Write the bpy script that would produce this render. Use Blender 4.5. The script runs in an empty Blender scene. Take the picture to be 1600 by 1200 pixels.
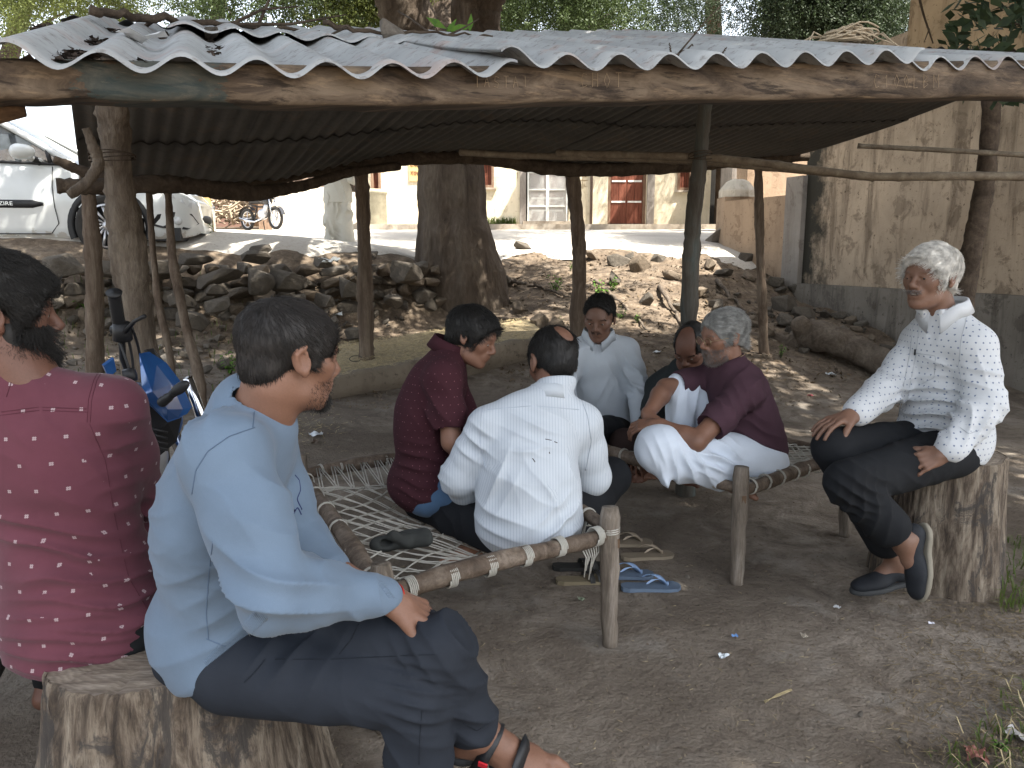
import bpy, bmesh, math, random
import numpy as np
from mathutils import Vector, Matrix, Euler
from mathutils.bvhtree import BVHTree
random.seed(7); rng = np.random.default_rng(7)
C = bpy.context.scene.collection
SC = bpy.context.scene
# ---------------------------------------------------------------- camera, sky, sun, exposure
PITCH = math.radians(9.46); CAMZ = 1.36; F = 1200.0
cam_d = bpy.data.cameras.new('camera'); cam = bpy.data.objects.new('camera', cam_d); C.objects.link(cam)
cam.location = (0, 0, CAMZ); cam.rotation_euler = (math.pi/2 - PITCH, 0, 0)
cam_d.sensor_width = 36; cam_d.lens = 27.0; cam_d.clip_start = 0.05; cam_d.clip_end = 400
SC.camera = cam
SUN_TO = Vector((0.52, -0.36, 1.20)).normalized()
world = bpy.data.worlds.new('World'); SC.world = world; world.use_nodes = True
wn = world.node_tree; wn.nodes.clear()
sky = wn.nodes.new('ShaderNodeTexSky'); sky.sky_type = 'NISHITA'; sky.sun_disc = False
sky.sun_elevation = math.asin(SUN_TO.z); sky.sun_rotation = math.atan2(SUN_TO.x, SUN_TO.y)
sky.air_density = 1.2; sky.dust_density = 3.0; sky.ozone_density = 1.0
bg = wn.nodes.new('ShaderNodeBackground'); bg.inputs[1].default_value = 0.15
wo = wn.nodes.new('ShaderNodeOutputWorld')
hs = wn.nodes.new('ShaderNodeHueSaturation'); hs.inputs['Saturation'].default_value = 0.42
wn.links.new(sky.outputs[0], hs.inputs['Color']); wn.links.new(hs.outputs[0], bg.inputs[0]); wn.links.new(bg.outputs[0], wo.inputs[0])
sun_d = bpy.data.lights.new('sun', 'SUN'); sun_d.energy = 5.0; sun_d.angle = math.radians(0.53); sun_d.color = (1.0, 0.95, 0.86)
sun = bpy.data.objects.new('sun', sun_d); C.objects.link(sun); sun.location = (5, 5, 20)
sun.rotation_euler = SUN_TO.to_track_quat('Z', 'Y').to_euler()
SC.view_settings.view_transform = 'Standard'; SC.view_settings.look = 'None'
SC.view_settings.exposure = 1.95; SC.view_settings.gamma = 1.0; SC.view_settings.use_curve_mapping = False
SC.cycles.max_bounces = 6; SC.cycles.diffuse_bounces = 4; SC.cycles.glossy_bounces = 2
SC.cycles.transmission_bounces = 3; SC.cycles.transparent_max_bounces = 6; SC.cycles.caustics_reflective = False
SC.cycles.sample_clamp_indirect = 4.0

# ---------------------------------------------------------------- helpers
cp, sp_ = math.cos(PITCH), math.sin(PITCH)
def W(px, py, Y):
    """point of the place on the ray through a point of the picture, Y metres ahead"""
    u = (px-800)/F; v = (600-py)/F
    d = np.array([u, cp+v*sp_, -sp_+v*cp])
    return np.array([0, 0, CAMZ]) + d*(Y/d[1])
def WZ(px, py, z):
    u = (px-800)/F; v = (600-py)/F
    d = np.array([u, cp+v*sp_, -sp_+v*cp])
    return np.array([0, 0, CAMZ]) + d*((z-CAMZ)/d[2])
def nrm(v):
    v = np.asarray(v, float); return v/(np.linalg.norm(v)+1e-12)
def lerp(a, b, t): return np.asarray(a, float)*(1-t)+np.asarray(b, float)*t
def sines(p, freq, seed, n=5):
    """smooth band limited noise, about -1..1"""
    r = np.random.default_rng(seed); out = np.zeros(len(p))
    for i in range(n):
        k = r.normal(size=3); k *= freq*(0.6+0.9*r.random())/np.linalg.norm(k)
        k2 = r.normal(size=3)*freq*0.5
        out += np.sin(p@k + r.random()*6.28 + 1.3*np.sin(p@k2 + r.random()*6.28))
    return out/n*1.4

class MB:
    """collects shapes, builds them as one mesh object"""
    def __init__(s): s.v = []; s.f = []; s.n = 0
    def add(s, v, f):
        v = np.asarray(v, float).reshape(-1, 3); s.v.append(v)
        s.f += [tuple(i+s.n for i in q) for q in f]; s.n += len(v); return s
    def box(s, c, half, ax=None, jit=0):
        ax = np.eye(3) if ax is None else np.asarray(ax)
        c = np.asarray(c, float); v = []
        for i in (-1, 1):
            for j in (-1, 1):
                for k in (-1, 1): v.append(c+ax[0]*i*half[0]+ax[1]*j*half[1]+ax[2]*k*half[2])
        v = np.array(v)
        if jit: v += rng.normal(size=v.shape)*jit
        return s.add(v, [(0,1,3,2),(4,6,7,5),(0,4,5,1),(2,3,7,6),(0,2,6,4),(1,5,7,3)])
    def tube(s, pts, rad, n=10, wob=0.0, cap=True, oval=1.0, up=None, seed=None):
        pts = np.asarray(pts, float); m = len(pts)
        rad = np.full(m, rad, float) if np.isscalar(rad) else np.asarray(rad, float)
        T = np.gradient(pts, axis=0); T /= np.linalg.norm(T, axis=1)[:, None]+1e-12
        u = np.array([0, 0, 1.0]) if up is None else np.asarray(up, float)
        if abs(T[0]@u) > 0.95: u = np.array([1.0, 0, 0])
        r = rng if seed is None else np.random.default_rng(seed)
        ph = r.random(4)*6.28; V = []
        N = u-T[0]*(u@T[0]); N /= np.linalg.norm(N)
        for i in range(m):
            N = N-T[i]*(N@T[i]); N /= np.linalg.norm(N); B = np.cross(T[i], N)
            a = np.arange(n)*2*math.pi/n
            rr = rad[i]*(1+wob*(0.6*np.sin(a*2+ph[0]+i*.25)+0.5*np.sin(a*3+ph[1]-i*.4)+0.4*np.sin(i*1.3+ph[2]))+wob*.5*r.normal(size=n))
            V.append(pts[i]+np.outer(np.cos(a)*rr, N)+np.outer(np.sin(a)*rr*oval, B))
        V = np.concatenate(V); Fc = []
        for i in range(m-1):
            for j in range(n):
                k = (j+1) % n; Fc.append((i*n+j, i*n+k, (i+1)*n+k, (i+1)*n+j))
        if cap:
            Fc.append(tuple(range(n))[::-1]); Fc.append(tuple((m-1)*n+j for j in range(n)))
        return s.add(V, Fc)
    def grid(s, P, closed=False):
        P = np.asarray(P, float); a, b = P.shape[:2]; f = []
        for i in range(a-1):
            for j in range(b-1): f.append((i*b+j, i*b+j+1, (i+1)*b+j+1, (i+1)*b+j))
        return s.add(P.reshape(-1, 3), f)
    def build(s, name, mat, parent=None, smooth=False, kind=None, base=None):
        v = np.concatenate(s.v) if s.v else np.zeros((0, 3))
        o = mk(name, v, s.f, mat, parent, smooth, base)
        if kind: o['kind'] = kind
        return o

def wpos(o):
    p = np.zeros(3)
    while o is not None: p = p+np.array(o.location); o = o.parent
    return p
def mk(name, v, f, mat, parent=None, smooth=False, base=None):
    v = np.asarray(v, float)
    me = bpy.data.meshes.new(name)
    off = np.zeros(3)
    if base is not None: off = np.asarray(base, float)
    pl = wpos(parent) if parent is not None else np.zeros(3)
    me.from_pydata((v-off-(pl if base is None else 0)).tolist() if base is None else (v-off).tolist(), [], [tuple(int(i) for i in q) for q in f] if not isinstance(f, np.ndarray) else f.tolist())
    if mat is not None: me.materials.append(mat)
    if smooth: me.polygons.foreach_set('use_smooth', [True]*len(me.polygons))
    o = bpy.data.objects.new(name, me); C.objects.link(o)
    if parent is not None: o.parent = parent
    if base is not None: o.location = tuple(off-pl)
    return o
def tag(o, label=None, cat=None, group=None, kind=None):
    if label: o['label'] = label
    if cat: o['category'] = cat
    if group: o['group'] = group
    if kind: o['kind'] = kind
    return o
def thing(name, label, cat, loc=(0, 0, 0), group=None):
    o = bpy.data.objects.new(name, None); C.objects.link(o); o.location = tuple(float(i) for i in loc)
    o.empty_display_size = 0.1
    return tag(o, label, cat, group)
def inst(src, name, loc, rot=(0, 0, 0), scale=(1, 1, 1), parent=None):
    o = src.copy(); C.objects.link(o); o.name = name
    pl = wpos(parent) if parent is not None else 0
    o.parent = parent; o.location = tuple(np.asarray(loc, float)-pl); o.rotation_euler = rot; o.scale = scale
    return o

# ---------------------------------------------------------------- materials
class NT:
    def __init__(s, name):
        s.m = bpy.data.materials.new(name); s.m.use_nodes = True; s.t = s.m.node_tree
        s.b = s.t.nodes['Principled BSDF']
    def n(s, typ, **kw):
        nd = s.t.nodes.new(typ)
        for k, v in kw.items(): setattr(nd, k, v)
        return nd
    def l(s, a, b): s.t.links.new(a, b)
    def math(s, op, a, b=None, c=None):
        nd = s.n('ShaderNodeMath', operation=op)
        for i, x in enumerate((a, b, c)):
            if x is None: continue
            if hasattr(x, 'is_output'): s.l(x, nd.inputs[i])
            else: nd.inputs[i].default_value = x
        return nd.outputs[0]
    def coord(s, kind='Object', scale=(1, 1, 1), rot=(0, 0, 0)):
        tc = s.n('ShaderNodeTexCoord'); mp = s.n('ShaderNodeMapping')
        mp.inputs['Scale'].default_value = scale; mp.inputs['Rotation'].default_value = rot
        s.l(tc.outputs[kind], mp.inputs[0]); return mp.outputs[0]
    def noise(s, co, scale, detail=5, rough=0.55, dist=0.0):
        nd = s.n('ShaderNodeTexNoise'); nd.inputs['Scale'].default_value = scale; nd.inputs['Detail'].default_value = detail
        nd.inputs['Roughness'].default_value = rough; nd.inputs['Distortion'].default_value = dist
        if co is not None: s.l(co, nd.inputs['Vector'])
        return nd.outputs[0]
    def ramp(s, fac, stops, interp='LINEAR'):
        nd = s.n('ShaderNodeValToRGB'); r = nd.color_ramp; r.interpolation = interp
        while len(r.elements) > 1: r.elements.remove(r.elements[-1])
        r.elements[0].position = stops[0][0]; r.elements[0].color = (*stops[0][1], 1)
        for p, c in stops[1:]:
            e = r.elements.new(p); e.color = (*c, 1)
        s.l(fac, nd.inputs[0]); return nd.outputs[0]
    def mix(s, fac, a, b, mode='MIX'):
        nd = s.n('ShaderNodeMix', data_type='RGBA', blend_type=mode)
        for i, x in ((0, fac), (6, a), (7, b)):
            if hasattr(x, 'is_output'): s.l(x, nd.inputs[i])
            elif i == 0: nd.inputs[0].default_value = x
            else: nd.inputs[i].default_value = (*x, 1)
        return nd.outputs[2]
    def bump(s, h, strength=0.3, dist=0.01, prev=None):
        nd = s.n('ShaderNodeBump'); nd.inputs['Strength'].default_value = strength; nd.inputs['Distance'].default_value = dist
        s.l(h, nd.inputs['Height'])
        if prev is not None: s.l(prev, nd.inputs['Normal'])
        return nd.outputs[0]
    def out(s, col, rough=0.8, normal=None, spec=0.3, metal=0.0):
        if hasattr(col, 'is_output'): s.l(col, s.b.inputs['Base Color'])
        else: s.b.inputs['Base Color'].default_value = (*col, 1)
        if hasattr(rough, 'is_output'): s.l(rough, s.b.inputs['Roughness'])
        else: s.b.inputs['Roughness'].default_value = rough
        s.b.inputs['Specular IOR Level'].default_value = spec; s.b.inputs['Metallic'].default_value = metal
        if normal is not None: s.l(normal, s.b.inputs['Normal'])
        return s.m
def g3(c, k): return tuple(min(1, x*k) for x in c)
def simple(name, col, rough=0.7, spec=0.3, metal=0, var=0.25, scale=6, bump=0.2, bscale=60, stretch=(1, 1, 1), bd=0.003):
    """two scales of tone plus fine relief"""
    t = NT(name); co = t.coord('Object', stretch)
    a = t.noise(co, scale, 6, 0.6, 0.3); c = t.ramp(a, [(0.28, g3(col, 1-var)), (0.5, col), (0.72, g3(col, 1+var))])
    b = t.noise(co, bscale, 4)
    return t.out(c, rough, t.bump(b, bump, bd) if bump else None, spec, metal)
def wood(name, dark, mid, light, stretch, scale=5, rough=0.85, bump=0.6, crack=True, bd=0.006):
    t = NT(name); co = t.coord('Object', stretch)
    a = t.noise(co, scale, 8, 0.65, 0.6); c = t.ramp(a, [(0.3, dark), (0.48, mid), (0.68, light)])
    b = t.noise(co, scale*5, 6, 0.7); c2 = t.mix(t.ramp(b, [(0.35, (0, 0, 0)), (0.65, (1, 1, 1))]), g3(dark, .7), c)
    c3 = t.mix(0.45, c, c2)
    big = t.noise(t.coord('Object'), 3, 3); c3 = t.mix(t.ramp(big, [(0.4, (0, 0, 0)), (0.7, (.35, .35, .35))]), c3, g3(mid, .55))
    n = t.bump(b, bump, bd); n = t.bump(a, bump, bd*2, n)
    return t.out(c3, rough, n, 0.2)
# ---------------------------------------------------------------- implicit surface engine (bodies and clothes)
def basis(z, x=None):
    z = nrm(z); x = np.array([1.0, 0, 0]) if x is None else np.asarray(x, float)
    if abs(nrm(x)@z) > 0.97: x = np.array([0, 1.0, 0.1])
    x = nrm(x-z*(x@z)); return np.array([x, np.cross(z, x), z])     # rows are axes
class SDF:
    def __init__(s): s.p = []
    def cone(s, a, b, ra, rb, k=0.02, op='+', flat=None):
        s.p.append(('c', np.asarray(a, float), np.asarray(b, float), ra, rb, k, op, flat)); return s
    def chain(s, pts, rad, k=0.02, op='+'):
        for i in range(len(pts)-1): s.cone(pts[i], pts[i+1], rad[i], rad[i+1], k, op)
        return s
    def ell(s, c, r, ax=None, k=0.02, op='+'):
        s.p.append(('e', np.asarray(c, float), np.asarray(r, float), np.eye(3) if ax is None else np.asarray(ax, float), 0, k, op, None)); return s
    def plane(s, c, n, k=0.004):
        """keep the side opposite to n"""
        s.p.append(('p', np.asarray(c, float), nrm(n), 0, 0, k, '&', None)); return s
def sd(pr, P):
    if pr[0] == 'c':
        a, b, ra, rb = pr[1:5]; ba = b-a; L2 = float(ba@ba)+1e-12
        pa = P-a.astype(P.dtype)
        t = np.clip((pa@ba.astype(P.dtype))/L2, 0, 1)
        if pr[7] is not None:      # oval section: squeeze along an axis
            ax, sq = pr[7]; q = pa-t[..., None]*ba.astype(P.dtype)
            c = q@np.asarray(ax, P.dtype); d2 = (q*q).sum(-1)+c*c*(1/sq**2-1)
            return (np.sqrt(np.maximum(d2, 1e-12))-(ra+(rb-ra)*t))*min(1.0, sq*1.15)
        q = pa-t[..., None]*ba.astype(P.dtype)
        return np.sqrt((q*q).sum(-1))-(ra+(rb-ra)*t)
    if pr[0] == 'e':
        c, r, ax = pr[1:4]; q = (P-c.astype(P.dtype))@ax.T.astype(P.dtype)
        qr = q/r.astype(P.dtype); k0 = np.sqrt((qr*qr).sum(-1)); k1 = np.sqrt(((qr/r.astype(P.dtype))**2).sum(-1))
        return k0*(k0-1)/np.maximum(k1, 1e-6)
    c, n = pr[1], pr[2]
    return (P-c.astype(P.dtype))@n.astype(P.dtype)
def polymesh(S, h):
    """sparse surface nets"""
    lo = np.full(3, 1e9); hi = -lo
    for p in S.p:
        if p[6] != '+': continue
        if p[0] == 'c':
            r = max(p[3], p[4]); lo = np.minimum(lo, np.minimum(p[1], p[2])-r); hi = np.maximum(hi, np.maximum(p[1], p[2])+r)
        else:
            r = max(p[2]); lo = np.minimum(lo, p[1]-r); hi = np.maximum(hi, p[1]+r)
    lo -= 3*h; hi += 3*h; B = 8*h; nb = np.ceil((hi-lo)/B).astype(int)
    g = np.stack(np.meshgrid(*[np.arange(n) for n in nb], indexing='ij'), -1).reshape(-1, 3)
    cen = (lo+(g+0.5)*B).astype(np.float32); R = B*0.87
    D = [sd(p, cen) for p in S.p]
    dmin = np.full(len(cen), 1e3)
    for p, d in zip(S.p, D):
        if p[6] == '+': dmin = np.minimum(dmin, d)
    kmax = max(p[5] for p in S.p)
    act = (dmin < R*1.3+kmax*0.3)
    # blocks deep inside
    act &= dmin > -(R*3.0+kmax)
    for p, d in zip(S.p, D):
        if p[6] == '&': act &= d < R*1.3+0.01
    ids = np.nonzero(act)[0]; gb = g[ids]; n = len(ids)
    o = np.stack(np.meshgrid(*[np.arange(9)]*3, indexing='ij'), -1).reshape(-1, 3)
    P = (lo+(gb[:, None, :]*8+o[None])*h).astype(np.float32)
    val = np.full(P.shape[:2], 1e3, np.float32)
    for p, d in zip(S.p, D):
        d = d[ids]; k = p[5]
        if p[6] == '+': sel = np.nonzero(d < dmin[ids]+2.6*R+2*k)[0]
        elif p[6] == '-': sel = np.nonzero(d < R*1.4+k)[0]
        else: sel = np.nonzero(d > -R*1.4-k)[0]
        if not len(sel): continue
        v = sd(p, P[sel]); a = val[sel]
        if p[6] == '+':
            hh = np.maximum(k-np.abs(a-v), 0)/k; val[sel] = np.minimum(a, v)-hh*hh*k*0.25
        else:
            w = -v if p[6] == '-' else v
            hh = np.maximum(k-np.abs(a-w), 0)/k; val[sel] = np.maximum(a, w)+hh*hh*k*0.25
    V8 = val.reshape(n, 9, 9, 9); corners = []
    offs = [(i, j, k) for i in (0, 1) for j in (0, 1) for k in (0, 1)]
    for (i, j, k) in offs: corners.append(V8[:, i:i+8, j:j+8, k:k+8])
    cv = np.stack(corners, -1).reshape(-1, 8)
    neg = (cv < 0).sum(1); m = np.nonzero((neg > 0) & (neg < 8))[0]
    cv = cv[m]; blk = m//512; loc = m % 512
    cell = gb[blk]*8+np.stack([loc//64, (loc//8) % 8, loc % 8], -1)
    N = (nb*8+8).astype(np.int64); cid = (cell[:, 0].astype(np.int64)*N[1]+cell[:, 1])*N[2]+cell[:, 2]
    od = np.argsort(cid); cid = cid[od]; cell = cell[od]; cv = cv[od]
    of = np.array(offs, float); acc = np.zeros((len(cv), 3)); cnt = np.zeros(len(cv))
    for a in range(8):
        for b in range(a+1, 8):
            if np.abs(of[a]-of[b]).sum() != 1: continue
            va, vb = cv[:, a], cv[:, b]; x = (va < 0) != (vb < 0)
            t = np.where(x, va/(va-vb+1e-20), 0); acc += np.where(x[:, None], of[a]+(of[b]-of[a])*t[:, None], 0); cnt += x
    vert = lo+(cell+acc/cnt[:, None])*h
    quads = []
    def look(c):
        i = (c[:, 0].astype(np.int64)*N[1]+c[:, 1])*N[2]+c[:, 2]
        s = np.searchsorted(cid, i); s = np.minimum(s, len(cid)-1); return np.where(cid[s] == i, s, -1)
    for ax, far in ((0, 4), (1, 2), (2, 1)):
        x = (cv[:, 0] < 0) != (cv[:, far] < 0); idx = np.nonzero(x)[0]; c = cell[idx]
        e1 = np.zeros(3, int); e2 = np.zeros(3, int); e1[(ax+1) % 3] = 1; e2[(ax+2) % 3] = 1
        q = np.stack([idx, look(c-e1), look(c-e1-e2), look(c-e2)], -1)
        ok = (q >= 0).all(1); q = q[ok]; ins = cv[idx[ok], 0] < 0
        q[~ins] = q[~ins][:, ::-1]; quads.append(q)
    return vert, np.concatenate(quads)
def vnormals(v, q):
    n = np.cross(v[q[:, 2]]-v[q[:, 0]], v[q[:, 3]]-v[q[:, 1]]); o = np.zeros_like(v)
    for i in range(4): np.add.at(o, q[:, i], n)
    return o/(np.linalg.norm(o, axis=1)[:, None]+1e-12)
def relax(v, q, it=1, f=0.5):
    for _ in range(it):
        s = np.zeros_like(v); c = np.zeros(len(v))
        for i in range(4):
            a, b = q[:, i], q[:, (i+1) % 4]
            np.add.at(s, a, v[b]); np.add.at(c, a, 1)
            np.add.at(s, b, v[a]); np.add.at(c, b, 1)
        v = v+(s/np.maximum(c, 1)[:, None]-v)*f
    return v
def folds(v, n, lst, seed=1, base=0.0, bfreq=25):
    """cloth relief: each fold bundle = (centre, reach, direction across the folds, wavelength, depth)"""
    d = np.zeros(len(v))
    for i, (c, r, dr, wl, am) in enumerate(lst):
        q = v-np.asarray(c); e = np.exp(-(q*q).sum(1)/(r*r))
        w = sines(v, 9, seed*31+i, 3)*1.1+sines(v, 25, seed*57+i, 3)*0.35
        s = np.sin(6.2832*(q@nrm(dr))/wl+w*2.2)
        # sharp creases between soft rolls
        s = 1.1-2.0*np.abs(np.sin(3.1416*(q@nrm(dr))/(wl*1.15)+w*2.0))**.7
        d += e*am*1.5*s*np.clip(.5+.9*sines(v, 10, seed*77+i, 3), 0, 1.3)
    if base:
        g1 = sines(v*np.array([1, 1, .55]), bfreq*.8, seed+900, 4); g2 = sines(v*np.array([.6, 1, 1.2]), bfreq*1.5, seed+903, 4)
        d += base*((.55-np.abs(g1))*1.9+(.5-np.abs(g2))*.9)*(0.35+0.9*np.abs(sines(v, 7, seed+901, 3)))
    return v+n*d[:, None]
def onmesh(v, q):
    bt = BVHTree.FromPolygons(v.tolist(), q.tolist())
    def f(px, py, off=.0008):
        d = Vector(W(px, py, 1.0)-np.array([0, 0, CAMZ])).normalized(); h = bt.ray_cast(Vector((0, 0, CAMZ)), d)
        if h[0] is None: return None
        n = h[1] if h[1].dot(d) < 0 else -h[1]
        return np.array(h[0])+np.array(n)*off
    return f
def draw(f, pts, name, mat, par, r=.0014, n=14, off=.0004, dash=None):
    P = []
    for a, b in zip(pts[:-1], pts[1:]):
        for t in np.linspace(0, 1, n, endpoint=False): P.append(f(a[0]+(b[0]-a[0])*t, a[1]+(b[1]-a[1])*t, off))
    P.append(f(*pts[-1], off)); P = [p for p in P if p is not None]
    if len(P) < 4: return None
    P = np.array(P)
    for _ in range(2): P[1:-1] = (P[:-2]+P[2:]+2*P[1:-1])/4
    return MB().tube(P, r, 5).build(name, mat, par, True)
def box_uv(me, v, q):
    n = vnormals(v, q); fn = n[q].mean(1); ax = np.abs(fn).argmax(1)
    P = v[q]; uv = np.zeros((len(q), 4, 2))
    for a, (i, j) in enumerate(((1, 2), (0, 2), (0, 1))):
        s = ax == a; uv[s, :, 0] = P[s][:, :, i]; uv[s, :, 1] = P[s][:, :, j]
    l = me.uv_layers.new(name='UVMap'); l.data.foreach_set('uv', uv.reshape(-1).astype(np.float32))
def fast_mesh(name, v, q, mat, parent=None, smooth=True, uv=False):
    me = bpy.data.meshes.new(name); off = wpos(parent) if parent is not None else np.zeros(3)
    k = q.shape[1]
    me.vertices.add(len(v)); me.vertices.foreach_set('co', (v-off).astype(np.float32).reshape(-1))
    me.loops.add(len(q)*k); me.loops.foreach_set('vertex_index', q.reshape(-1).astype(np.int32))
    me.polygons.add(len(q)); me.polygons.foreach_set('loop_start', (np.arange(len(q))*k).astype(np.int32))
    me.update(calc_edges=True)
    me.polygons.foreach_set('use_smooth', np.full(len(q), smooth))
    if uv: box_uv(me, v, q)
    me.materials.append(mat); me.validate()
    o = bpy.data.objects.new(name, me); C.objects.link(o)
    if parent is not None: o.parent = parent
    return o
def surf(name, S, h, mat, parent, fl=None, seed=1, base=0.0, bfreq=25, rel=1, uv=False):
    v, q = polymesh(S, h)
    if rel: v = relax(v, q, rel, 0.5)
    if fl or base:
        v = folds(v, vnormals(v, q), fl or [], seed, base, bfreq)
    o = fast_mesh(name, v, q, mat, parent, True, uv)
    return o, v, q

def strands(name, P, D, mat, parent, npts=5, rad=0.0006, taper=True):
    """P (n, npts, 3) strand points as hair curves"""
    n = len(P); hc = bpy.data.hair_curves.new(name); hc.add_curves([npts]*n)
    off = wpos(parent)
    hc.attributes['position'].data.foreach_set('vector', (P-off).astype(np.float32).reshape(-1))
    ra = hc.attributes.get('radius') or hc.attributes.new('radius', 'FLOAT', 'POINT')
    r = np.tile(np.linspace(1, 0.35 if taper else 1, npts)*rad, n).astype(np.float32); ra.data.foreach_set('value', r)
    hc.materials.append(mat); o = bpy.data.objects.new(name, hc); C.objects.link(o); o.parent = parent
    return o

# ---------------------------------------------------------------- people
def skin_mat(name, col, var=0.16, rough=0.55):
    t = NT(name); co = t.coord()
    a = t.noise(co, 9, 5, .6); c = t.ramp(a, [(0.3, g3(col, 1-var)), (0.7, (col[0]*(1+var), col[1]*(1+var*.8), col[2]*(1+var*.7)))])
    b = t.noise(co, 260, 3); c = t.mix(t.ramp(b, [(0.35, (.18, .18, .18)), (0.6, (0, 0, 0))]), c, g3(col, .55))
    t.b.inputs['Subsurface Weight'].default_value = 0.0
    return t.out(c, rough, t.bump(b, 0.25, 0.0015), 0.4)
def cloth_mat(name, col, var=0.10, rough=0.9, pattern=None, weave=500, bump=0.15, extra=None):
    t = NT(name); co = t.coord()
    a = t.noise(co, 7, 5, .6); c = t.ramp(a, [(0.3, g3(col, 1-var)), (0.7, g3(col, 1+var))])
    uvn = t.n('ShaderNodeUVMap'); sp = t.n('ShaderNodeSeparateXYZ'); t.l(uvn.outputs[0], sp.inputs[0]); U, V = sp.outputs[0], sp.outputs[1]
    if pattern:
        kind, pc, step, r = pattern
        if kind == 'stripe':
            s = t.math('ABSOLUTE', t.math('SUBTRACT', t.math('FRACT', t.math('DIVIDE', U, step)), 0.5))
            m = t.math('LESS_THAN', s, r)
        else:
            # staggered rows
            vv = t.math('DIVIDE', V, step); row = t.math('FLOOR', vv)
            jit = 0.5
            uu = t.math('ADD', t.math('DIVIDE', U, step), t.math('MULTIPLY', t.math('MODULO', row, 2.0), jit))
            fx = t.math('ABSOLUTE', t.math('SUBTRACT', t.math('FRACT', uu), 0.5)); fy = t.math('ABSOLUTE', t.math('SUBTRACT', t.math('FRACT', vv), 0.5))
            if kind == 'motif':
                fx = t.math('ABSOLUTE', t.math('SUBTRACT', fx, r*0.8)); fy = t.math('ABSOLUTE', t.math('SUBTRACT', fy, r*0.8))
                d = t.math('SQRT', t.math('ADD', t.math('MULTIPLY', fx, fx), t.math('MULTIPLY', fy, fy)))
                m = t.math('MULTIPLY', t.math('LESS_THAN', d, r*0.85), t.math('GREATER_THAN', d, r*0.12))
            else:
                d = t.math('SQRT', t.math('ADD', t.math('MULTIPLY', fx, fx), t.math('MULTIPLY', fy, fy))); m = t.math('LESS_THAN', d, r)
        c = t.mix(m, c, pc)
    w = t.noise(co, weave, 2); w2 = t.noise(co, 60, 4)
    c = t.mix(t.ramp(w, [(0.4, (.10, .10, .10)), (0.6, (0, 0, 0))]), c, g3(col, .6))
    n = t.bump(w, bump, 0.001); n = t.bump(w2, 0.25, 0.002, n)
    t.b.inputs['Sheen Weight'].default_value = 0.10 if max(col) > .1 else 0.0; t.b.inputs['Sheen Roughness'].default_value = 0.5
    return t.out(c, rough, n, 0.15)
def hair_mat(name, col, rough=0.62):
    t = NT(name); a = t.noise(t.coord(), 40, 3); c = t.ramp(a, [(0.3, g3(col, .6)), (0.7, g3(col, 1.5))])
    return t.out(c, rough, None, 0.4)
M_EYE = simple('eye_white', (.30, .27, .24), .25, .5, var=.05, bump=0)
M_IRIS = simple('eye_iris', (.02, .012, .008), .15, .6, var=.1, bump=0)
M_LIP = {}

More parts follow.
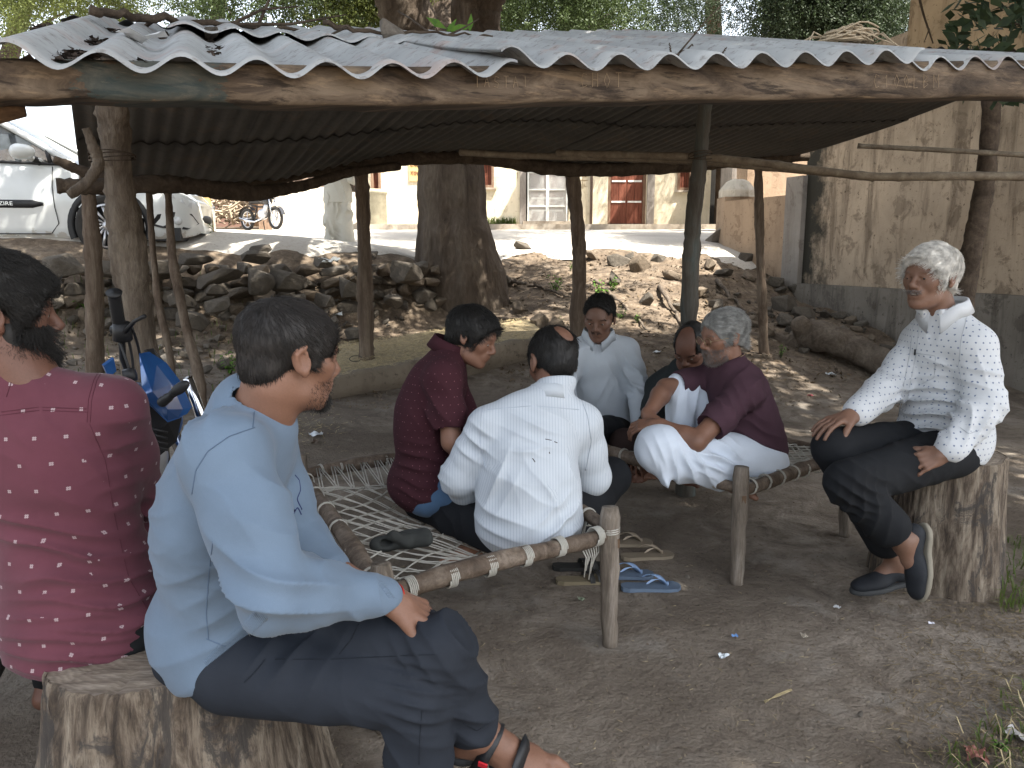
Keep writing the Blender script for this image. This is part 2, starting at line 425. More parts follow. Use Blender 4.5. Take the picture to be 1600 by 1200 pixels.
def head_prims(S, c, A, s=1.0, k=0.018, smile=0.0, bald_long=0, jaw=1.0, ears=True, full=True):
    """c centre between the ears, A rows = right, forward, up"""
    def T(p): return c+(np.array(p, float)*s)@A
    def E(p, r, k_=k, op='+', tilt=None):
        ax = A if tilt is None else tilt@A
        S.ell(T(p), np.array(r)*s, ax, k_*s, op)
    def Cn(a, b, ra, rb, k_=k, op='+'): S.cone(T(a), T(b), ra*s, rb*s, k_*s, op)
    E((0, -.018, .042), (.074, .094, .080)); E((0, .020, .030), (.066, .076, .070))
    E((0, .030, -.025), (.057, .060, .078)); E((0, .040, -.070), (.047*jaw, .046, .034))
    Cn((-.036*jaw, .020, -.068), (-.012, .072, -.086), .020, .018); Cn((.036*jaw, .020, -.068), (.012, .072, -.086), .020, .018)
    if not full: return T
    Cn((-.032, .078, .028), (.032, .078, .028), .013, .013, .014); 
    for sx in (-1, 1):
        E((sx*.036, .060, -.012), (.026, .026, .026)); E((sx*.050, .040, -.002), (.02, .03, .016))
        E((sx*.031, .094, .008), (.017, .013, .011), .012, '-')
        E((sx*.031, .078, .008), (.0135, .0125, .0125), .004)
        Cn((sx*.017, .0905, .0145), (sx*.045, .0805, .0160), .0042, .0040, .005); Cn((sx*.018, .088, -.0025), (sx*.044, .0795, -.0015), .0032, .0030, .005)       # upper lid fold
        E((sx*.012, .100, -.024), (.0085, .010, .0075), .007)
        E((sx*.0075, .104, -.031), (.0035, .005, .004), .003, '-')
    Cn((0, .086, .022), (0, .112, -.016), .0075, .0105, .010)
    E((0, .107, -.022), (.0105, .010, .008), .006)
    E((0, .086, -.048), (.030, .016, .024), .014)
    Cn((-.020, .090, -.049), (0, .1005, -.0455), .004, .0065, .005); Cn((.020, .090, -.049), (0, .1005, -.0455), .004, .0065, .005)
    Cn((-.017, .089, -.056), (.017, .089, -.056), .0055, .0055, .006); E((0, .095, -.057), (.013, .008, .0065), .006)
    Cn((-.024, .093, -.0515), (.024, .093, -.0515), .0018, .0018, .003, '-')
    Cn((0, .106, -.0515), (0, .100, -.0515), .0014, .0014, .004, '-')
    E((0, .082, -.087), (.018, .014, .015), .012)
    if smile: E((0, .099, -.0515), (.016, .010, .0045), .003, '-')
    if ears:
        for sx in (-1, 1):
            ct, st = math.cos(.32), math.sin(.32)
            tl = np.array([[1, 0, 0], [0, ct, st], [0, -st, ct]])@np.array([[.94, -.34*sx, 0], [.34*sx, .94, 0], [0, 0, 1]])
            E((sx*.077, -.010, .004), (.0075, .019, .032), .006, '+', tl)
            E((sx*.0835, -.006, .006), (.0055, .0115, .021), .004, '-', tl)
            Cn((sx*.081, -.024, .016), (sx*.079, -.004, .034), .0042, .0040, .004); Cn((sx*.081, -.024, .016), (sx*.078, -.014, -.016), .0042, .004, .004)
            E((sx*.077, .003, -.022), (.005, .008, .010), .005); E((sx*.077, .008, -.002), (.005, .005, .007), .004)
    return T
def headframe(fwd, up=(0, 0, 1)):
    f = nrm(fwd); u = np.asarray(up, float); r = nrm(np.cross(f, u)); u = np.cross(r, f)
    return np.array([r, f, u])
def hand(S, wrist, dr, back, side, curl=(.3, .5, .4), s=1.0, spread=.16, thumb=.5, k=0.006, fcurl=None):
    """dr fingers direction, back = direction the back of the hand faces, side +1: thumb towards cross(dr, back)"""
    d = nrm(dr); b = nrm(np.asarray(back, float)-d*(np.asarray(back, float)@d)); x = np.cross(d, b)*side
    w = np.asarray(wrist, float)
    P = lambda a, l, n: w+(x*a+d*l+b*n)*s
    fx = (.031, .0105, -.0105, -.030)
    S.ell(P(.002, .046, 0), np.array((.039, .046, .0145))*s, np.array([x, d, b]), .014*s)
    S.cone(P(0, -.01, 0), P(0, .03, 0), .024*s, .026*s, .016*s)
    for i, a in enumerate(fx): S.cone(P(a*.6, .03, 0), P(a, .086, .003), .0120*s, .0098*s, .007*s)
    S.cone(P(.018, .018, -.006), P(.040, .050, -.010), .017*s, .0125*s, .012*s)
    L = ((.040, .024, .020), (.045, .028, .021), (.041, .026, .020), (.032, .020, .018))
    for i in range(4):
        ang = 0; p = P(fx[i], .086, .002); fd = nrm(d+x*(fx[i]/.03)*spread); r = (.0088, .0090, .0086, .0077)[i]
        cu = curl if fcurl is None else fcurl[i]
        for j in range(3):
            ang += cu[j]; q = p+(fd*math.cos(ang)-b*math.sin(ang))*L[i][j]*s
            S.cone(p, q, r*s*(1-.08*j), r*s*(1-.08*(j+1)), k*.6*s); p = q
    p = P(.040, .048, -.010); ang = thumb
    for j, l in enumerate((.034, .028)):
        dd = nrm(d*math.cos(ang*.6)+x*(.75-.5*thumb)-b*math.sin(ang)*.8); q = p+dd*l*s; S.cone(p, q, (.0118-.001*j)*s, (.0108-.002*j)*s, k*s); p = q; ang += .35
def foot(S, ankle, toe, up=(0, 0, 1), side=1, s=1.0, toes=True):
    """side +1: big toe on the cross(dir, up) side"""
    a = np.asarray(ankle, float); d = nrm(toe); u = np.asarray(up, float); u = nrm(u-d*(u@d)); x = np.cross(d, u)*side
    P = lambda l, w, h: a+(d*l+x*w+u*h)*s
    ax = np.array([x, d, u])
    S.ell(P(-.035, 0, -.045), np.array((.032, .036, .034))*s, ax, .03*s)
    S.cone(P(0, 0, -.01), P(.06, .004, -.035), .034*s, .030*s, .03*s)
    S.cone(P(-.02, 0, -.055), P(.11, .010, -.062), .026*s, .022*s, .03*s)
    S.ell(P(.105, .004, -.060), np.array((.046, .045, .020))*s, ax, .02*s)
    if toes:
        for i, (w, l, r) in enumerate(((.030, .052, .0135), (.010, .050, .0095), (-.006, .044, .0088), (-.021, .036, .0082), (-.034, .026, .0078))):
            b0 = P(.125-.006*i, w*.9, -.062); m = P(.125-.006*i+l*.6, w, -.060); e = P(.125-.006*i+l, w, -.068)
            S.cone(b0, m, r*1.05*s, r*s, .006*s); S.cone(m, e, r*s, r*.95*s, .004*s)
def shoe(S, ankle, toe, up=(0, 0, 1), s=1.0):
    a = np.asarray(ankle, float); d = nrm(toe); u = np.asarray(up, float); u = nrm(u-d*(u@d)); x = np.cross(d, u)
    P = lambda l, w, h: a+(d*l+x*w+u*h)*s
    ax = np.array([x, d, u])
    S.ell(P(-.032, 0, -.045), np.array((.038, .044, .045))*s, ax, .03*s)
    S.cone(P(.02, 0, -.04), P(.10, 0, -.062), .038*s, .030*s, .03*s)
    S.ell(P(.11, 0, -.066), np.array((.048, .075, .030))*s, ax, .02*s)
    S.ell(P(.17, 0, -.070), np.array((.036, .035, .022))*s, ax, .02*s)
    S.plane(P(0, 0, -.088), -u, .004)
    S.ell(P(-.012, 0, .012), np.array((.030, .042, .034))*s, ax, .008*s, '-')
def sole(S, ankle, toe, up=(0, 0, 1), s=1.0):
    a = np.asarray(ankle, float); d = nrm(toe); u = np.asarray(up, float); u = nrm(u-d*(u@d)); x = np.cross(d, u)
    P = lambda l, w, h: a+(d*l+x*w+u*h)*s
    ax = np.array([x, d, u])
    S.ell(P(-.03, 0, -.086), np.array((.040, .050, .04))*s, ax, .02*s); S.ell(P(.11, 0, -.086), np.array((.050, .098, .04))*s, ax, .03*s)
    S.cone(P(-.02, 0, -.086), P(.10, 0, -.086), .034*s, .04*s, .02*s)
    S.plane(P(0, 0, -.096), -u, .002); S.plane(P(0, 0, -.076), u, .002)
def torso(S, J, g=0.0, k=0.05, hips=True, belly=0.0, dep=1.0):
    """J: pelvis, chest, neck, sl, sr, hl, hr"""
    z = nrm(J['chest']-J['pelvis']); z2 = nrm(J['neck']-J['chest'])
    xp = J['hr']-J['hl']; xc = J['sr']-J['sl']
    B0 = basis(z, xp); B1 = basis(nrm(z+z2), xc); B2 = basis(z2, xc)
    s = J.get('s', 1.0)
    S.ell(J['pelvis'], np.array((.165+g, .125*dep+g, .115+g))*s, B0, k)
    mid = lerp(J['pelvis'], J['chest'], .5)
    S.ell(mid, np.array((.148+g, .110*dep+g+belly, .16+g))*s, basis(z, xp+xc), k)
    S.ell(J['chest'], np.array((.162+g, .112*dep+g, .165+g))*s, B1, k)
    S.ell(lerp(J['chest'], J['neck'], .55), np.array((.150+g, .095*dep+g, .10+g))*s, B2, k)
    sh = lerp(J['sl'], J['sr'], .5)
    S.cone(J['sl'], lerp(J['sl'], J['neck'], .8), (.056+g)*s, (.050+g)*s, k); S.cone(J['sr'], lerp(J['sr'], J['neck'], .8), (.056+g)*s, (.050+g)*s, k)
def arm(S, sh, el, wr, g=0.0, k=0.03, s=1.0, r=(.054, .043, .040, .027)):
    S.cone(sh, lerp(sh, el, .5), (r[0]+g)*s, (r[0]*.9+g)*s, k); S.cone(lerp(sh, el, .5), el, (r[0]*.9+g)*s, (r[1]+g)*s, k)
    m = lerp(el, wr, .3); S.cone(el, m, (r[1]+g)*s, (r[2]+.003+g)*s, k*.7); S.cone(m, wr, (r[2]+.002+g)*s, (r[3]+g)*s, k*.7)
def leg(S, hp, kn, an, g=0.0, k=0.03, s=1.0, r=(.085, .060, .054, .036)):
    m = lerp(hp, kn, .5); S.cone(hp, m, (r[0]+g)*s, (r[0]*.88+g)*s, k*1.4); S.cone(m, kn, (r[0]*.88+g)*s, (r[1]+g)*s, k)
    c = lerp(kn, an, .35); S.cone(kn, c, (r[1]+g)*s, (r[2]+.002+g)*s, k*.7); S.cone(c, an, (r[2]+.002+g)*s, (r[3]+g)*s, k*.7)
def eyes(c, A, s, root, look=(0, 1, -.1), closed=False):
    for sx in (-1, 1):
        e = c+(np.array((sx*.031, .0785, .0070))*s)@A
        m = MB(); uvs(m, e, .0122*s, 10, 8); o = m.build('eye', M_EYE, root, True)
        l = nrm(np.array(look))@A; m = MB(); uvs(m, e+l*.0064*s, .0067*s, 10, 6); m.build('iris', M_IRIS, o, True)
def uvs(m, c, r, n=10, k=7, ax=None, sc=(1, 1, 1)):
    ax = np.eye(3) if ax is None else np.asarray(ax); V = []
    for i in range(k+1):
        th = math.pi*i/k
        for j in range(n):
            a = 2*math.pi*j/n; p = np.array((math.sin(th)*math.cos(a)*sc[0], math.sin(th)*math.sin(a)*sc[1], math.cos(th)*sc[2]))*r
            V.append(np.asarray(c)+p@ax)
    Fc = [(i*n+j, (i+1)*n+j, (i+1)*n+(j+1) % n, i*n+(j+1) % n) for i in range(k) for j in range(n)]
    m.add(V, Fc)
def whorl(l, wp=(.01, -.055, .105), fwd=0.0, side=0.0):
    d = l-np.array(wp); d = nrm2(d); d[:, 1] += fwd; d[:, 0] += side*(l[:, 2] > .04); return d
def hair_cap(c, A, s, root, mat, style='short', g=0.008, n=5000, L=0.03, comb=(0, .3, -1), h=0.005, seed=1, rad=.0006, lift=.25, name='hair', strand_from=None, bumps=.002, mess=.14):
    """style: list of ('-', centre, radii) cuts in head space; shell plus strands"""
    T = lambda p: c+(np.array(p, float)*s)@A
    S = SDF(); S.ell(T((0, -.018, .042)), np.array((.074+g, .094+g, .080+g))*s, A, .01); S.ell(T((0, .020, .034)), np.array((.066+g, .074+g, .072+g))*s, A, .02)
    S.ell(T((0, -.055, -.02)), np.array((.056+g*.5, .045+g*.6, .05))*s, A, .02)
    for sx in (-1, 1): S.ell(T((sx*.066, .024, .012)), np.array((.012, .012, .024))*s, A, .012)
    cuts = style if isinstance(style, list) else [('-', (0, .125, -.035), (.12, .085, .115)), ('-', (0, .05, -.085), (.08, .075, .07)), ('-', (-.085, .0, -.005), (.02, .017, .03)), ('-', (.085, .0, -.005), (.02, .017, .03))]
    for cu in cuts:
        if cu[0] == '-': S.ell(T(cu[1]), np.array(cu[2])*s, A, .006*s, '-')
        else: S.plane(T(cu[1]), np.array(cu[2])@A, .01)
    v, q = polymesh(S, h); nn = vnormals(v, q)
    v = v+nn*(sines(v, 90, seed, 6)*bumps)[:, None]
    o = fast_mesh(name, v, q, mat, root)
    # strands
    r = np.random.default_rng(seed); loc = ((v-c)/s)@A.T
    dout = ((nn*nrm2(v-T((0, -.005, .02)))).sum(1) > -.15) & (loc[:, 2] > -.075)
    idx = np.nonzero(dout)[0]; idx = r.choice(idx, n)
    P0 = v[idx]-nn[idx]*.003+r.normal(size=(n, 3))*h*.35; N0 = nn[idx]; l0 = loc[idx]
    cd = comb(l0) if callable(comb) else np.tile(np.array(comb, float), (n, 1))
    cd = cd@A; cd = cd+r.normal(size=cd.shape)*mess
    Tn = cd-N0*(cd*N0).sum(1)[:, None]; Tn /= np.linalg.norm(Tn, axis=1)[:, None]+1e-9
    Ln = L*s*(0.6+.7*r.random(n)); pts = [P0]; d = nrm2(Tn+N0*lift*(0.5+r.random(n))[:, None])
    for i in range(4):
        P0 = P0+d*(Ln/4)[:, None]; pts.append(P0)
        d = nrm2(d+Tn*.30-N0*lift*.42+np.array([0, 0, -.03])+r.normal(size=d.shape)*mess*.3)
    so = strands(name+'_strands', np.stack(pts, 1), None, mat, o, 5, rad)
    so.location = (0, 0, 0)
    return o
def nrm2(a): return a/(np.linalg.norm(a, axis=1)[:, None]+1e-9)
# ---------------------------------------------------------------- terrain
WL0, WL1 = W(40, 430, 7.35)[:2], W(668, 430, 9.3)[:2]          # foot line of the dry stone wall
wd = nrm(WL1-WL0); wn_ = np.array([-wd[1], wd[0]])
ctl = []
for x in (-6, -4, -2, 0, 2, 4, 7):
    for y in (-8, -3, 0, 1.5, 3, 3.9): ctl.append((x, y, 0.0))
for a in [(100, 600, 5.6), (250, 600, 6.0), (330, 620, 6.0), (500, 640, 5.6), (500, 690, 4.9), (820, 600, 6.8), (900, 540, 7.8), (850, 450, 10.3), (950, 500, 8.8), (1000, 600, 7.0), (1100, 500, 9.0), (1100, 392, 12.0),
          (900, 386, 12.5), (1180, 480, 10), (1250, 475, 10.8), (1300, 560, 8.2), (1500, 600, 7.5), (1200, 650, 6.2), (1600, 610, 7.4), (1030, 425, 11.0), (960, 445, 10.4), (1180, 400, 12.2), (1400, 700, 5.3), (780, 465, 10.4), (1120, 440, 10.6), (800, 392, 12.2)]:
    ctl.append(tuple(W(*a)))
for t in np.linspace(-.25, 1.0, 8):
    p = WL0+(WL1-WL0)*t; b = p-wn_*.05; c = p+wn_*.45; d = p-wn_*.7
    ctl.append((b[0], b[1], .62)); ctl.append((c[0], c[1], 1.28)); ctl.append((d[0], d[1], .46))
for x in (-16, -10, -6, -3, 0, 3, 8):
    for y in (11.5, 13, 16, 20, 24): 
        if not (y < 13 and x > -1): ctl.append((x, y, 1.34+max(0, (y-9))*.062))
for x in (-60, -30, 0, 30, 60):
    for y in (-40, -20): ctl.append((x, y, 0.0))
    for y in (34, 60, 100): ctl.append((x, y, 2.4))
for y in (0, 4): ctl += [(-12, y, 0.1), (12, y, .05)]
for y in (7.5, 9): ctl += [(-11, y, 1.30)]
ctl += [(6.5, 7.5, .15), (7, 10, .9), (9, 12, 1.4)]
ctl = np.array(ctl)
def rbf_fit(c):
    n = len(c); Dm = np.linalg.norm(c[:, None, :2]-c[None, :, :2], axis=2)
    A_ = np.zeros((n+3, n+3)); A_[:n, :n] = Dm+np.eye(n)*.02; A_[:n, n] = 1; A_[:n, n+1:] = c[:, :2]; A_[n:, :n] = A_[:n, n:].T
    return np.linalg.solve(A_, np.concatenate([c[:, 2], np.zeros(3)]))
RW = rbf_fit(ctl)
def terr(x, y):
    x = np.asarray(x, float); y = np.asarray(y, float); sh = x.shape; P = np.stack([x.ravel(), y.ravel()], 1); out = np.zeros(len(P))
    for i in range(0, len(P), 20000):
        q = P[i:i+20000]; Dm = np.sqrt(((q[:, None]-ctl[None, :, :2])**2).sum(2)); out[i:i+20000] = Dm@RW[:-3]+RW[-3]+q@RW[-2:]
    return out.reshape(sh)
def tz(x, y): return float(terr(np.array([x]), np.array([y]))[0])
xs = np.concatenate([np.linspace(-90, -9, 14), np.arange(-8.5, -3.6, .16), np.arange(-3.5, 5.5, .045), np.arange(5.6, 9, .2), np.linspace(10, 90, 14)])
ys = np.concatenate([np.linspace(-50, -2, 10), np.arange(-1.5, .7, .15), np.arange(.75, 5.5, .035), np.arange(5.55, 13.5, .06), np.arange(13.7, 22, .35), np.linspace(24, 120, 14)])
GX, GY = np.meshgrid(xs, ys, indexing='ij'); GZ = terr(GX, GY)
P2 = np.stack([GX.ravel(), GY.ravel(), np.zeros(GX.size)], 1)
rough = np.clip((GY-4.2)/3, 0.15, 1)*np.clip((13.0-GY)/1.5, 0, 1)*np.clip((GX+9)/2, 0, 1)
mound = np.clip((GX+.3)/1.2, 0, 1)*np.clip((GY-7.6)/1.5, 0, 1)*np.clip((12.6-GY)/.8, 0, 1)
GZ = GZ+(sines(P2, 3.0, 1).reshape(GX.shape)*.016+sines(P2, 11, 2, 7).reshape(GX.shape)*.010+sines(P2, 38, 3, 9).reshape(GX.shape)*.0045)*(rough+mound*3.2)
GZ += (sines(P2, 6, 5, 7)*.004+np.minimum(sines(P2, 16, 15, 6), .1)*.006+sines(P2, 45, 16, 6)*.0018).reshape(GX.shape)*np.clip(GY, 0, 1)
def ground_mat():
    t = NT('packed_dirt'); co = t.coord()
    a = t.noise(co, .9, 6, .65, .4); c = t.ramp(a, [(0.32, (.098, .078, .060)), (0.5, (.205, .172, .138)), (0.66, (.31, .27, .225))])
    d = t.noise(co, 4.5, 8, .7, .8); c = t.mix(t.ramp(d, [(0.42, (0, 0, 0)), (0.62, (1, 1, 1))]), c, (.135, .110, .087))
    e = t.noise(co, 2.2, 5, .6); c = t.mix(t.ramp(e, [(0.55, (0, 0, 0)), (0.72, (.7, .7, .7))]), c, (.30, .275, .24))
    f = t.noise(co, 45, 5, .7); c = t.mix(t.ramp(f, [(0.30, (.55, .55, .55)), (0.45, (0, 0, 0))]), c, (.035, .027, .021)); c = t.mix(t.ramp(f, [(0.64, (0, 0, 0)), (0.74, (.5, .5, .5))]), c, (.24, .215, .18))
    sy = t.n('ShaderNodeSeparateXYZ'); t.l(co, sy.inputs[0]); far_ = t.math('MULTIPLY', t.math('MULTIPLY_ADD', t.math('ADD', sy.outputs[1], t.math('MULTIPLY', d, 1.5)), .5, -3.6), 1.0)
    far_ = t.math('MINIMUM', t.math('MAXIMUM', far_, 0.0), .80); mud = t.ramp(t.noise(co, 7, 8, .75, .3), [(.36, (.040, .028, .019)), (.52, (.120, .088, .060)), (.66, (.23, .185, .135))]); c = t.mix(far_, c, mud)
    v = t.n('ShaderNodeTexVoronoi'); v.inputs['Scale'].default_value = 70; t.l(co, v.inputs['Vector'])
    n = t.bump(f, .5, .012); n = t.bump(d, .7, .03, n); n = t.bump(v.outputs[0], .35, .006, n); n = t.bump(t.noise(co, 14, 6, .7), .6, .02, n)
    return t.out(c, .95, n, .15)
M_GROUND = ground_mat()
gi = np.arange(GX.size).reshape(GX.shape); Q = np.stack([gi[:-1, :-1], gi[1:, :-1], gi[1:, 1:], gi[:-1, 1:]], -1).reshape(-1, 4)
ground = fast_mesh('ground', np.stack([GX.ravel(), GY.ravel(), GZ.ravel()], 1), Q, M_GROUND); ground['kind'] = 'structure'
from mathutils.bvhtree import BVHTree
GB = BVHTree.FromPolygons(np.stack([GX.ravel(), GY.ravel(), GZ.ravel()], 1).tolist(), Q.tolist())
def gz(x, y):
    h = GB.ray_cast(Vector((x, y, 20)), Vector((0, 0, -1)))
    return h[0].z if h[0] is not None else 0.0
# sunlit dusty road beyond the wall
t = NT('dusty_concrete'); co = t.coord(); a = t.noise(co, .8, 6, .6); c = t.ramp(a, [(0.3, (.36, .33, .29)), (0.7, (.50, .47, .42))]); b = t.noise(co, 30, 5, .7); c = t.mix(t.ramp(b, [(.35, (.4, .4, .4)), (.5, (0, 0, 0))]), c, (.2, .17, .14))
M_ROAD = t.out(c, .9, t.bump(b, .3, .01), .2)
rx = np.arange(-16, 6.01, .25); ry = np.arange(0, 1.001, .04)
R = []
for x in rx:
    y0 = max(WL0[1]+(x-WL0[0])*wd[1]/wd[0]+.52, 7.9) if x < -1.2 else 11.6+.35*math.sin(x*1.3)+.15*math.sin(x*5)+max(0, x-2.6)*.5
    for k in ry:
        y = y0+(18.9-y0)*k; R.append((x, y, 0))
R = np.array(R); R[:, 2] = terr(R[:, 0], R[:, 1])+.03
R[:, 2] -= (np.arange(len(R)) % len(ry) == 0)*.06
m = MB(); m.grid(R.reshape(len(rx), len(ry), 3)); o = m.build('road', M_ROAD, smooth=True); o['kind'] = 'structure'

# ---------------------------------------------------------------- stone kit
def stone_mat(name, col, v=.3, moss=False):
    t = NT(name); co = t.coord('Object'); oi = t.n('ShaderNodeObjectInfo')
    ad = t.n('ShaderNodeVectorMath', operation='ADD'); t.l(co, ad.inputs[0]); t.l(oi.outputs['Location'], ad.inputs[1]); co = ad.outputs[0]
    a = t.noise(co, 5, 6, .65, .3); c = t.ramp(a, [(0.3, g3(col, 1-v)), (0.7, g3(col, 1+v))])
    r = t.math('MULTIPLY', oi.outputs['Random'], .55); c = t.mix(r, c, g3(col, .55))
    b = t.noise(co, 38, 6, .7); c = t.mix(t.ramp(b, [(.35, (.5, .5, .5)), (.5, (0, 0, 0))]), c, g3(col, .5))
    return t.out(c, .92, t.bump(b, .6, .012, t.bump(a, .6, .03)), .2)
M_STONE = stone_mat('basalt_rubble', (.125, .108, .088)); M_STONE2 = stone_mat('brown_fieldstone', (.17, .135, .10)); M_STONE3 = stone_mat('pale_dusty_stone', (.24, .21, .175))
ROCKS = []
def rock_mesh(seed, mat, npt=15, flat=.8):
    r = np.random.default_rng(seed); bm = bmesh.new()
    p = r.normal(size=(npt, 3)); p /= np.linalg.norm(p, axis=1)[:, None]; p *= (.78+.3*r.random(npt))[:, None]
    p = np.sign(p)*np.abs(p)**.72; p *= np.array([1, .85, flat])
    for q in p: bm.verts.new(q)
    ret = bmesh.ops.convex_hull(bm, input=bm.verts)
    loose = [v for v in bm.verts if not v.link_faces]
    for v in loose: bm.verts.remove(v)
    bmesh.ops.bevel(bm, geom=list(bm.edges), offset=.07, segments=1, affect='EDGES', clamp_overlap=True)
    me = bpy.data.meshes.new('stone'); bm.to_mesh(me); bm.free(); me.materials.append(mat)
    return me
for i in range(8): ROCKS.append(rock_mesh(100+i, M_STONE))
for i in range(5): ROCKS.append(rock_mesh(200+i, M_STONE2))
for i in range(4): ROCKS.append(rock_mesh(300+i, M_STONE3))
def rock(name, loc, size, parent=None, kind=None, rot=None, tilt=.35):
    me = ROCKS[rng.integers(0, 13) if kind is None else kind]
    o = bpy.data.objects.new(name, me); C.objects.link(o); o.parent = parent
    pl = wpos(parent) if parent is not None else 0
    o.location = tuple(np.asarray(loc, float)-pl); o.scale = tuple(np.asarray(size, float)*.5)
    o.rotation_euler = rot if rot is not None else (rng.normal()*tilt, rng.normal()*tilt, rng.random()*6.28)
    return o
def rubble_mesh(name, pts, sizes, mat, parent=None):
    """many small loose stones as one mesh"""
    V = []; Fs = []; n = 0
    base = [np.array([v.co[:] for v in ROCKS[k].vertices]) for k in range(8)]; 
    hull = []
    for k in range(8):
        bm = bmesh.new(); r = np.random.default_rng(400+k); p = r.normal(size=(9, 3)); p /= np.linalg.norm(p, axis=1)[:, None]; p *= np.array([1, .8, .65])
        for q in p: bm.verts.new(q)
        bmesh.ops.convex_hull(bm, input=bm.verts); bm.verts.ensure_lookup_table(); bm.verts.index_update()
        hull.append((np.array([v.co[:] for v in bm.verts]), [tuple(v.index for v in f.verts) for f in bm.faces])); bm.free()
    for p, s in zip(pts, sizes):
        hv, hf = hull[rng.integers(0, 8)]; e = Euler(rng.random(3)*6.28).to_matrix(); q = hv@np.array(e).T*s*.5+p
        V.append(q); Fs += [tuple(i+n for i in f) for f in hf]; n += len(q)
    o = mk(name, np.concatenate(V), Fs, mat, parent); return o
def ground_pt(px, py):
    """where the ray through a picture point meets the ground"""
    u = (px-800)/F; v = (600-py)/F; d = Vector((u, cp+v*sp_, -sp_+v*cp)); h = GB.ray_cast(Vector((0, 0, CAMZ)), d)
    return np.array(h[0]) if h[0] is not None else None

# ---- the dry stone retaining wall: courses of stones, each its own part
wb = thing('stone_wall', 'rough dry stone retaining wall of loose basalt blocks below the road', 'stone wall', (*((WL0+WL1)/2), .5))
Lw = np.linalg.norm(WL1-WL0); z = .50; row = 0; cnt_ = 0
while z < 1.27:
    h = .14+.07*rng.random(); s = -.9+.1*rng.random()
    while s < Lw+.3 and cnt_ < 230:
        w = (.16+.26*rng.random()**1.5); p = WL0+wd*(s+w/2)+wn_*(.10+.10*(z-.5)+rng.normal()*.035)
        rock('stone', (p[0], p[1], z+h/2+rng.normal()*.015), (w*1.12, .34, h*(1.1+.25*rng.random())), wb, rot=(rng.normal()*.10, rng.normal()*.12, math.atan2(wd[1], wd[0])+rng.normal()*.14)); cnt_ += 1
        s += w*.93
    z += h*.9; row += 1
for (px, py, w, h, Y) in [(103, 414, 68, 42, 7.3), (178, 420, 50, 36, 7.5), (248, 418, 60, 34, 7.7), (344, 436, 70, 34, 7.75), (402, 440, 52, 52, 7.9), (440, 438, 70, 46, 8.05), (330, 452, 48, 26, 7.7), (342, 478, 42, 38, 7.6), (395, 402, 46, 26, 8.0), (408, 390, 30, 22, 8.1), (300, 405, 60, 22, 7.9), (540, 450, 48, 44, 8.5),
                          (630, 425, 60, 46, 9.0), (580, 400, 26, 22, 8.9), (612, 470, 30, 26, 8.9), (300, 500, 46, 40, 7.2), (500, 410, 36, 22, 8.4), (560, 520, 40, 26, 8.2), (460, 470, 44, 30, 8.0), (150, 455, 40, 22, 7.3), (70, 470, 40, 30, 7.0), (60, 440, 50, 34, 7.2), (505, 470, 30, 30, 8.2), (285, 470, 40, 30, 7.5)]:
    p = W(px, py, Y); rock('stone', p, (w*Y/1050, .30, h*Y/1050), wb, kind=int(rng.integers(0, 8)), rot=(rng.normal()*.1, rng.normal()*.12, rng.normal()*.2+.4))
# ---- loose rubble at the foot of the wall and by the tree
rub = thing('rubble_heap', 'heap of loose broken stones at the foot of the dry stone wall', 'rubble', tuple(W(260, 560, 6.6)))
k = 0
for _ in range(900):
    px, py = rng.uniform(55, 640), rng.uniform(440, 640)
    if py > 470+(640-470)*max(0, 1-(px-55)/500) + 40: continue
    p = ground_pt(px, py)
    if p is None or p[1] > 9: continue
    s = .05+.13*rng.random()**2
    rock('stone', p+np.array([0, 0, s*.2]), (s*1.2, s, s*.8), rub, kind=int(rng.choice([0, 1, 2, 3, 4, 5, 6, 7, 13, 14, 15]))); k += 1
    if k >= 215: break
rub2 = thing('rubble_heap', 'broken stones scattered under the plaster wall beside the fallen log', 'rubble', tuple(W(1300, 500, 9.0)), None)
k = 0
for _ in range(2500):
    px, py = rng.uniform(1120, 1440), rng.uniform(455, 610)
    if abs(py-(470+(px-1180)*.36)) > 38+rng.random()*20: continue
    p = ground_pt(px, py)
    if p is None: continue
    s = .05+.14*rng.random()**2.2; rock('stone', p+np.array([0, 0, s*.2]), (s*1.3, s, s*.8), rub2); k += 1
    if k >= 130: break
for (px, py, w, h) in [(1222, 468, 46, 46), (1165, 402, 26, 20), (1212, 440, 30, 22), (1240, 452, 24, 14), (1200, 520, 30, 18), (1255, 490, 36, 26), (1225, 500, 30, 24)]:
    p = ground_pt(px, py+h*.4); rock('stone', p+np.array([0, 0, .08]), (w*p[1]/1100, .25, h*p[1]/1100), rub2)
rub3 = thing('rubble_heap', 'scattered stones on the bare earth mound beside the big tree', 'rubble', tuple(W(980, 430, 10.6)))
for (px, py, w, h) in [(968, 403, 40, 30), (1000, 408, 36, 34), (1030, 400, 30, 20), (960, 432, 38, 26), (1110, 412, 36, 20), (1185, 405, 26, 24), (818, 385, 30, 14), (790, 432, 22, 30), (845, 498, 34, 44), (870, 505, 30, 30), (810, 480, 26, 20), (1050, 430, 30, 16), (1095, 455, 30, 20), (1130, 425, 36, 16), (1010, 470, 28, 16), (985, 400, 20, 16), (1170, 432, 30, 14), (1120, 480, 26, 14), (1060, 480, 22, 16), (925, 400, 26, 12), (690, 470, 30, 20), (735, 478, 34, 20), (770, 470, 24, 18)]:
    p = ground_pt(px, py+h*.4)
    if p is not None: rock('stone', p+np.array([0, 0, .05]), (w*p[1]/1100, .22, h*p[1]/1000), rub3, tilt=.5)
k = 0
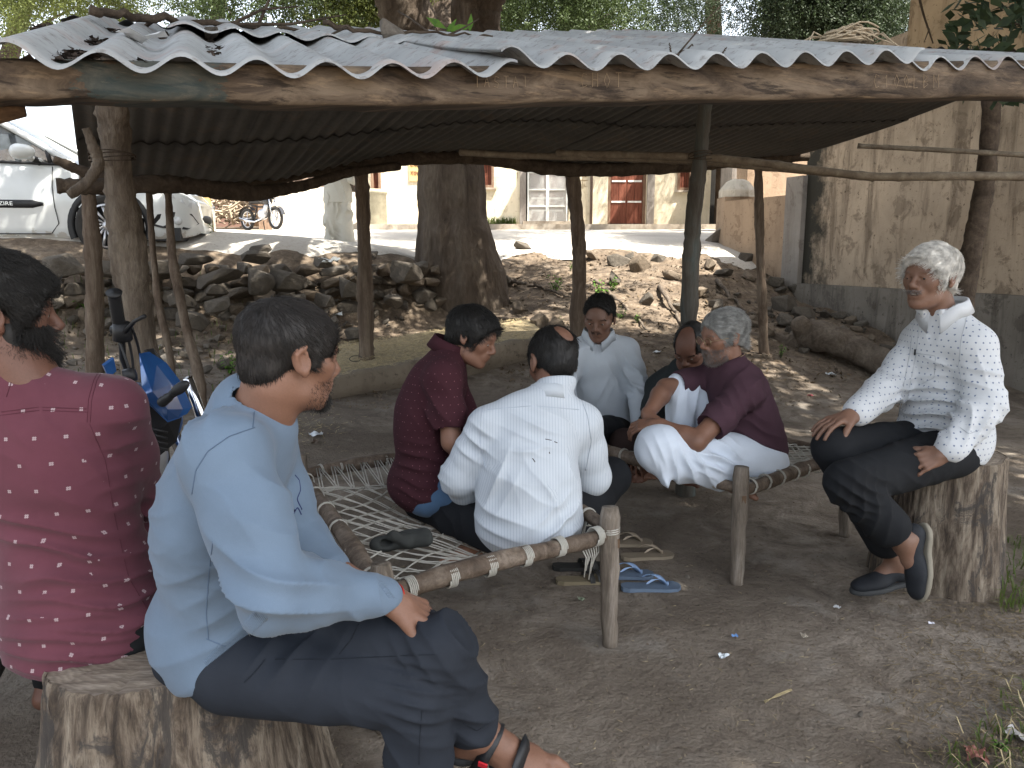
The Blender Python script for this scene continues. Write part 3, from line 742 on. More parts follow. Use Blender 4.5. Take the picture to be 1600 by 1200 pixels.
for _ in range(1200):
    px, py = rng.uniform(800, 1240), rng.uniform(395, 560); p = ground_pt(px, py)
    if p is None or p[1] > 12.5: continue
    s = .04+.10*rng.random()**3; rock('stone', p+np.array([0, 0, s*.1]), (s*1.3, s, s*.7), rub3, int(rng.choice([8, 9, 10, 11, 12, 3]))); k += 1
    if k > 90: break
P_ = []; S_ = []
for _ in range(9000):
    u = rng.random()
    if u < .35: px, py = rng.uniform(55, 640), rng.uniform(445, 640)
    elif u < .85: px, py = rng.uniform(790, 1560), rng.uniform(390, 640)
    else: px, py = rng.uniform(500, 1600), rng.uniform(600, 1200)
    p = ground_pt(px, py)
    if p is None or p[1] > 12.6: continue
    P_.append(p); S_.append((.012+.035*rng.random()**2)*(1 if u < .85 else .35))
o = rubble_mesh('gravel', P_, S_, M_STONE2); tag(o, 'small gravel and stone chips strewn over the bare earth', 'gravel', kind='stuff')

V = []; Fs = []; n = 0
for _ in range(5200):
    px, py = (rng.uniform(780, 1420), rng.uniform(385, 600)) if rng.random() < .75 else (rng.uniform(60, 640), rng.uniform(450, 620))
    p = ground_pt(px, py)
    if p is None or p[1] > 12.8: continue
    s = .012+.03*rng.random()**2; a = rng.random()*6.28; d = np.array([math.cos(a), math.sin(a), rng.normal()*.35])*s; w = np.array([-math.sin(a), math.cos(a), rng.normal()*.3])*s*.4; p = p+np.array([0, 0, .010+.012*rng.random()])
    V += [p-d, p-w, p+d, p+w]; Fs.append((n, n+1, n+2, n+3)); n += 4
tag(mk('leaf_litter', V, Fs, simple('brown_fallen_leaves', (.12, .085, .05), .9, var=.6, scale=20, bump=0)), 'brown fallen leaves and bits of bark littering the earth mound', 'leaf litter', kind='stuff')
# ---------------------------------------------------------------- plaster walls on the right
def plaster(name, base, stain, scale=2.2, pits=True, streak=.6):
    t = NT(name); co = t.coord('Object'); a = t.noise(co, scale*.5, 6, .62, .5); c = t.ramp(a, [(0.30, g3(base, .72)), (0.5, base), (0.72, g3(base, 1.22))])
    st = t.coord('Object', (3.5, 3.5, .45)); s = t.noise(st, 1.3, 7, .7, .4); c = t.mix(t.ramp(s, [(0.49, (0, 0, 0)), (0.62, (streak,)*3)]), c, stain)
    b = t.noise(t.coord('Object', (1, 1, 1.0)), 3.6, 9, .72, .5); c = t.mix(t.ramp(b, [(0.545, (0, 0, 0)), (0.60, (.5,)*3)]), c, g3(stain, 1.0))
    f = t.noise(co, 20, 7, .75, .2); n = t.bump(f, .5, .012); n = t.bump(a, .5, .05, n)
    if pits: c = t.mix(t.ramp(f, [(0.60, (0, 0, 0)), (0.64, (.8,)*3)]), c, g3(stain, .6)); n = t.bump(b, -.6, .02, n)
    big = t.noise(co, .7, 4, .6); c = t.mix(t.ramp(big, [(.5, (0, 0, 0)), (.7, (.45,)*3)]), c, g3(base, .6))
    return t.out(c, .93, n, .15)
M_MOULD = None
M_WALL = plaster('stained_lime_plaster', (.46, .365, .27), (.085, .060, .040)); M_MUD = plaster('bare_mud_plaster', (.40, .30, .19), (.12, .08, .045), 3, True, .3)
M_PLINTH = plaster('cement_plinth', (.22, .195, .165), (.06, .05, .04), 2); M_CREAM = plaster('cream_limewash', (.74, .66, .50), (.42, .34, .22), 1.4, False, .25)
M_ORANGE = plaster('warm_cement_render', (.40, .29, .20), (.18, .12, .08), 1.6, True, .3); M_GREYW = plaster('grey_cement_render', (.30, .27, .24), (.14, .11, .09), 1.5, False, .4)
M_WHITEW = plaster('whitewash', (.62, .56, .47), (.28, .22, .15), 1.4, False, .3)
A0 = W(1250, 440, 11.0); A1 = W(1600, 470, 7.56); d2 = nrm((A1-A0)[:2]); n2 = np.array([d2[1], -d2[0]])      # n2 points left, towards the yard
if n2[0] > 0: n2 = -n2
def wallbox(m, p0, p1, z0, z1, th, side, cells=None, rel=.012, seed=1):
    """wall with an uneven, finely divided face"""
    p0 = np.asarray(p0)[:2]; p1 = np.asarray(p1)[:2]; L = np.linalg.norm(p1-p0); d = (p1-p0)/L; nx = max(2, int(L/.12)); nz = max(2, int((z1-z0)/.12))
    s = np.linspace(0, L, nx); zz = np.linspace(z0, z1, nz); G = np.zeros((nx, nz, 3))
    for i, a in enumerate(s): G[i, :, 0] = p0[0]+d[0]*a; G[i, :, 1] = p0[1]+d[1]*a; G[i, :, 2] = zz
    r = sines(G.reshape(-1, 3), 2.0, seed, 5)*rel+sines(G.reshape(-1, 3), 9, seed+1, 5)*rel*.35
    edge = np.zeros((nx, nz)); edge[1:-1, 1:-1] = 1
    G[..., :2] += (r.reshape(nx, nz)*edge)[..., None]*np.asarray(side)
    m.grid(G); q0 = p0-np.asarray(side)*th; q1 = p1-np.asarray(side)*th
    c = [(*p0, z0), (*p1, z0), (*p1, z1), (*p0, z1), (*q0, z0), (*q1, z0), (*q1, z1), (*q0, z1)]
    m.add(c, [(4, 5, 6, 7), (0, 4, 7, 3), (1, 2, 6, 5), (3, 7, 6, 2)])
M_WALL2 = M_WALL.copy(); M_WALL2.name = 'mildewed_lime_plaster'; nt_ = M_WALL2.node_tree; pb = nt_.nodes['Principled BSDF']; src = pb.inputs['Base Color'].links[0].from_socket
tc = nt_.nodes.new('ShaderNodeTexCoord'); sx2 = nt_.nodes.new('ShaderNodeSeparateXYZ'); nt_.links.new(tc.outputs['Object'], sx2.inputs[0]); nz2 = nt_.nodes.new('ShaderNodeTexNoise'); nz2.inputs['Scale'].default_value = 3; nz2.inputs['Detail'].default_value = 8; nz2.inputs['Roughness'].default_value = .7; nt_.links.new(tc.outputs['Object'], nz2.inputs['Vector'])
ad = nt_.nodes.new('ShaderNodeMath'); ad.operation = 'MULTIPLY_ADD'; nt_.links.new(nz2.outputs[0], ad.inputs[0]); ad.inputs[1].default_value = 1.6; nt_.links.new(sx2.outputs[1], ad.inputs[2])
rp = nt_.nodes.new('ShaderNodeValToRGB'); rp.color_ramp.elements[0].position = .28; rp.color_ramp.elements[1].position = .62; nt_.links.new(ad.outputs[0], rp.inputs[0])
mxn = nt_.nodes.new('ShaderNodeMix'); mxn.data_type = 'RGBA'; nt_.links.new(rp.outputs[0], mxn.inputs[0]); nt_.links.new(src, mxn.inputs[6]); mxn.inputs[7].default_value = (.045, .042, .034, 1); nt_.links.new(mxn.outputs[2], pb.inputs['Base Color'])
hw = thing('plastered_house', 'tall house wall of stained pitted plaster with a dark cement plinth on the right', 'house', (A0[0], A0[1], .6))
far = A0[:2]; cut = A0[:2]+d2*1.75; near = A0[:2]+d2*7.2
m = MB(); wallbox(m, far, cut-d2*.002, .98, 3.9, 3.0, n2, seed=5); m.build('wall', M_WALL2, hw, True)
m = MB(); wallbox(m, cut, near, .98, 6.3, 3.5, n2, seed=9); m.build('wall', M_WALL, hw, True)
m = MB(); pa = cut+n2*.03; wallbox(m, pa, near+n2*.03, 3.3, 6.32, .029, n2, seed=11, rel=.02); m.build('wall', M_MUD, hw, True)['label'] = 'upper coat of bare brown mud plaster'
m = MB(); wallbox(m, far+n2*.09-d2*.05, near+n2*.09, -.3, .978, .4, n2, seed=13, rel=.018); m.build('plinth', M_PLINTH, hw, True)
for f in (.62, .40):
    p = A0[:2]+d2*(7.2*f)+n2*.02; m = MB(); m.box((p[0], p[1], 2.14), (.10, .02, 1.16), [np.array([*d2, 0]), np.array([*n2, 0]), np.array([0, 0, 1.0])], .002); m.build('pilaster', M_WALL, hw)
# boundary wall with a capped pillar
bw = thing('boundary_wall', 'low orange tinted cement wall running back from the house corner', 'wall', (3.4, 12, 1.5))
B0 = np.array(W(1248, 440, 10.95)[:2]); B1 = np.array(W(1130, 375, 12.6)[:2]); db = nrm(B1-B0); nb_ = np.array([-db[1], db[0]]); nb_ = nb_ if nb_[0] < 0 else -nb_
m = MB(); wallbox(m, B0+db*.34, B1, .7, 2.22, .22, nb_, seed=15, rel=.006); m.build('wall', M_ORANGE, bw, True)
m = MB(); wallbox(m, B0+nb_*.03, B0+db*.338+nb_*.03, .7, 2.46, .30, nb_, seed=16, rel=.004); m.build('end_pier', M_GREYW, bw, True)
cap = thing('gate_pillar', 'small gate pillar with a whitewashed domed cap at the end of the low wall', 'pillar', tuple(W(1151, 310, 12.9)))
pc = W(1151, 314, 12.9); m = MB(); m.box((pc[0], pc[1], 1.75), (.26, .24, .55), None); m.build('shaft', M_ORANGE, cap)
m = MB(); 
prof = [(.27, 0), (.27, .10), (.26, .13), (.17, .25), (.10, .285), (0.0, .29)]; V = []; 
for r_, h_ in prof:
    for j in range(8): a = math.pi/8+j*math.pi/4; V.append((pc[0]+r_*1.08*math.cos(a), pc[1]+r_*1.08*math.sin(a), 2.302+h_))
m.add(V, [(i*8+j, i*8+(j+1) % 8, (i+1)*8+(j+1) % 8, (i+1)*8+j) for i in range(5) for j in range(8)]); m.build('cap', M_WHITEW, cap)
rk = rock('boulder', W(1120, 368, 13.0), (.45, .4, .30), None, 13); tag(rk, 'pale boulder lying at the foot of the gate pillar', 'boulder')

# ---------------------------------------------------------------- houses across the road
M_DOOR = wood('red_brown_door_wood', (.10, .030, .018), (.20, .066, .040), (.28, .11, .07), (6, 6, .8), 4, .6, .25, bd=.002)
M_DOORF = wood('old_door_frame', (.14, .08, .05), (.24, .15, .10), (.34, .24, .17), (5, 5, .6), 4, .8, .3, bd=.003)
M_WMETAL = simple('white_painted_steel', (.78, .78, .74), .45, .4, var=.05, bump=0)
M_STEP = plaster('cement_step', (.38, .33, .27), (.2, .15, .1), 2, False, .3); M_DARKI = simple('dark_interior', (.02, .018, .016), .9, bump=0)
hy = 20.0; HZ = 2.10
fh = thing('village_house', 'cream limewashed house with red doors and windows across the road', 'house', (W(800, 360, hy)[0], hy, HZ))
def fx(px): return W(px, 350, hy)[0]
def fz(py): return W(800, py, hy)[2]
ops = [(748, 772, 250, 293, 'w'), (822, 888, 200, 352, 'g'), (949, 1008, 200, 350, 'd'), (1056, 1078, 255, 297, 'w'), (582, 597, 264, 304, 'w')]
xsb = sorted({fx(572), fx(1108)} | {fx(a) for o_ in ops for a in o_[:2]}); z_top = 5.1
m = MB()
def facade_cell(x0, x1, z0, z1): 
    m.box(((x0+x1)/2, hy+.15, (z0+z1)/2), ((x1-x0)/2, .15, (z1-z0)/2))
cols = list(zip(xsb[:-1], xsb[1:]))
for x0, x1 in cols:
    hit = [o_ for o_ in ops if abs(fx(o_[0])-x0) < .01]
    if hit:
        o_ = hit[0]; zb, zt = (fz(o_[3]) if o_[4] == 'w' else HZ+.06), (fz(o_[2]) if o_[4] == 'w' else HZ+2.25)
        if o_[4] == 'w': facade_cell(x0, x1, 1.9, zb)
        facade_cell(x0, x1, zt, z_top)
    else: facade_cell(x0, x1, 1.9, z_top)
m.build('wall', M_CREAM, fh)
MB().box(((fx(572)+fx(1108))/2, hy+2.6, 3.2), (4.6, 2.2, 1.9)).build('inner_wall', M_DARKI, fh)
def door(x0, x1, z0, z1, pan, par, y=hy+.10):
    w = x1-x0; f = MB(); t_ = .07
    f.box((x0+t_/2, y, (z0+z1)/2), (t_/2, .08, (z1-z0)/2)).box((x1-t_/2, y, (z0+z1)/2), (t_/2, .08, (z1-z0)/2)).box(((x0+x1)/2, y, z1-t_/2), (w/2-t_, .08, t_/2))
    d = f.build('door', M_DOORF, par)
    for s in (0, 1):
        a = x0+t_+s*(w-2*t_)/2; b = a+(w-2*t_)/2; n = 2
        for i in range(n):
            p0 = a+(b-a)*i/n; p1 = a+(b-a)*(i+1)/n; MB().box(((p0+p1)/2, y, (z0+z1-t_)/2), ((p1-p0)/2-.004, .022, (z1-z0-t_)/2-.01)).build('plank', M_DOOR, d)
        for zz in pan: MB().box(((a+b)/2, y-.030, z0+(z1-z0)*zz), ((b-a)/2-.03, .007, .022)).build('hinge_strap', M_WMETAL, d)
    return d
d1 = door(fx(824), fx(886), HZ+.07, HZ+2.2, (.16, .30), fh); d2_ = door(fx(949), fx(1008), HZ+.07, HZ+2.2, (.26, .50, .75), fh)
g = MB(); x0, x1 = fx(825), fx(885); yy = hy-.05; zz0, zz1 = fz(350), HZ+2.25
for a in (x0, (x0+x1)/2-.02, (x0+x1)/2+.02, x1): g.box((a, yy, (zz0+zz1)/2), (.018, .018, (zz1-zz0)/2))
for s in (0, 1):
    a = x0+.02+s*((x1-x0)/2+.0); b = a+(x1-x0)/2-.06
    for zf in (.02, .44, .85, 1.27): g.box(((a+b)/2, yy, zz0+zf), ((b-a)/2, .014, .016))
gt = g.build('screen_gate', M_WMETAL, fh); gt['label'] = 'white steel double screen gate over the left door'
# wire mesh of the gate
g = MB()
for i in range(46): xx = x0+(x1-x0)*i/45; g.box((xx, yy+.012, (zz0+zz1)/2), (.0035, .0014, (zz1-zz0)/2))
for i in range(80): z_ = zz0+(zz1-zz0)*i/79; g.box(((x0+x1)/2, yy+.015, z_), ((x1-x0)/2, .0014, .0035))
g.build('wire_mesh', M_WMETAL, gt)['kind'] = 'stuff'
for (a, b, t0, b0, kk) in [o_ for o_ in ops if o_[4] == 'w']:
    xa, xb, za, zb = fx(a), fx(b), fz(b0), fz(t0); f = MB()
    for s in (xa+.03, xb-.03): f.box((s, hy+.03, (za+zb)/2), (.03, .07, (zb-za)/2))
    for s in (za+.03, zb-.03): f.box(((xa+xb)/2, hy+.03, s), ((xb-xa)/2-.06, .07, .03))
    wnd = f.build('window', M_DOORF, fh); MB().box(((xa+xb)/2, hy-.01, za-.03), ((xb-xa)/2+.06, .07, .025)).build('sill', M_STEP, wnd)
    for i in range(4): p0 = xa+.06+(xb-xa-.12)*i/4; MB().box((p0+(xb-xa-.12)/8, hy+.05, (za+zb)/2), ((xb-xa-.12)/8-.006, .012, (zb-za)/2-.06)).build('shutter_plank', M_DOOR, wnd)
MB().box(((fx(572)+fx(1108))/2, hy-.55, 1.98), ((fx(1108)-fx(572))/2, .55, .14), None, 0).build('plinth', M_STEP, fh)
MB().box((fx(855), hy-.18, HZ+.035), (.62, .18, .09)).build('door_step', M_STEP, fh)
for a in (1014, 1022): pass
MB().box((fx(1015), hy-.04, 3.2), (.09, .04, 1.08)).build('door_jamb', M_GREYW, fh); MB().box((fx(817), hy-.03, 3.2), (.08, .03, 1.08)).build('door_jamb', M_GREYW, fh)  # grey of the right jamb puts the door recess shade into colour
MB().tube([(fx(923), hy-.05, 2.12), (fx(923), hy-.05, 5.0)], .035, 8).build('drain_pipe', simple('rusty_pipe', (.14, .10, .08), .8), fh, True)
pl = MB().box(((fx(641)+fx(658))/2, hy-.02, fz(264)), ((fx(658)-fx(641))/2, .012, .30)).build('painted_sign', simple('yellow_sign_paint', (.62, .47, .20), .7, var=.1, bump=0), fh)
M_INK = simple('dark_red_sign_lettering', (.20, .05, .03), .8, bump=0)
def stroke_text(parent, name, mat, origin, ux, uz, glyphs, size, r, adv=.72):
    """letters drawn as thin strokes; glyph = list of polylines in a unit box"""
    m = MB(); o = np.asarray(origin, float); ux = np.asarray(ux, float); uz = np.asarray(uz, float)
    for i, gl in enumerate(glyphs):
        for pl_ in gl:
            m.tube([o+ux*(i*adv+p[0]*.6)*size+uz*p[1]*size for p in pl_], r, 5)
    return m.build(name, mat, parent)
GUJ = dict(n=[[(0, .8), (.3, .9), (.5, .6), (.1, .4), (.5, .1)], [(.8, 1), (.8, 0)]], m=[[(.1, .9), (.1, .3), (.5, .1), (.6, .5), (.2, .6)], [(.8, 1), (.8, 0)]], g=[[(.1, .9), (.4, .8), (.4, .3), (.1, .3)], [(.8, 1), (.8, 0)]])
for r_, tx in ((.10, 'ngm'), (-.10, 'gnm')):
    stroke_text(pl, 'lettering', M_INK, (fx(643), hy-.036, fz(264)+r_-.06), (1, 0, 0), (0, 0, 1), [GUJ[c] for c in tx], .11, .008)
GRID = [[(0, .5), (1, .5)], [(.5, 0), (.5, 1)], [(.15, .65), (.15, .85), (.3, .85)], [(.65, .7), (.85, .7)], [(.15, .2), (.35, .2)], [(.65, .3), (.65, .15), (.85, .15)]]
stroke_text(fh, 'painted_mark', simple('brown_wall_mark', (.30, .20, .10), .9, bump=0), (fx(902), hy-.004, fz(295)), (1, 0, 0), (0, 0, 1), [GRID], .42, .007)
NUM17 = [[[(.4, .9), (.4, 0)], [(.2, .7), (.4, .9)]], [[(.1, .9), (.7, .9), (.3, 0)]]]
stroke_text(fh, 'house_number', simple('brown_number_paint', (.34, .22, .12), .9, bump=0), (fx(806), hy-.004, fz(279)), (1, 0, 0), (0, 0, 1), NUM17, .16, .006)
rf = MB(); 
G = []
for i in range(140):
    x = fx(560)+(fx(1135)-fx(560))*i/139; G.append([(x, hy-.10, 4.35+.03*math.sin(i*2.2)), (x, hy+3, 5.6+.03*math.sin(i*2.2))])
rf.grid(np.array(G)); rf.build('roof', simple('rusty_corrugated_iron', (.28, .16, .10), .7, .3, .3), fh)
# right neighbour and the brighter white bay
rn = thing('village_house', 'grey rendered house end beyond the gate pillar', 'house', (5, 17.5, 1.9))
MB().box((W(1135, 300, 19.2)[0]+.6, 19.2, 3.4), (.62, .5, 1.6)).build('wall', M_GREYW, rn); MB().box((W(1300, 300, 17)[0], 17.2, 3.3), (1.9, .4, 1.7)).build('wall', M_ORANGE, rn)
# left: low whitewashed wall, sheds, tarpaulin
lw = thing('yard_wall', 'stained whitewashed yard wall behind the parked motorcycle', 'wall', (W(470, 350, 19)[0], 19, 1.95))
m = MB(); a, b = W(425, 350, 18.6), W(572, 352, 19.8); wallbox(m, a[:2], b[:2], 1.7, 3.02, .25, (0, -1), seed=31, rel=.02); m.build('wall', M_WHITEW, lw, True)
ls = thing('shed', 'brown sided shed hung with a tarpaulin behind the yard wall', 'shed', (W(465, 300, 20)[0], 20.2, 1.95))
MB().box((W(465, 290, 20.6)[0], 20.9, 3.2), (1.0, .5, 1.5)).build('wall', plaster('brown_shed_wall', (.28, .19, .13), (.12, .08, .05), 2), ls)
G = [[np.array(W(424+86*i/20, 306-46*j/8-(6*math.sin(i*.9) if j == 0 else 0), 20.2))+np.array([0, .06*math.sin(i*1.1+j), 0]) for j in range(9)] for i in range(21)]
m = MB(); m.grid(np.array(G)); m.build('tarpaulin', simple('brown_tarpaulin', (.22, .16, .12), .7), ls, True)
lh = thing('village_house', 'earthen walled house with a tin roof far behind the car', 'house', (W(330, 330, 22)[0], 22, 2.1))
MB().box((W(250, 300, 23)[0], 24, 3.0), (6.5, .6, 1.15), None).build('wall', plaster('earthen_wall', (.34, .22, .13), (.15, .09, .05), 2), lh)
MB().box((W(345, 320, 22.4)[0], 22.6, 2.7), (.55, .06, .75)).build('gate', simple('brown_sheet_gate', (.20, .12, .09), .7), lh)
G = []
for i in range(120):
    x = W(40, 300, 22.6)[0]-2+13*i/119*.75; G.append([(x, 22.8, 4.05+.05*math.sin(i*2.1)), (x, 26, 4.9+.05*math.sin(i*2.1))])
m = MB(); m.grid(np.array(G)); m.build('roof', simple('tin_roof', (.45, .40, .36), .5, .4, .3), lh)
# brushwood pile by the gate
m = MB()
for _ in range(150):
    c = W(rng.uniform(296, 385), rng.uniform(300, 345), 20.5+rng.random()); d = rng.normal(size=3)*np.array([.5, .2, .25]); m.tube([c-d*.6, c+rng.normal(size=3)*.05, c+d*.6], .012+.02*rng.random(), 4)
tag(m.build('brushwood', simple('dry_brushwood', (.30, .24, .17), .9)), 'pile of dry brushwood by the brown gate', 'brushwood', kind='stuff')
# yellow painted post and weeds
p = WZ(333, 388, 1.40); p = W(331, 386, 9.6); zb = gz(p[0], p[1]) if False else p[2]
po = MB(); po.tube([(p[0], p[1], zb-.1), (p[0]-.02, p[1], zb+.4), (p[0]-.04, p[1], zb+.95)], [.052, .05, .048], 10, .05)
tag(po.build('wooden_post', simple('yellow_washed_post', (.42, .31, .13), .85, var=.35, stretch=(1, 1, .3)), None, True, base=(p[0], p[1], zb)), 'short yellow washed post beside the front of the white car', 'post')
# drum by the facade
dr = thing('water_drum', 'old grey plastic drum with a rounded rim against the cream wall', 'drum', tuple(W(590, 357, 19.2)))
pc = W(586, 357, 19.2); m = MB(); pr = [(.26, 0), (.30, .08), (.30, .80), (.33, .84), (.33, .92), (.24, .93)]
m.tube([pc+np.array([0, 0, h]) for _, h in pr], [r_ for r_, _ in pr], 20); m.build('barrel', simple('faded_drum', (.33, .30, .22), .7), dr, True)
# ---------------------------------------------------------------- the shelter
def sheet_mat(name, top, rust, streak=.5, dirt=(.10, .075, .06)):
    t = NT(name); co = t.coord(); a = t.noise(co, 2.2, 6, .65, .4); c = t.ramp(a, [(0.35, g3(top, .7)), (0.6, top), (0.75, g3(top, 1.2))])
    b = t.noise(co, 4.0, 6, .7, .6); c = t.mix(t.ramp(b, [(.54, (0, 0, 0)), (.64, (streak,)*3)]), c, rust)
    d = t.noise(co, 30, 6, .7); c = t.mix(t.ramp(d, [(.36, (.5,)*3), (.46, (0, 0, 0))]), c, dirt)
    return t.out(c, .75, t.bump(d, .3, .003), .3)
M_SHEET = sheet_mat('weathered_cement_sheet', (.42, .43, .43), (.36, .25, .21)); 
M_GI = sheet_mat('sooty_iron_sheet', (.095, .092, .088), (.13, .10, .078), .6, (.05, .045, .04))
M_BEAM = wood('hewn_beam_wood', (.045, .026, .014), (.115, .068, .038), (.20, .125, .07), (.5, 5, 5), 4, .85, .5)
M_BARK = wood('stripped_post_wood', (.065, .045, .032), (.145, .108, .080), (.23, .185, .14), (5, 5, .55), 4, .9, .8)
M_BARKG = wood('grey_trunk_post', (.065, .050, .038), (.150, .120, .092), (.25, .21, .165), (4, 4, .8), 4, .9, .9, bd=.01)
M_TEALP = wood('teal_painted_post', (.050, .038, .030), (.095, .088, .075), (.09, .115, .110), (5, 5, .5), 3, .8, .5)
M_BAMBOO = wood('old_bamboo', (.10, .078, .055), (.19, .155, .115), (.28, .24, .18), (3, 3, 3), 4, .7, .3)
M_DKLOG = wood('dark_log', (.035, .026, .019), (.080, .060, .044), (.13, .10, .075), (3, 3, 3), 4, .9, .8)
sh = thing('shelter', 'low open shelter of rough posts, log beams and corrugated roof sheets', 'shelter', (.4, 4.5, 0))
EAVE = [(-60, 60, 1.42), (0, 74, 1.475), (87, 88, 1.525), (250, 96, 1.62), (456, 104, 1.745), (600, 107, 1.83), (847, 103, 1.985), (1065, 101, 2.13), (1259, 97, 2.275), (1427, 92, 2.415), (1600, 90, 2.575), (1720, 90, 2.70)]
EP = np.array([W(*e) for e in EAVE]); EL = np.concatenate([[0], np.cumsum(np.linalg.norm(np.diff(EP, axis=0), axis=1))])
def eave(s): return np.stack([np.interp(s, EL, EP[:, i]) for i in range(3)], -1)
def eave_s(px):
    ss = np.linspace(0, EL[-1], 400); P = eave(ss); d = P-np.array([0, 0, CAMZ]); X = 800+F*d[:, 0]/(d[:, 1]*cp-d[:, 2]*sp_); return float(np.interp(px, X, ss))
PIT = .1485; s0 = eave_s(87)
def corr(name, pts_fn, u, v, mat, amp, pitch, phase, th, parent, up=np.array([-.1, .24, .96])):
    G = np.zeros((len(u), len(v), 3))
    for j, b in enumerate(v):
        P = pts_fn(u, b); G[:, j] = P+up*(-amp*np.cos((u-phase)/pitch*2*math.pi))[:, None]
    m = MB(); m.grid(G); H = G-up*th; m.grid(H)
    n = len(u); k = len(v); base = n*k
    rim = []
    for i in range(n-1): rim.append((i*k, (i+1)*k, base+(i+1)*k, base+i*k)); rim.append((i*k+k-1, (i+1)*k+k-1, base+(i+1)*k+k-1, base+i*k+k-1))
    for j in range(k-1): rim.append((j, j+1, base+j+1, base+j)); rim.append(((n-1)*k+j, (n-1)*k+j+1, base+(n-1)*k+j+1, base+(n-1)*k+j))
    m.f += rim
    return m.build(name, mat, parent, True)
SB = nrm([-.36, .93, 0])
def front(slope, lift=0, twist=0, t0=0.0):
    def f(u, b):
        P = eave(u)+SB*b; P[:, 2] += b*slope*1.0+lift+twist*(u-u.mean())*1.0; return P
    return f
sA = eave_s(-60); 
u = np.arange(0.0, eave_s(812), .0095); corr('roof_sheet', front(.300, .000), u, np.linspace(0, 1.75, 26), M_SHEET, .0195, PIT, s0, .007, sh)
u = np.arange(eave_s(780), eave_s(1442), .0085); 
def fB(u, b):
    P = eave(u)+SB*b; P[:, 2] += b*.285+.013; 
    k = np.clip(1-(u-u[0])/.16, 0, 1); P[:, 2] += k*.022*np.exp(-b*3); return P
corr('roof_sheet', fB, u, np.linspace(-.015, 1.8, 26), M_SHEET, .0215, PIT*.985, s0+.012, .006, sh)
u = np.arange(eave_s(1425), EL[-1], .0085); corr('roof_sheet', front(.27, -.012), u, np.linspace(0.03, 1.8, 20), M_SHEET, .022, PIT*.97, eave_s(1512), .006, sh)
u = np.arange(eave_s(240), eave_s(905), .011); 
def fA2(u, b):
    P = eave(u)+SB*b; P[:, 2] += b*.285+.048+np.clip((u-u[0])/(u[-1]-u[0]), 0, 1)*-.030; return P
corr('roof_sheet', fA2, u, np.linspace(.95, 2.2, 20), M_SHEET, .012, PIT, s0, .007, sh)
# rear slope: iron sheets sagging to the back eave
RID = [(95, 30, 2.95), (420, 58, 3.35), (760, 74, 3.80), (1100, 80, 4.30), (1400, 80, 4.80), (1690, 78, 5.15)]
BE = [(128, 292, 5.95), (200, 298, 6.1), (300, 297, 6.3), (430, 286, 6.5), (520, 263, 6.7), (620, 242, 6.9), (760, 240, 7.15), (860, 256, 7.35), (1000, 257, 7.6), (1240, 244, 8.05)]
RP = np.array([W(*e) for e in RID]); BP = np.array([W(*e) for e in BE])
def para(P, t):
    L = np.concatenate([[0], np.cumsum(np.linalg.norm(np.diff(P, axis=0), axis=1))]); return np.stack([np.interp(t*L[-1], L, P[:, i]) for i in range(3)], -1)
width = 5.0
def rear(u, b):
    t = np.clip(u/width, 0, 1); A_ = para(RP, t); B_ = para(BP, t); P = A_*(1-b)+B_*b; P[:, 2] -= .10*4*b*(1-b)*.5; return P
ns = 7
for i in range(ns):
    a, b_ = width*i/ns, width*(i+1)/ns+.035; u = np.arange(a, min(b_, width), .0095)
    for j, (v0, v1) in enumerate(((0, .56), (.48, 1.012))):
        f_ = (lambda q: (lambda u, b: rear(u, b)+np.array([0, 0, .006*(i % 2)+.010*(1-q)])))(j)
        corr('roof_sheet', f_, u, np.linspace(v0, v1, 12), M_GI, .0095, .076, 0, .0016, sh, np.array([0, 0, 1.0]))
# front beam, hewn, bolted under the eave
BM = [(-80, 165, 95, 1.47), (0, 153, 80, 1.52), (120, 152, 82, 1.585), (300, 157, 86, 1.69), (500, 163, 92, 1.81), (640, 164, 94, 1.90), (800, 160, 92, 2.0), (1000, 156, 90, 2.14), (1200, 154, 88, 2.28), (1400, 152, 86, 2.44), (1600, 150, 84, 2.62), (1720, 150, 84, 2.75)]
G = []
r = np.random.default_rng(5)
NB = 90; pxs = np.interp(np.linspace(0, 1, NB), np.linspace(0, 1, len(BM)), [b[0] for b in BM]); lo = np.interp(pxs, [b[0] for b in BM], [b[1] for b in BM]); hi = np.interp(pxs, [b[0] for b in BM], [b[2] for b in BM])+9; YY = np.interp(pxs, [b[0] for b in BM], [b[3] for b in BM])
for i in range(NB):
    w = r.normal(size=4)*.0012; a = W(pxs[i], lo[i]+1.2*math.sin(i*.7), YY[i]); b = W(pxs[i], hi[i], YY[i]); h = b-a; bk = np.array([-.035, .085, 0])
    G.append([a+bk*.12, a+h*.08+SB*w[0], a+h*.3+SB*w[1]-SB*.003*math.sin(i*.31), a+h*.6+SB*w[2], a+h*.9+SB*w[3], b+bk*.1, b+bk, a+h*.5+bk*1.1, a+bk, a+bk*.12])
m = MB(); m.grid(np.array(G)); m.f += [tuple(range(9)), tuple((NB-1)*10+j for j in range(9))[::-1]]
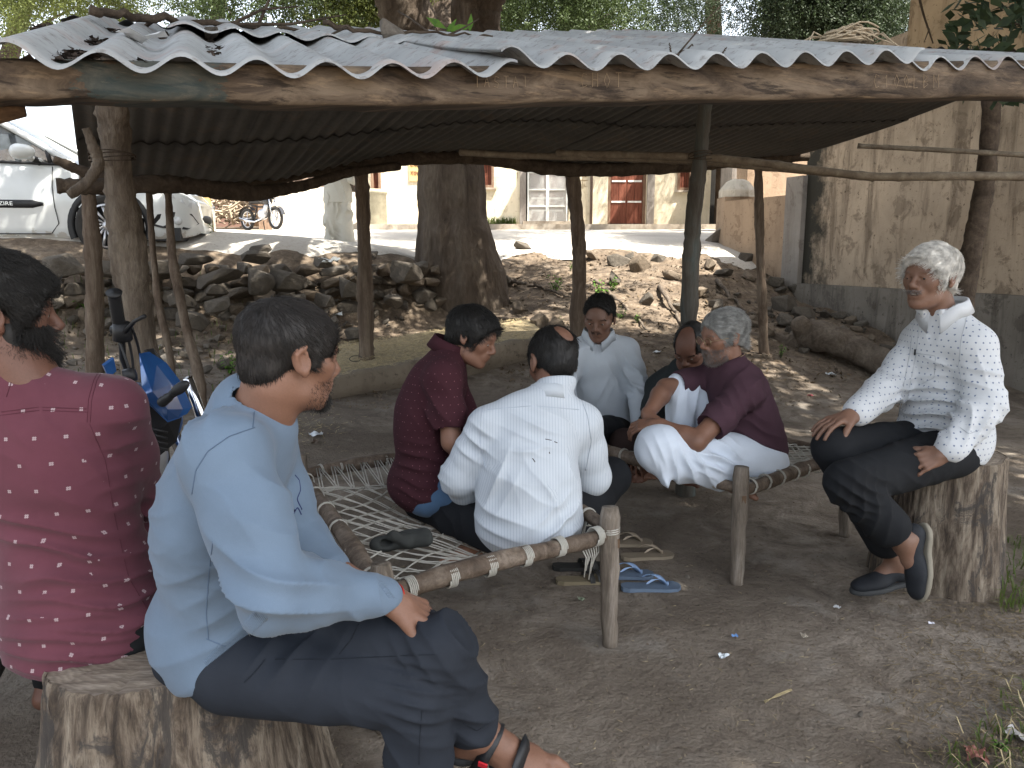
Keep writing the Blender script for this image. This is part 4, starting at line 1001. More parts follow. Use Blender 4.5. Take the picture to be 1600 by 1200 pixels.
# beam material with the teal paint left on it towards its left end
t = NT('hewn_beam'); co = t.coord('Object', (.5, 3, 4)); a = t.noise(co, 4.5, 8, .68, .7); c = t.ramp(a, [(0.32, (.028, .020, .014)), (0.47, (.082, .059, .041)), (0.62, (.155, .117, .082))])
b = t.noise(t.coord('Object', (.25, 2, 6)), 7, 8, .7, .3); c = t.mix(t.ramp(b, [(.56, (0, 0, 0)), (.64, (.6,)*3)]), c, (.23, .165, .105)); c = t.mix(t.ramp(b, [(.38, (.85,)*3), (.46, (0, 0, 0))]), c, (.022, .016, .012))
sx = t.n('ShaderNodeSeparateXYZ'); t.l(t.coord('Object'), sx.inputs[0]); nz_ = t.noise(t.coord('Object', (2, 2, 6)), 5, 5, .7)
xx = t.math('ADD', sx.outputs[0], t.math('MULTIPLY', nz_, .25)); wdw = t.math('MULTIPLY', t.math('GREATER_THAN', xx, -1.12), t.math('LESS_THAN', xx, -.89)); wdw = t.math('MULTIPLY', wdw, t.math('GREATER_THAN', nz_, .40))
c = t.mix(t.math('MULTIPLY', wdw, .5), c, (.030, .060, .062)); M_BEAM2 = t.out(c, .8, t.bump(b, .6, .006, t.bump(a, .5, .008)), .25)
beam = m.build('front_beam', M_BEAM2, sh, True)
def beamface(px, py, off=.004):
    Y = float(np.interp(px, [b[0] for b in BM], [b[3] for b in BM])); return W(px, py, Y-off)
SCR = dict(C=[[(.8, .9), (.3, 1), (0, .5), (.3, 0), (.8, .1)]], H=[[(0, 0), (0, 1)], [(0, .5), (.7, .5)], [(.7, 0), (.7, 1)]], O=[[(.4, 1), (0, .5), (.4, 0), (.8, .5), (.4, 1)]], T=[[(0, 1), (.8, 1)], [(.4, 1), (.4, 0)]], I=[[(.4, 0), (.4, 1)]], S=[[(.8, .9), (.2, 1), (.1, .6), (.7, .4), (.6, 0), (0, .1)]],
           A=[[(0, 0), (.4, 1), (.8, 0)], [(.2, .4), (.6, .4)]], G=[[(.8, .9), (.2, 1), (0, .4), (.4, 0), (.8, .2), (.8, .5), (.5, .5)]], L=[[(0, 1), (0, 0), (.6, 0)]], B=[[(0, 0), (0, 1), (.6, .8), (0, .5), (.7, .3), (0, 0)]], M=[[(0, 0), (0, 1), (.4, .4), (.8, 1), (.8, 0)]], P=[[(0, 0), (0, 1), (.7, .8), (0, .5)]], N=[[(0, 0), (0, 1), (.7, 0), (.7, 1)]])
SCR['1'] = [[(.2, .7), (.4, 1), (.4, 0)]]; SCR['0'] = SCR['O']
M_SCR = simple('scratched_pale_wood', (.27, .20, .13), .9, bump=0)
m = MB()
for px0, py0, size, txt, st in ((742, 136, 17, 'IASTAI', 15), (908, 136, 22, 'CHOT', 18), (1366, 137, 20, 'C100LBM', 15.5)):
    for i, ch in enumerate(txt):
        for pl_ in SCR[ch]: m.tube([beamface(px0+i*st+p[0]*st*.62, py0-p[1]*size+rng.normal()*.6) for p in pl_], .0007, 4)
m.build('scratched_writing', M_SCR, beam)
# left stub end under the beam
m = MB(); m.tube([W(-90, 178, 1.60), W(-10, 172, 1.62), W(38, 168, 1.64)], [.028, .027, .016], 10, .12); m.build('beam_end', M_BEAM, sh, True)
def post(pts, rad, mat, wob=.10, name='post', n=14, step=10, label=None, kn=.012):
    P = np.array([W(*p) if len(p) == 3 and abs(p[2]) < 30 and p[0] > 20 or len(p) == 3 and p[0] < -20 else np.array(p) for p in pts]); t = np.linspace(0, 1, len(P)); tt = np.linspace(0, 1, step*(len(P)-1)+1)
    Q = np.stack([np.interp(tt, t, P[:, i]) for i in range(3)], -1)
    for _ in range(step//2): Q[1:-1] = (Q[:-2]+Q[2:]+2*Q[1:-1])/4
    R_ = np.interp(tt, t, rad)*(1+.06*np.sin(tt*19+rng.random()*6)+.05*rng.normal(size=len(tt)))
    Q[1:-1] += rng.normal(size=Q[1:-1].shape)*kn*.15
    m = MB(); m.tube(Q, R_, n, wob); o = m.build(name, mat, sh, True)
    if label: o['label'] = label
    return o
def down(px, py, Y, px2, extra=.1):
    """foot of a post: straight on down to the soil"""
    return None
def foot_at(px, Y):
    X = (px-800)/F*(Y*1.02); return np.array([X, Y, gz(X, Y)-.08])
def P3(*a): return W(*a)
def post3(P, rad, mat, **k):
    P = [np.asarray(p, float) for p in P]; t = np.linspace(0, 1, len(P)); step = k.pop('step', 12); tt = np.linspace(0, 1, step*(len(P)-1)+1); P = np.array(P); name = k.pop('name', 'post'); label = k.pop('label', None); wob = k.pop('wob', .09); n = k.pop('n', 14)
    Q = np.stack([np.interp(tt, t, P[:, i]) for i in range(3)], -1)
    for _ in range(step): Q[1:-1] = (Q[:-2]+Q[2:]+2*Q[1:-1])/4
    R_ = np.interp(tt, t, rad)*(1+.05*np.sin(tt*17+rng.random()*6)+.035*rng.normal(size=len(tt)))
    m = MB(); m.tube(Q, R_, n, wob); o = m.build(name, mat, sh, True)
    if label: o['label'] = label
    return o
# thick forked post on the left
post3([W(172, 90, 3.15), W(176, 180, 3.2), W(185, 270, 3.25), W(198, 380, 3.3), W(212, 480, 3.32), foot_at(222, 3.35)], [.052, .054, .058, .066, .076, .092], M_BARKG, n=22, wob=.10, label='thick knobbly grey post')
post3([W(1106, 120, 3.95), W(1096, 230, 4.0), W(1084, 330, 4.05), W(1078, 430, 4.1), foot_at(1076, 4.25)], [.035, .037, .041, .044, .052], M_TEALP, label='post with worn teal paint')
post3([W(1552, 110, 4.3), W(1544, 260, 4.35), W(1522, 370, 4.4), W(1506, 460, 4.45), foot_at(1490, 4.55)], [.046, .048, .052, .055, .06], M_DKLOG, label='dark leaning post by the plaster wall')
post3([W(563, 255, 6.75), W(568, 330, 6.8), W(570, 430, 6.8), W(572, 532, 6.8), W(572, 548, 6.8)-np.array([0, 0, .35])], [.058, .060, .062, .072, .080], M_BARK)
post3([W(892, 258, 7.3), W(902, 340, 7.3), W(906, 420, 7.3), foot_at(900, 7.45)], [.062, .066, .068, .085], M_BARK)
post3([W(1185, 250, 7.9), W(1186, 340, 7.9), W(1190, 450, 7.9), foot_at(1190, 8.1)], [.040, .044, .044, .05], M_BARK)
post3([W(136, 270, 5.6), W(143, 360, 5.6), W(148, 440, 5.6), foot_at(150, 5.7)], [.050, .054, .060, .07], M_BARK, label='split dark post beside the thick post')
post3([W(232, 290, 5.9), W(238, 380, 5.8), W(246, 470, 5.7), W(268, 560, 5.6), foot_at(270, 5.6)], [.020, .024, .024, .028, .03], M_BARK, label='thin crooked prop')
post3([W(262, 285, 5.9), W(268, 400, 5.7), W(288, 500, 5.6), W(312, 588, 5.5), foot_at(315, 5.5)], [.026, .030, .036, .038, .042], M_BARK, label='leaning smooth prop')
# tied branch at the thick post, log purlins, bamboo rails
post3([W(134, 200, 3.0), W(148, 235, 3.02), W(156, 255, 3.03), W(138, 285, 3.0), W(108, 305, 2.95)], [.016, .020, .022, .020, .016], M_BARKG, name='branch')
post3([W(84, 249, 4.6), W(130, 268, 4.7), W(190, 285, 4.8)], [.022, .036, .04], M_DKLOG, name='purlin')
post3([W(88, 290, 4.4), W(150, 292, 4.5), W(260, 286, 4.8), W(330, 296, 5.1), W(400, 302, 5.4), W(470, 292, 5.8), W(550, 268, 6.3), W(624, 260, 6.6)], [.040, .046, .052, .060, .052, .042, .034, .030], M_DKLOG, name='purlin', step=14, label='long sagging log carrying the rear roof edge')
post3([W(255, 294, 6.2), W(400, 285, 6.3), W(520, 262, 6.6), W(640, 246, 6.75), W(760, 246, 7.0), W(870, 266, 7.2), W(1000, 264, 7.5), W(1130, 256, 7.8), W(1262, 244, 8.0)], [.045, .05, .05, .055, .06, .065, .06, .05, .045], M_DKLOG, name='purlin', step=14)
post3([W(520, 250, 6.5), W(570, 254, 6.6), W(600, 250, 6.6)], [.03, .04, .02], M_DKLOG, name='branch')
def bamboo(pts, r0, nodes=9):
    P = np.array([W(*p) for p in pts]); t = np.linspace(0, 1, len(P)); tt = np.linspace(0, 1, nodes*6+1); Q = np.stack([np.interp(tt, t, P[:, i]) for i in range(3)], -1)
    for _ in range(10): Q[1:-1] = (Q[:-2]+Q[2:]+2*Q[1:-1])/4
    R_ = np.full(len(tt), r0); R_[::6] *= 1.18
    m = MB(); m.tube(Q, R_, 10, .02); return m.build('bamboo_pole', M_BAMBOO, sh, True)
bamboo([(870, 240, 4.3), (1100, 245, 4.0), (1200, 256, 3.9), (1360, 277, 3.75), (1500, 275, 3.6), (1660, 276, 3.5)], .019, 12)
bamboo([(720, 238, 4.6), (800, 243, 4.4), (1000, 248, 4.15), (1100, 253, 4.08), (1300, 270, 3.9), (1366, 278, 3.85)], .018, 10)
bamboo([(1340, 228, 4.5), (1480, 235, 4.3), (1660, 246, 4.1)], .013, 6)
# tie ropes round the joints
M_ROPE = simple('grey_cotton_rope', (.36, .345, .30), .95, var=.2, bump=.4, bscale=300)
M_HEMP = simple('pale_jute_rope', (.42, .34, .24), .95, var=.25, bump=.5, bscale=200)
for (px, py, Y, r_) in ((1094, 247, 3.99, .058), (176, 250, 3.2, .085)):
    m = MB(); c = W(px, py, Y)
    for k in range(4): m.tube([c+np.array([math.cos(a)*r_, math.sin(a)*r_, .006*k+.012*math.sin(a+k)]) for a in np.linspace(0, 6.283, 20)], .0025, 5, cap=False)
    m.build('tie_rope', M_DKLOG, sh, True)
# ---- things lying on the roof
def rooft(px, b, lift=.03):
    s = eave_s(px); p = eave(np.array([s]))[0]+SB*b; p = p+np.array([0, 0, b*.32+lift+.026*(-math.cos((s-s0)/PIT*2*math.pi))]); return p
m = MB()
for (px, b, h, r_) in ((70, .10, -.02, .022), (190, .10, -.02, 0), ):
    pass
V = []; Fs = []; n = 0
for _ in range(1500):
    px = rng.uniform(-40, 420)*rng.random()**.6; b = rng.uniform(.05, 1.3)
    s = eave_s(px); k = round((s-s0)/PIT); s = s0+k*PIT+rng.normal()*.018; cl = math.sin(k*2.1+b*5)+math.sin(b*11+k)
    if cl < .3: continue
    p = eave(np.array([s]))[0]+SB*b+np.array([0, 0, b*.300-.026+.012*rng.random()+.004]); a = rng.normal(size=3)*np.array([.009, .009, .003]); c = rng.normal(size=3)*np.array([.008, .008, .003])
    V += [p-a, p-c, p+a, p+c]; Fs.append((n, n+1, n+2, n+3)); n += 4
tag(mk('leaf_litter', V, Fs, simple('dry_dark_leaves', (.045, .032, .024), .9, var=.6, scale=90, bump=0)), 'dry dark leaf litter gathered in the roof corrugations', 'leaf litter', kind='stuff')
# long branch on the ridge at the left, twigs
def twig(pts, r0, name, label, mat=M_DKLOG, br=0, cat='branch'):
    P = np.array([np.asarray(p, float) for p in pts]); t = np.linspace(0, 1, len(P)); tt = np.linspace(0, 1, 24); Q = np.stack([np.interp(tt, t, P[:, i]) for i in range(3)], -1)
    for _ in range(4): Q[1:-1] = (Q[:-2]+Q[2:]+2*Q[1:-1])/4
    Q[1:-1] += rng.normal(size=Q[1:-1].shape)*r0*.35
    m = MB(); m.tube(Q, np.linspace(r0, r0*.35, 24), 7, .15)
    for _ in range(br):
        i = rng.integers(5, 20); d = nrm(Q[i+1]-Q[i])+rng.normal(size=3)*.6; L = .12+.25*rng.random(); m.tube([Q[i], Q[i]+d*L*.5+rng.normal(size=3)*.01, Q[i]+d*L], [r0*.5, r0*.35, r0*.15], 5)
    o = m.build(name, mat, None, True, base=Q[0]); tag(o, label, cat); return o
twig([W(140, 14, 2.5), W(200, 26, 2.6), W(300, 36, 2.9), W(400, 42, 3.2), W(500, 50, 3.3)], .016, 'fallen_branch', 'long dark branch lying along the top of the roof on the left', br=4)
twig([W(505, 34, 3.0), W(560, 50, 3.0), W(660, 50, 3.1), W(770, 57, 3.2)], .010, 'fallen_branch', 'forked twig lying on the roof in front of the tree trunk', br=5)
twig([rooft(1072, .10, .012), rooft(1090, .12, .03), rooft(1128, .14, .012)], .0055, 'twig', 'short curved twig on the grey roof sheet', br=1, cat='twig')
twig([rooft(1059, .03, .0), rooft(1064, .06, .045)], .0032, 'twig', 'tiny upright twig caught at the roof edge', cat='twig')
twig([rooft(1160, .12, .012), rooft(1180, .13, .02)], .004, 'twig', 'small dark twig on the roof right of the curved one', cat='twig')
st = rock('roof_stone', W(613, 50, 3.05), (.14, .10, .11), None, 13, rot=(.2, .7, .3)); tag(st, 'pointed pale stone weighing down the roof sheets', 'stone')
st = rock('roof_stone', W(330, 50, 2.6), (.09, .06, .04), None, 2); tag(st, 'flat dark stone on the roof below the long branch', 'stone')
wr = MB(); c0 = W(180, 50, 2.0); wr.grid([[c0+np.array([.035*i, .02*j, .012*math.sin(i*2+j)]) for j in range(4)] for i in range(4)])
tag(wr.build('wrapper', simple('white_wrapper', (.6, .6, .6), .6, bump=0)), 'crumpled white wrapper lying in a roof channel', 'litter')
# bundle of jute rope
m = MB(); c0 = W(1325, 58, 3.3)
for k in range(26):
    a0 = rng.random()*6.28; r_ = .035+.075*rng.random(); h_ = .02+.06*rng.random(); ph = rng.random()*6; P = []
    for a in np.linspace(0, 5+rng.random()*2, 22): P.append(c0+np.array([math.cos(a+a0)*r_*1.15+rng.normal()*.003, math.sin(a+a0)*r_*.7, h_*(math.sin(a*1.3+ph)*.5+.5)*(1-.4*abs(math.cos(a+a0)))-.02]))
    m.tube(P, .0036, 5)
for s_ in (-1, 1):
    for k in range(3): m.tube([c0+np.array([s_*.1, 0, .0]), c0+np.array([s_*.14, .02*k, .02*rng.random()]), c0+np.array([s_*(.17+.03*k), .03*k-.03, -.03])], .0034, 5)
rb = m.build('rope_bundle', M_HEMP, None, True, base=c0); tag(rb, 'loose heap of pale jute rope on top of the roof', 'rope')

# ---------------------------------------------------------------- trees
M_TRUNK = wood('old_tree_bark', (.050, .036, .026), (.115, .088, .066), (.185, .15, .115), (2.2, 2.2, .5), 2.2, .95, 1.0, bd=.04)
def leaf_mat(name, col, tr=.35):
    t = NT(name); oi = t.n('ShaderNodeObjectInfo'); co = t.coord(); a = t.noise(co, 2.0, 4); b = t.noise(co, 40, 2)
    c = t.ramp(a, [(.3, g3(col, .6)), (.7, (col[0]*1.5, col[1]*1.35, col[2]*1.2))]); c = t.mix(t.ramp(b, [(.4, (0, 0, 0)), (.6, (.5,)*3)]), c, (col[0]*1.7, col[1]*1.4, col[2]))
    tl = t.n('ShaderNodeBsdfTranslucent'); t.l(c, tl.inputs[0]); mx = t.n('ShaderNodeMixShader'); mx.inputs[0].default_value = tr
    t.out(c, .6, None, .3); o = t.t.nodes['Material Output']; t.l(t.b.outputs[0], mx.inputs[1]); t.l(tl.outputs[0], mx.inputs[2]); t.l(mx.outputs[0], o.inputs[0]); return t.m
M_LEAF = leaf_mat('neem_leaves', (.042, .070, .024), .3); M_LEAFD = leaf_mat('dark_leaves', (.028, .048, .024), .25); M_LEAFY = leaf_mat('yellow_green_leaves', (.085, .115, .035), .4); M_WEED = leaf_mat('weed_leaves', (.10, .22, .04), .4)
def sprays(cent, n_per, L, lw, r, droop=.6, ll=.035):
    """feathery sprays: a rachis of paired leaflets; returns quads"""
    n = len(cent)*n_per; c = np.repeat(cent, n_per, 0)+r.normal(size=(n, 3))*L*.7
    d = r.normal(size=(n, 3)); d[:, 2] -= droop; d = nrm2(d); s = nrm2(np.cross(d, r.normal(size=(n, 3)))); k = 7
    V = []
    for i in range(k):
        p = c+d*(L*(i/k-.5))[..., None] if np.ndim(L) else c+d*(L*(i/k-.5)); p = p+np.array([0, 0, -1])*(i/k)**2*L*.25
        for sg in (-1, 1):
            e = nrm2(s*sg+d*.6+r.normal(size=d.shape)*.25)*ll; w = nrm2(np.cross(e, d)+r.normal(size=d.shape)*.3); w = nrm2(np.cross(w, e))*lw
            V.append(np.stack([p, p+e*.5+w, p+e, p+e*.5-w], 1))
    V = np.concatenate(V); return V.reshape(-1, 3)
def leafcloud(name, V, mat, parent):
    q = np.arange(len(V)).reshape(-1, 4); o = fast_mesh(name, V, q, mat, parent, False); o['kind'] = 'stuff'; return o
# main tree behind the shelter
tr = thing('shade_tree', 'big old tree with a thick flaring trunk behind the shelter', 'tree', tuple(W(715, 470, 10.0)))
def limb(pts, rad, parent, name='limb', mat=M_TRUNK, n=18, wob=.06, step=10):
    P = np.array([np.asarray(p, float) for p in pts]); t = np.linspace(0, 1, len(P)); tt = np.linspace(0, 1, step*(len(P)-1)+1); Q = np.stack([np.interp(tt, t, P[:, i]) for i in range(3)], -1)
    for _ in range(step): Q[1:-1] = (Q[:-2]+Q[2:]+2*Q[1:-1])/4
    m = MB(); m.tube(Q, np.interp(tt, t, rad), n, wob); return m.build(name, mat, parent, True)
T0 = W(718, 470, 10.0)
S = SDF(); b_ = [W(722, 520, 10.0), W(720, 440, 10.0), W(712, 380, 10.0), W(706, 300, 10.0), W(702, 200, 10.1), W(700, 110, 10.2)]; rr = [.62, .53, .465, .405, .42, .46]
S.chain(b_, rr, .1)
for (px, py, dx, dy, r_) in ((790, 470, .45, -.2, .12), (655, 480, -.25, -.5, .13), (720, 490, .05, -.7, .12), (770, 480, .3, -.5, .12), (680, 470, -.5, 0, .12)):
    S.cone(W(715, 380, 10.0)+np.array([dx*.3, dy*.3, 0]), T0+np.array([dx*1.35, dy*.9, -.35]), .16, r_, .25)
v_, q_ = polymesh(S, .035); v_ = relax(v_, q_, 1); nn = vnormals(v_, q_); a_ = np.arctan2(v_[:, 1]-10, v_[:, 0]+.85)
v_ = v_+nn*(.012*np.sin(a_*11+sines(v_*np.array([1, 1, .4]), 4, 3)*2.5)+.024*sines(v_*np.array([2, 2, .8]), 4, 4, 7)+.014*sines(v_, 24, 6, 7))[:, None]
fast_mesh('trunk', v_, q_, M_TRUNK, tr)
limb([W(672, 120, 10.15), W(652, 60, 10.1), W(625, 0, 10.0), W(590, -80, 9.8), W(520, -200, 9.2)], [.40, .34, .30, .27, .22], tr)
limb([W(736, 120, 10.15), W(742, 60, 10.1), W(745, 0, 10.0), W(780, -80, 9.6), W(860, -220, 8.6)], [.40, .33, .30, .27, .22], tr)
limb([W(700, 100, 10.3), W(700, 40, 10.6), W(695, -60, 11), W(690, -200, 11.6)], [.33, .30, .26, .2], tr)
r = np.random.default_rng(21)
def blob_pts(c, rad, n, r, hollow=.5):
    p = r.normal(size=(n, 3)); p = nrm2(p)*(hollow+(1-hollow)*r.random(n)**.5)[:, None]; return np.asarray(c)+p*np.asarray(rad)
# overhead crown: unseen clumps, set and thinned to shade the yard, not the road
cl = []
for _ in range(330):
    a = r.random()*6.28; q = math.sqrt(r.random()); c = np.array([.9+7.2*q*math.cos(a), 3.6+5.4*q*math.sin(a), 6.3+2.2*(1-q*q)*r.random()+r.normal()*.5])
    cl.append(c)
cl = np.array(cl); cl = cl[~((cl[:, 1] > 6.9) & (cl[:, 0] < 2.5))]; cl = cl[~((cl[:, 1] > 6.3) & (cl[:, 0] > 2.5))]
cl = np.concatenate([cl, np.stack([r.uniform(.2, 2.6, 22), r.uniform(8.2, 9.8, 22), r.uniform(5.6, 6.8, 22)], 1), np.stack([r.uniform(0, 6, 60), r.uniform(-.5, 3, 60), r.uniform(5.8, 7, 60)], 1)])  # extra clumps added to shade the trunk and the near yard
# keep the sunlit gap over the mound and the car
V = sprays(np.repeat(cl, 18, 0)+r.normal(size=(len(cl)*18, 3))*np.array([.55, .55, .35]), 3, .42, .030, r, .3, .11)
leafcloud('crown', V, M_LEAF, tr)
for _ in range(16):
    a = r.random()*6.28; q = .4+.6*r.random(); e = np.array([-.4+6*q*math.cos(a), 5.2+5.4*q*math.sin(a), 6.6+r.random()]); s_ = W(650 if a > 3 else 790, -200, 9.2); mid = (s_+e)/2+np.array([0, 0, .3]); limb([s_, mid, e], [.11, .07, .02], tr, 'branch', n=8, step=6)
# visible foliage above the roof
def hang(pxr, pyr, Yr, n, mat, label, base, clump=3, per=5, L=.30, ll=.045, lw=.011, cat='tree', trunk=True, name='leafy_tree', dens=None):
    root = thing(name, label, cat, base); c = []
    for _ in range(n):
        px = r.uniform(*pxr); py = r.uniform(*pyr); Y = r.uniform(*Yr)
        if dens is not None and not dens(px, py): continue
        c.append(W(px, py, Y))
    c = np.array(c); c = np.repeat(c, clump, 0)+r.normal(size=(len(c)*clump, 3))*.16
    leafcloud('crown', sprays(c, per, L, lw, r, .7, ll), mat, root)
    return root
def addlimbs(root, segs, mat=M_TRUNK):
    for pts, rad in segs: limb([W(*p) for p in pts], rad, root, 'branch', mat, 7, .05, 6)
d_l = lambda px, py: (math.sin(px*.045+1)+math.sin(px*.017+py*.05)+.1 > py*.045)
t1 = hang((-40, 235), (-160, 34), (10.5, 14), 480, M_LEAFY, 'yellow green leafy tree beyond the left end of the roof', tuple(WZ(60, 395, 1.36)*0+np.array([-9, 14, 1.5])), dens=d_l)
addlimbs(t1, [([(-60, 390, 14), (-20, 200, 14), (60, -60, 13)], [.22, .18, .10]), ([(60, -60, 13), (150, 0, 12), (215, 20, 12)], [.05, .03, .01]), ([(-20, 100, 14), (60, 40, 13), (120, 10, 12)], [.06, .03, .01])])
d_m = lambda px, py: py < 12+26*max(0, math.sin((px-270)*.021))+18*math.sin(px*.11)+r.normal()*10
t2_ = hang((275, 480), (-150, 50), (9.5, 12), 330, M_LEAF, 'thin drooping sprays of a light leaved tree against the white sky', (-5.5, 13, 1.6), clump=2, per=4, dens=d_m)
addlimbs(t2_, [([(330, 300, 13), (335, 100, 12.5), (350, -120, 11)], [.14, .12, .08]), ([(430, -60, 10.5), (440, 10, 10.5), (462, 48, 10.5)], [.018, .014, .006]), ([(360, -60, 10.5), (345, 0, 10.5), (372, 36, 10.5)], [.014, .01, .004]), ([(462, 30, 10.4), (480, 40, 10.4), (500, 52, 10.4)], [.010, .008, .004])])
t3_ = hang((500, 660), (-150, 58), (10.6, 12.5), 520, M_LEAFY, 'yellow green foliage hanging just left of the big trunk', (-2.8, 14, 1.7), dens=lambda px, py: py < 30+26*math.sin(px*.09)+(px-520)*.25)
addlimbs(t3_, [([(560, 300, 14), (565, 100, 14), (560, -120, 13)], [.16, .13, .08]), ([(540, -60, 11), (530, 20, 11), (510, 66, 11)], [.014, .010, .005]), ([(600, 0, 11), (575, 40, 11), (555, 62, 11)], [.010, .008, .004])])
t4_ = hang((745, 1000), (-170, 66), (12, 17), 1500, M_LEAF, 'dense green tree right behind the big trunk', (1.5, 21, 2.2), clump=3, dens=lambda px, py: r.random() < .55+.35*math.sin(px*.05))
addlimbs(t4_, [([(880, 360, 22), (885, 150, 20), (890, -100, 15)], [.26, .22, .14]), ([(900, 66, 13), (930, 30, 13), (985, 10, 13)], [.012, .010, .006]), ([(930, 64, 13), (945, 30, 13), (1000, 62, 13)], [.008, .008, .005])])
t5_ = hang((960, 1260), (-170, 68), (14, 19), 1300, M_LEAFD, 'dark leaved tree with white sky showing through it', (5, 24, 2.3), clump=3, dens=lambda px, py: r.random() < .30+.30*math.sin(px*.035+2)+.25*math.sin(py*.1+px*.02))
addlimbs(t5_, [([(1130, 360, 24), (1120, 150, 22), (1110, -100, 16)], [.28, .24, .15])])
t6_ = hang((1215, 1400), (-170, 70), (11.5, 15), 1300, M_LEAFD, 'very dark tree growing against the end of the tall house wall', (6.2, 16, 2.0), clump=3)
addlimbs(t6_, [([(1330, 300, 15), (1325, 120, 14.5), (1320, -100, 13)], [.2, .17, .12])])
t7_ = hang((1590, 1700), (-90, 22), (3.6, 4.4), 12, M_LEAFD, 'broad green leaves of a shrub reaching over the right end of the roof', (4.2, 4.6, 0.0), clump=2, per=3, L=.20, ll=.085, lw=.022, cat='shrub', name='shrub')
addlimbs(t7_, [([(1660, 600, 4.6), (1670, 200, 4.4), (1650, -40, 4.1)], [.03, .024, .014]), ([(1650, 60, 4.2), (1600, 40, 4.1), (1560, 30, 4.0)], [.008, .006, .003])])
t8_ = hang((1060, 1100), (-120, 10), (4.5, 5), 1, M_LEAFY, 'thin vine stem climbing the mud plaster above the roof', (4.0, 9.4, 4.0), clump=1, per=2, cat='vine', name='vine')
addlimbs(t8_, [([(1430, -30, 8.6), (1442, 20, 8.6), (1452, 50, 8.6), (1458, 68, 8.6)], [.014, .012, .010, .006]), ([(1452, 45, 8.6), (1444, 66, 8.6)], [.008, .004])])
sh2 = thing('sapling', 'bright sprig of new leaves on the roof against the trunk', 'sprig', tuple(W(715, 60, 4.0)))
lv = []
for (px, py, a, s_) in ((682, 36, 2.6, .06), (718, 44, .2, .07), (705, 42, 1.0, .05), (735, 36, 1.5, .05), (712, 50, -.4, .05), (725, 52, -.2, .045)):
    c = W(px, py, 4.0); dx = np.array([math.cos(a), .2, math.sin(a)])*s_; w = np.array([-math.sin(a), .3, math.cos(a)])*s_*.3; lv += [c-dx, c+w, c+dx, c-w]
leafcloud('leaves', np.array(lv), M_WEED, sh2); limb([W(715, 62, 4.0), W(700, 44, 4.0), W(690, 38, 4.0)], [.004, .003, .002], sh2, 'stem', n=5, step=3); limb([W(715, 62, 4.0), W(730, 48, 4.0), W(735, 38, 4.0)], [.004, .003, .002], sh2, 'stem', n=5, step=3)
# ---------------------------------------------------------------- low straw covered platform
M_KERB = plaster('mud_kerb', (.20, .165, .125), (.09, .07, .05), 3, True, .3)
M_STRAWG = simple('trampled_chaff', (.28, .225, .135), .95, var=.4, scale=25, bump=.6, bscale=120)
pf = thing('mud_platform', 'low raised mud platform with a worn kerb, strewn with chaff', 'platform', tuple(W(640, 560, 6.6)))
F0, F1, B1_, B0_ = W(360, 622, 5.45), W(862, 524, 7.65), W(826, 496, 8.7), W(380, 556, 7.1)
nu, nv = 60, 24; G = np.zeros((nu, nv, 3))
for i in range(nu):
    for j in range(nv):
        a, b = i/(nu-1), j/(nv-1); G[i, j] = lerp(lerp(F0, F1, a), lerp(B0_, B1_, a), b)
fl = G.reshape(-1, 3); z_ = sines(fl, 5, 51, 5)*.012+sines(fl, 22, 52, 6)*.006; G[..., 2] += z_.reshape(nu, nv)-.012
m = MB(); m.grid(G); m.build('platform_top', M_STRAWG, pf, True)
dF = nrm((F1-F0)*np.array([1, 1, 0])); nF = np.array([dF[1], -dF[0], 0]); G = []
for i in range(120):
    c = lerp(F0, F1, i/119); w = sines(np.array([[c[0]*1.0, c[1], 0]]), 9, 61)[0]*.012; w2 = sines(np.array([[c[0], c[1], 5]]), 14, 62)[0]*.010
    G.append([c-nF*.13+np.array([0, 0, -.02]), c-nF*.10+np.array([0, 0, .010+w2]), c+nF*(.0+w)+np.array([0, 0, .012+w2]), c+nF*(.025+w)+np.array([0, 0, -.012]), c+nF*(.020+w)+np.array([0, 0, -.10+w2]), c+nF*(.005+w)+np.array([0, 0, -.16]), c-nF*.04+np.array([0, 0, -.19+w2]), c-nF*.06+np.array([0, 0, -.5])])
m = MB(); m.grid(np.array(G)); m.build('kerb', M_KERB, pf, True)
def straws(name, fn, n, L, r_, mat, label, parent=None, lift=.006, th=.0013):
    V = []; Fs = []; k = 0
    for _ in range(n):
        p = fn()
        if p is None: continue
        a = rng.random()*6.28; l = L*(.4+rng.random()); d = np.array([math.cos(a), math.sin(a), rng.normal()*.15])*l/2; w = np.array([-math.sin(a), math.cos(a), 0])*th; c = p+np.array([0, 0, lift*(.3+rng.random())])
        V += [c-d-w, c-d+w, c+d*.9+w+np.array([0, 0, .002]), c+d-w]; Fs.append((k, k+1, k+2, k+3)); k += 4
    o = mk(name, V, Fs, mat, parent)
    if parent is None: tag(o, label, 'straw', kind='stuff')
    else: o['kind'] = 'stuff'
    return o
M_STRAW = simple('dry_straw', (.42, .34, .19), .8, var=.4, scale=30, bump=0)
straws('straw', lambda: lerp(lerp(F0, F1, rng.random()), lerp(B0_, B1_, rng.random()), rng.random()), 6500, .05, 0, M_STRAW, '', pf, .012, .0018)
def gp(x0, x1, y0, y1, dens=None):
    def f():
        px, py = rng.uniform(x0, x1), rng.uniform(y0, y1)
        if dens and rng.random() > dens(px, py): return None
        return ground_pt(px, py)
    return f
straws('straw', gp(430, 1600, 560, 1200), 1100, .018, 0, simple('dull_straw', (.26, .21, .13), .9, var=.5, scale=30, bump=0), 'bits of dry straw scattered over the packed earth floor', None, .004, .0007)
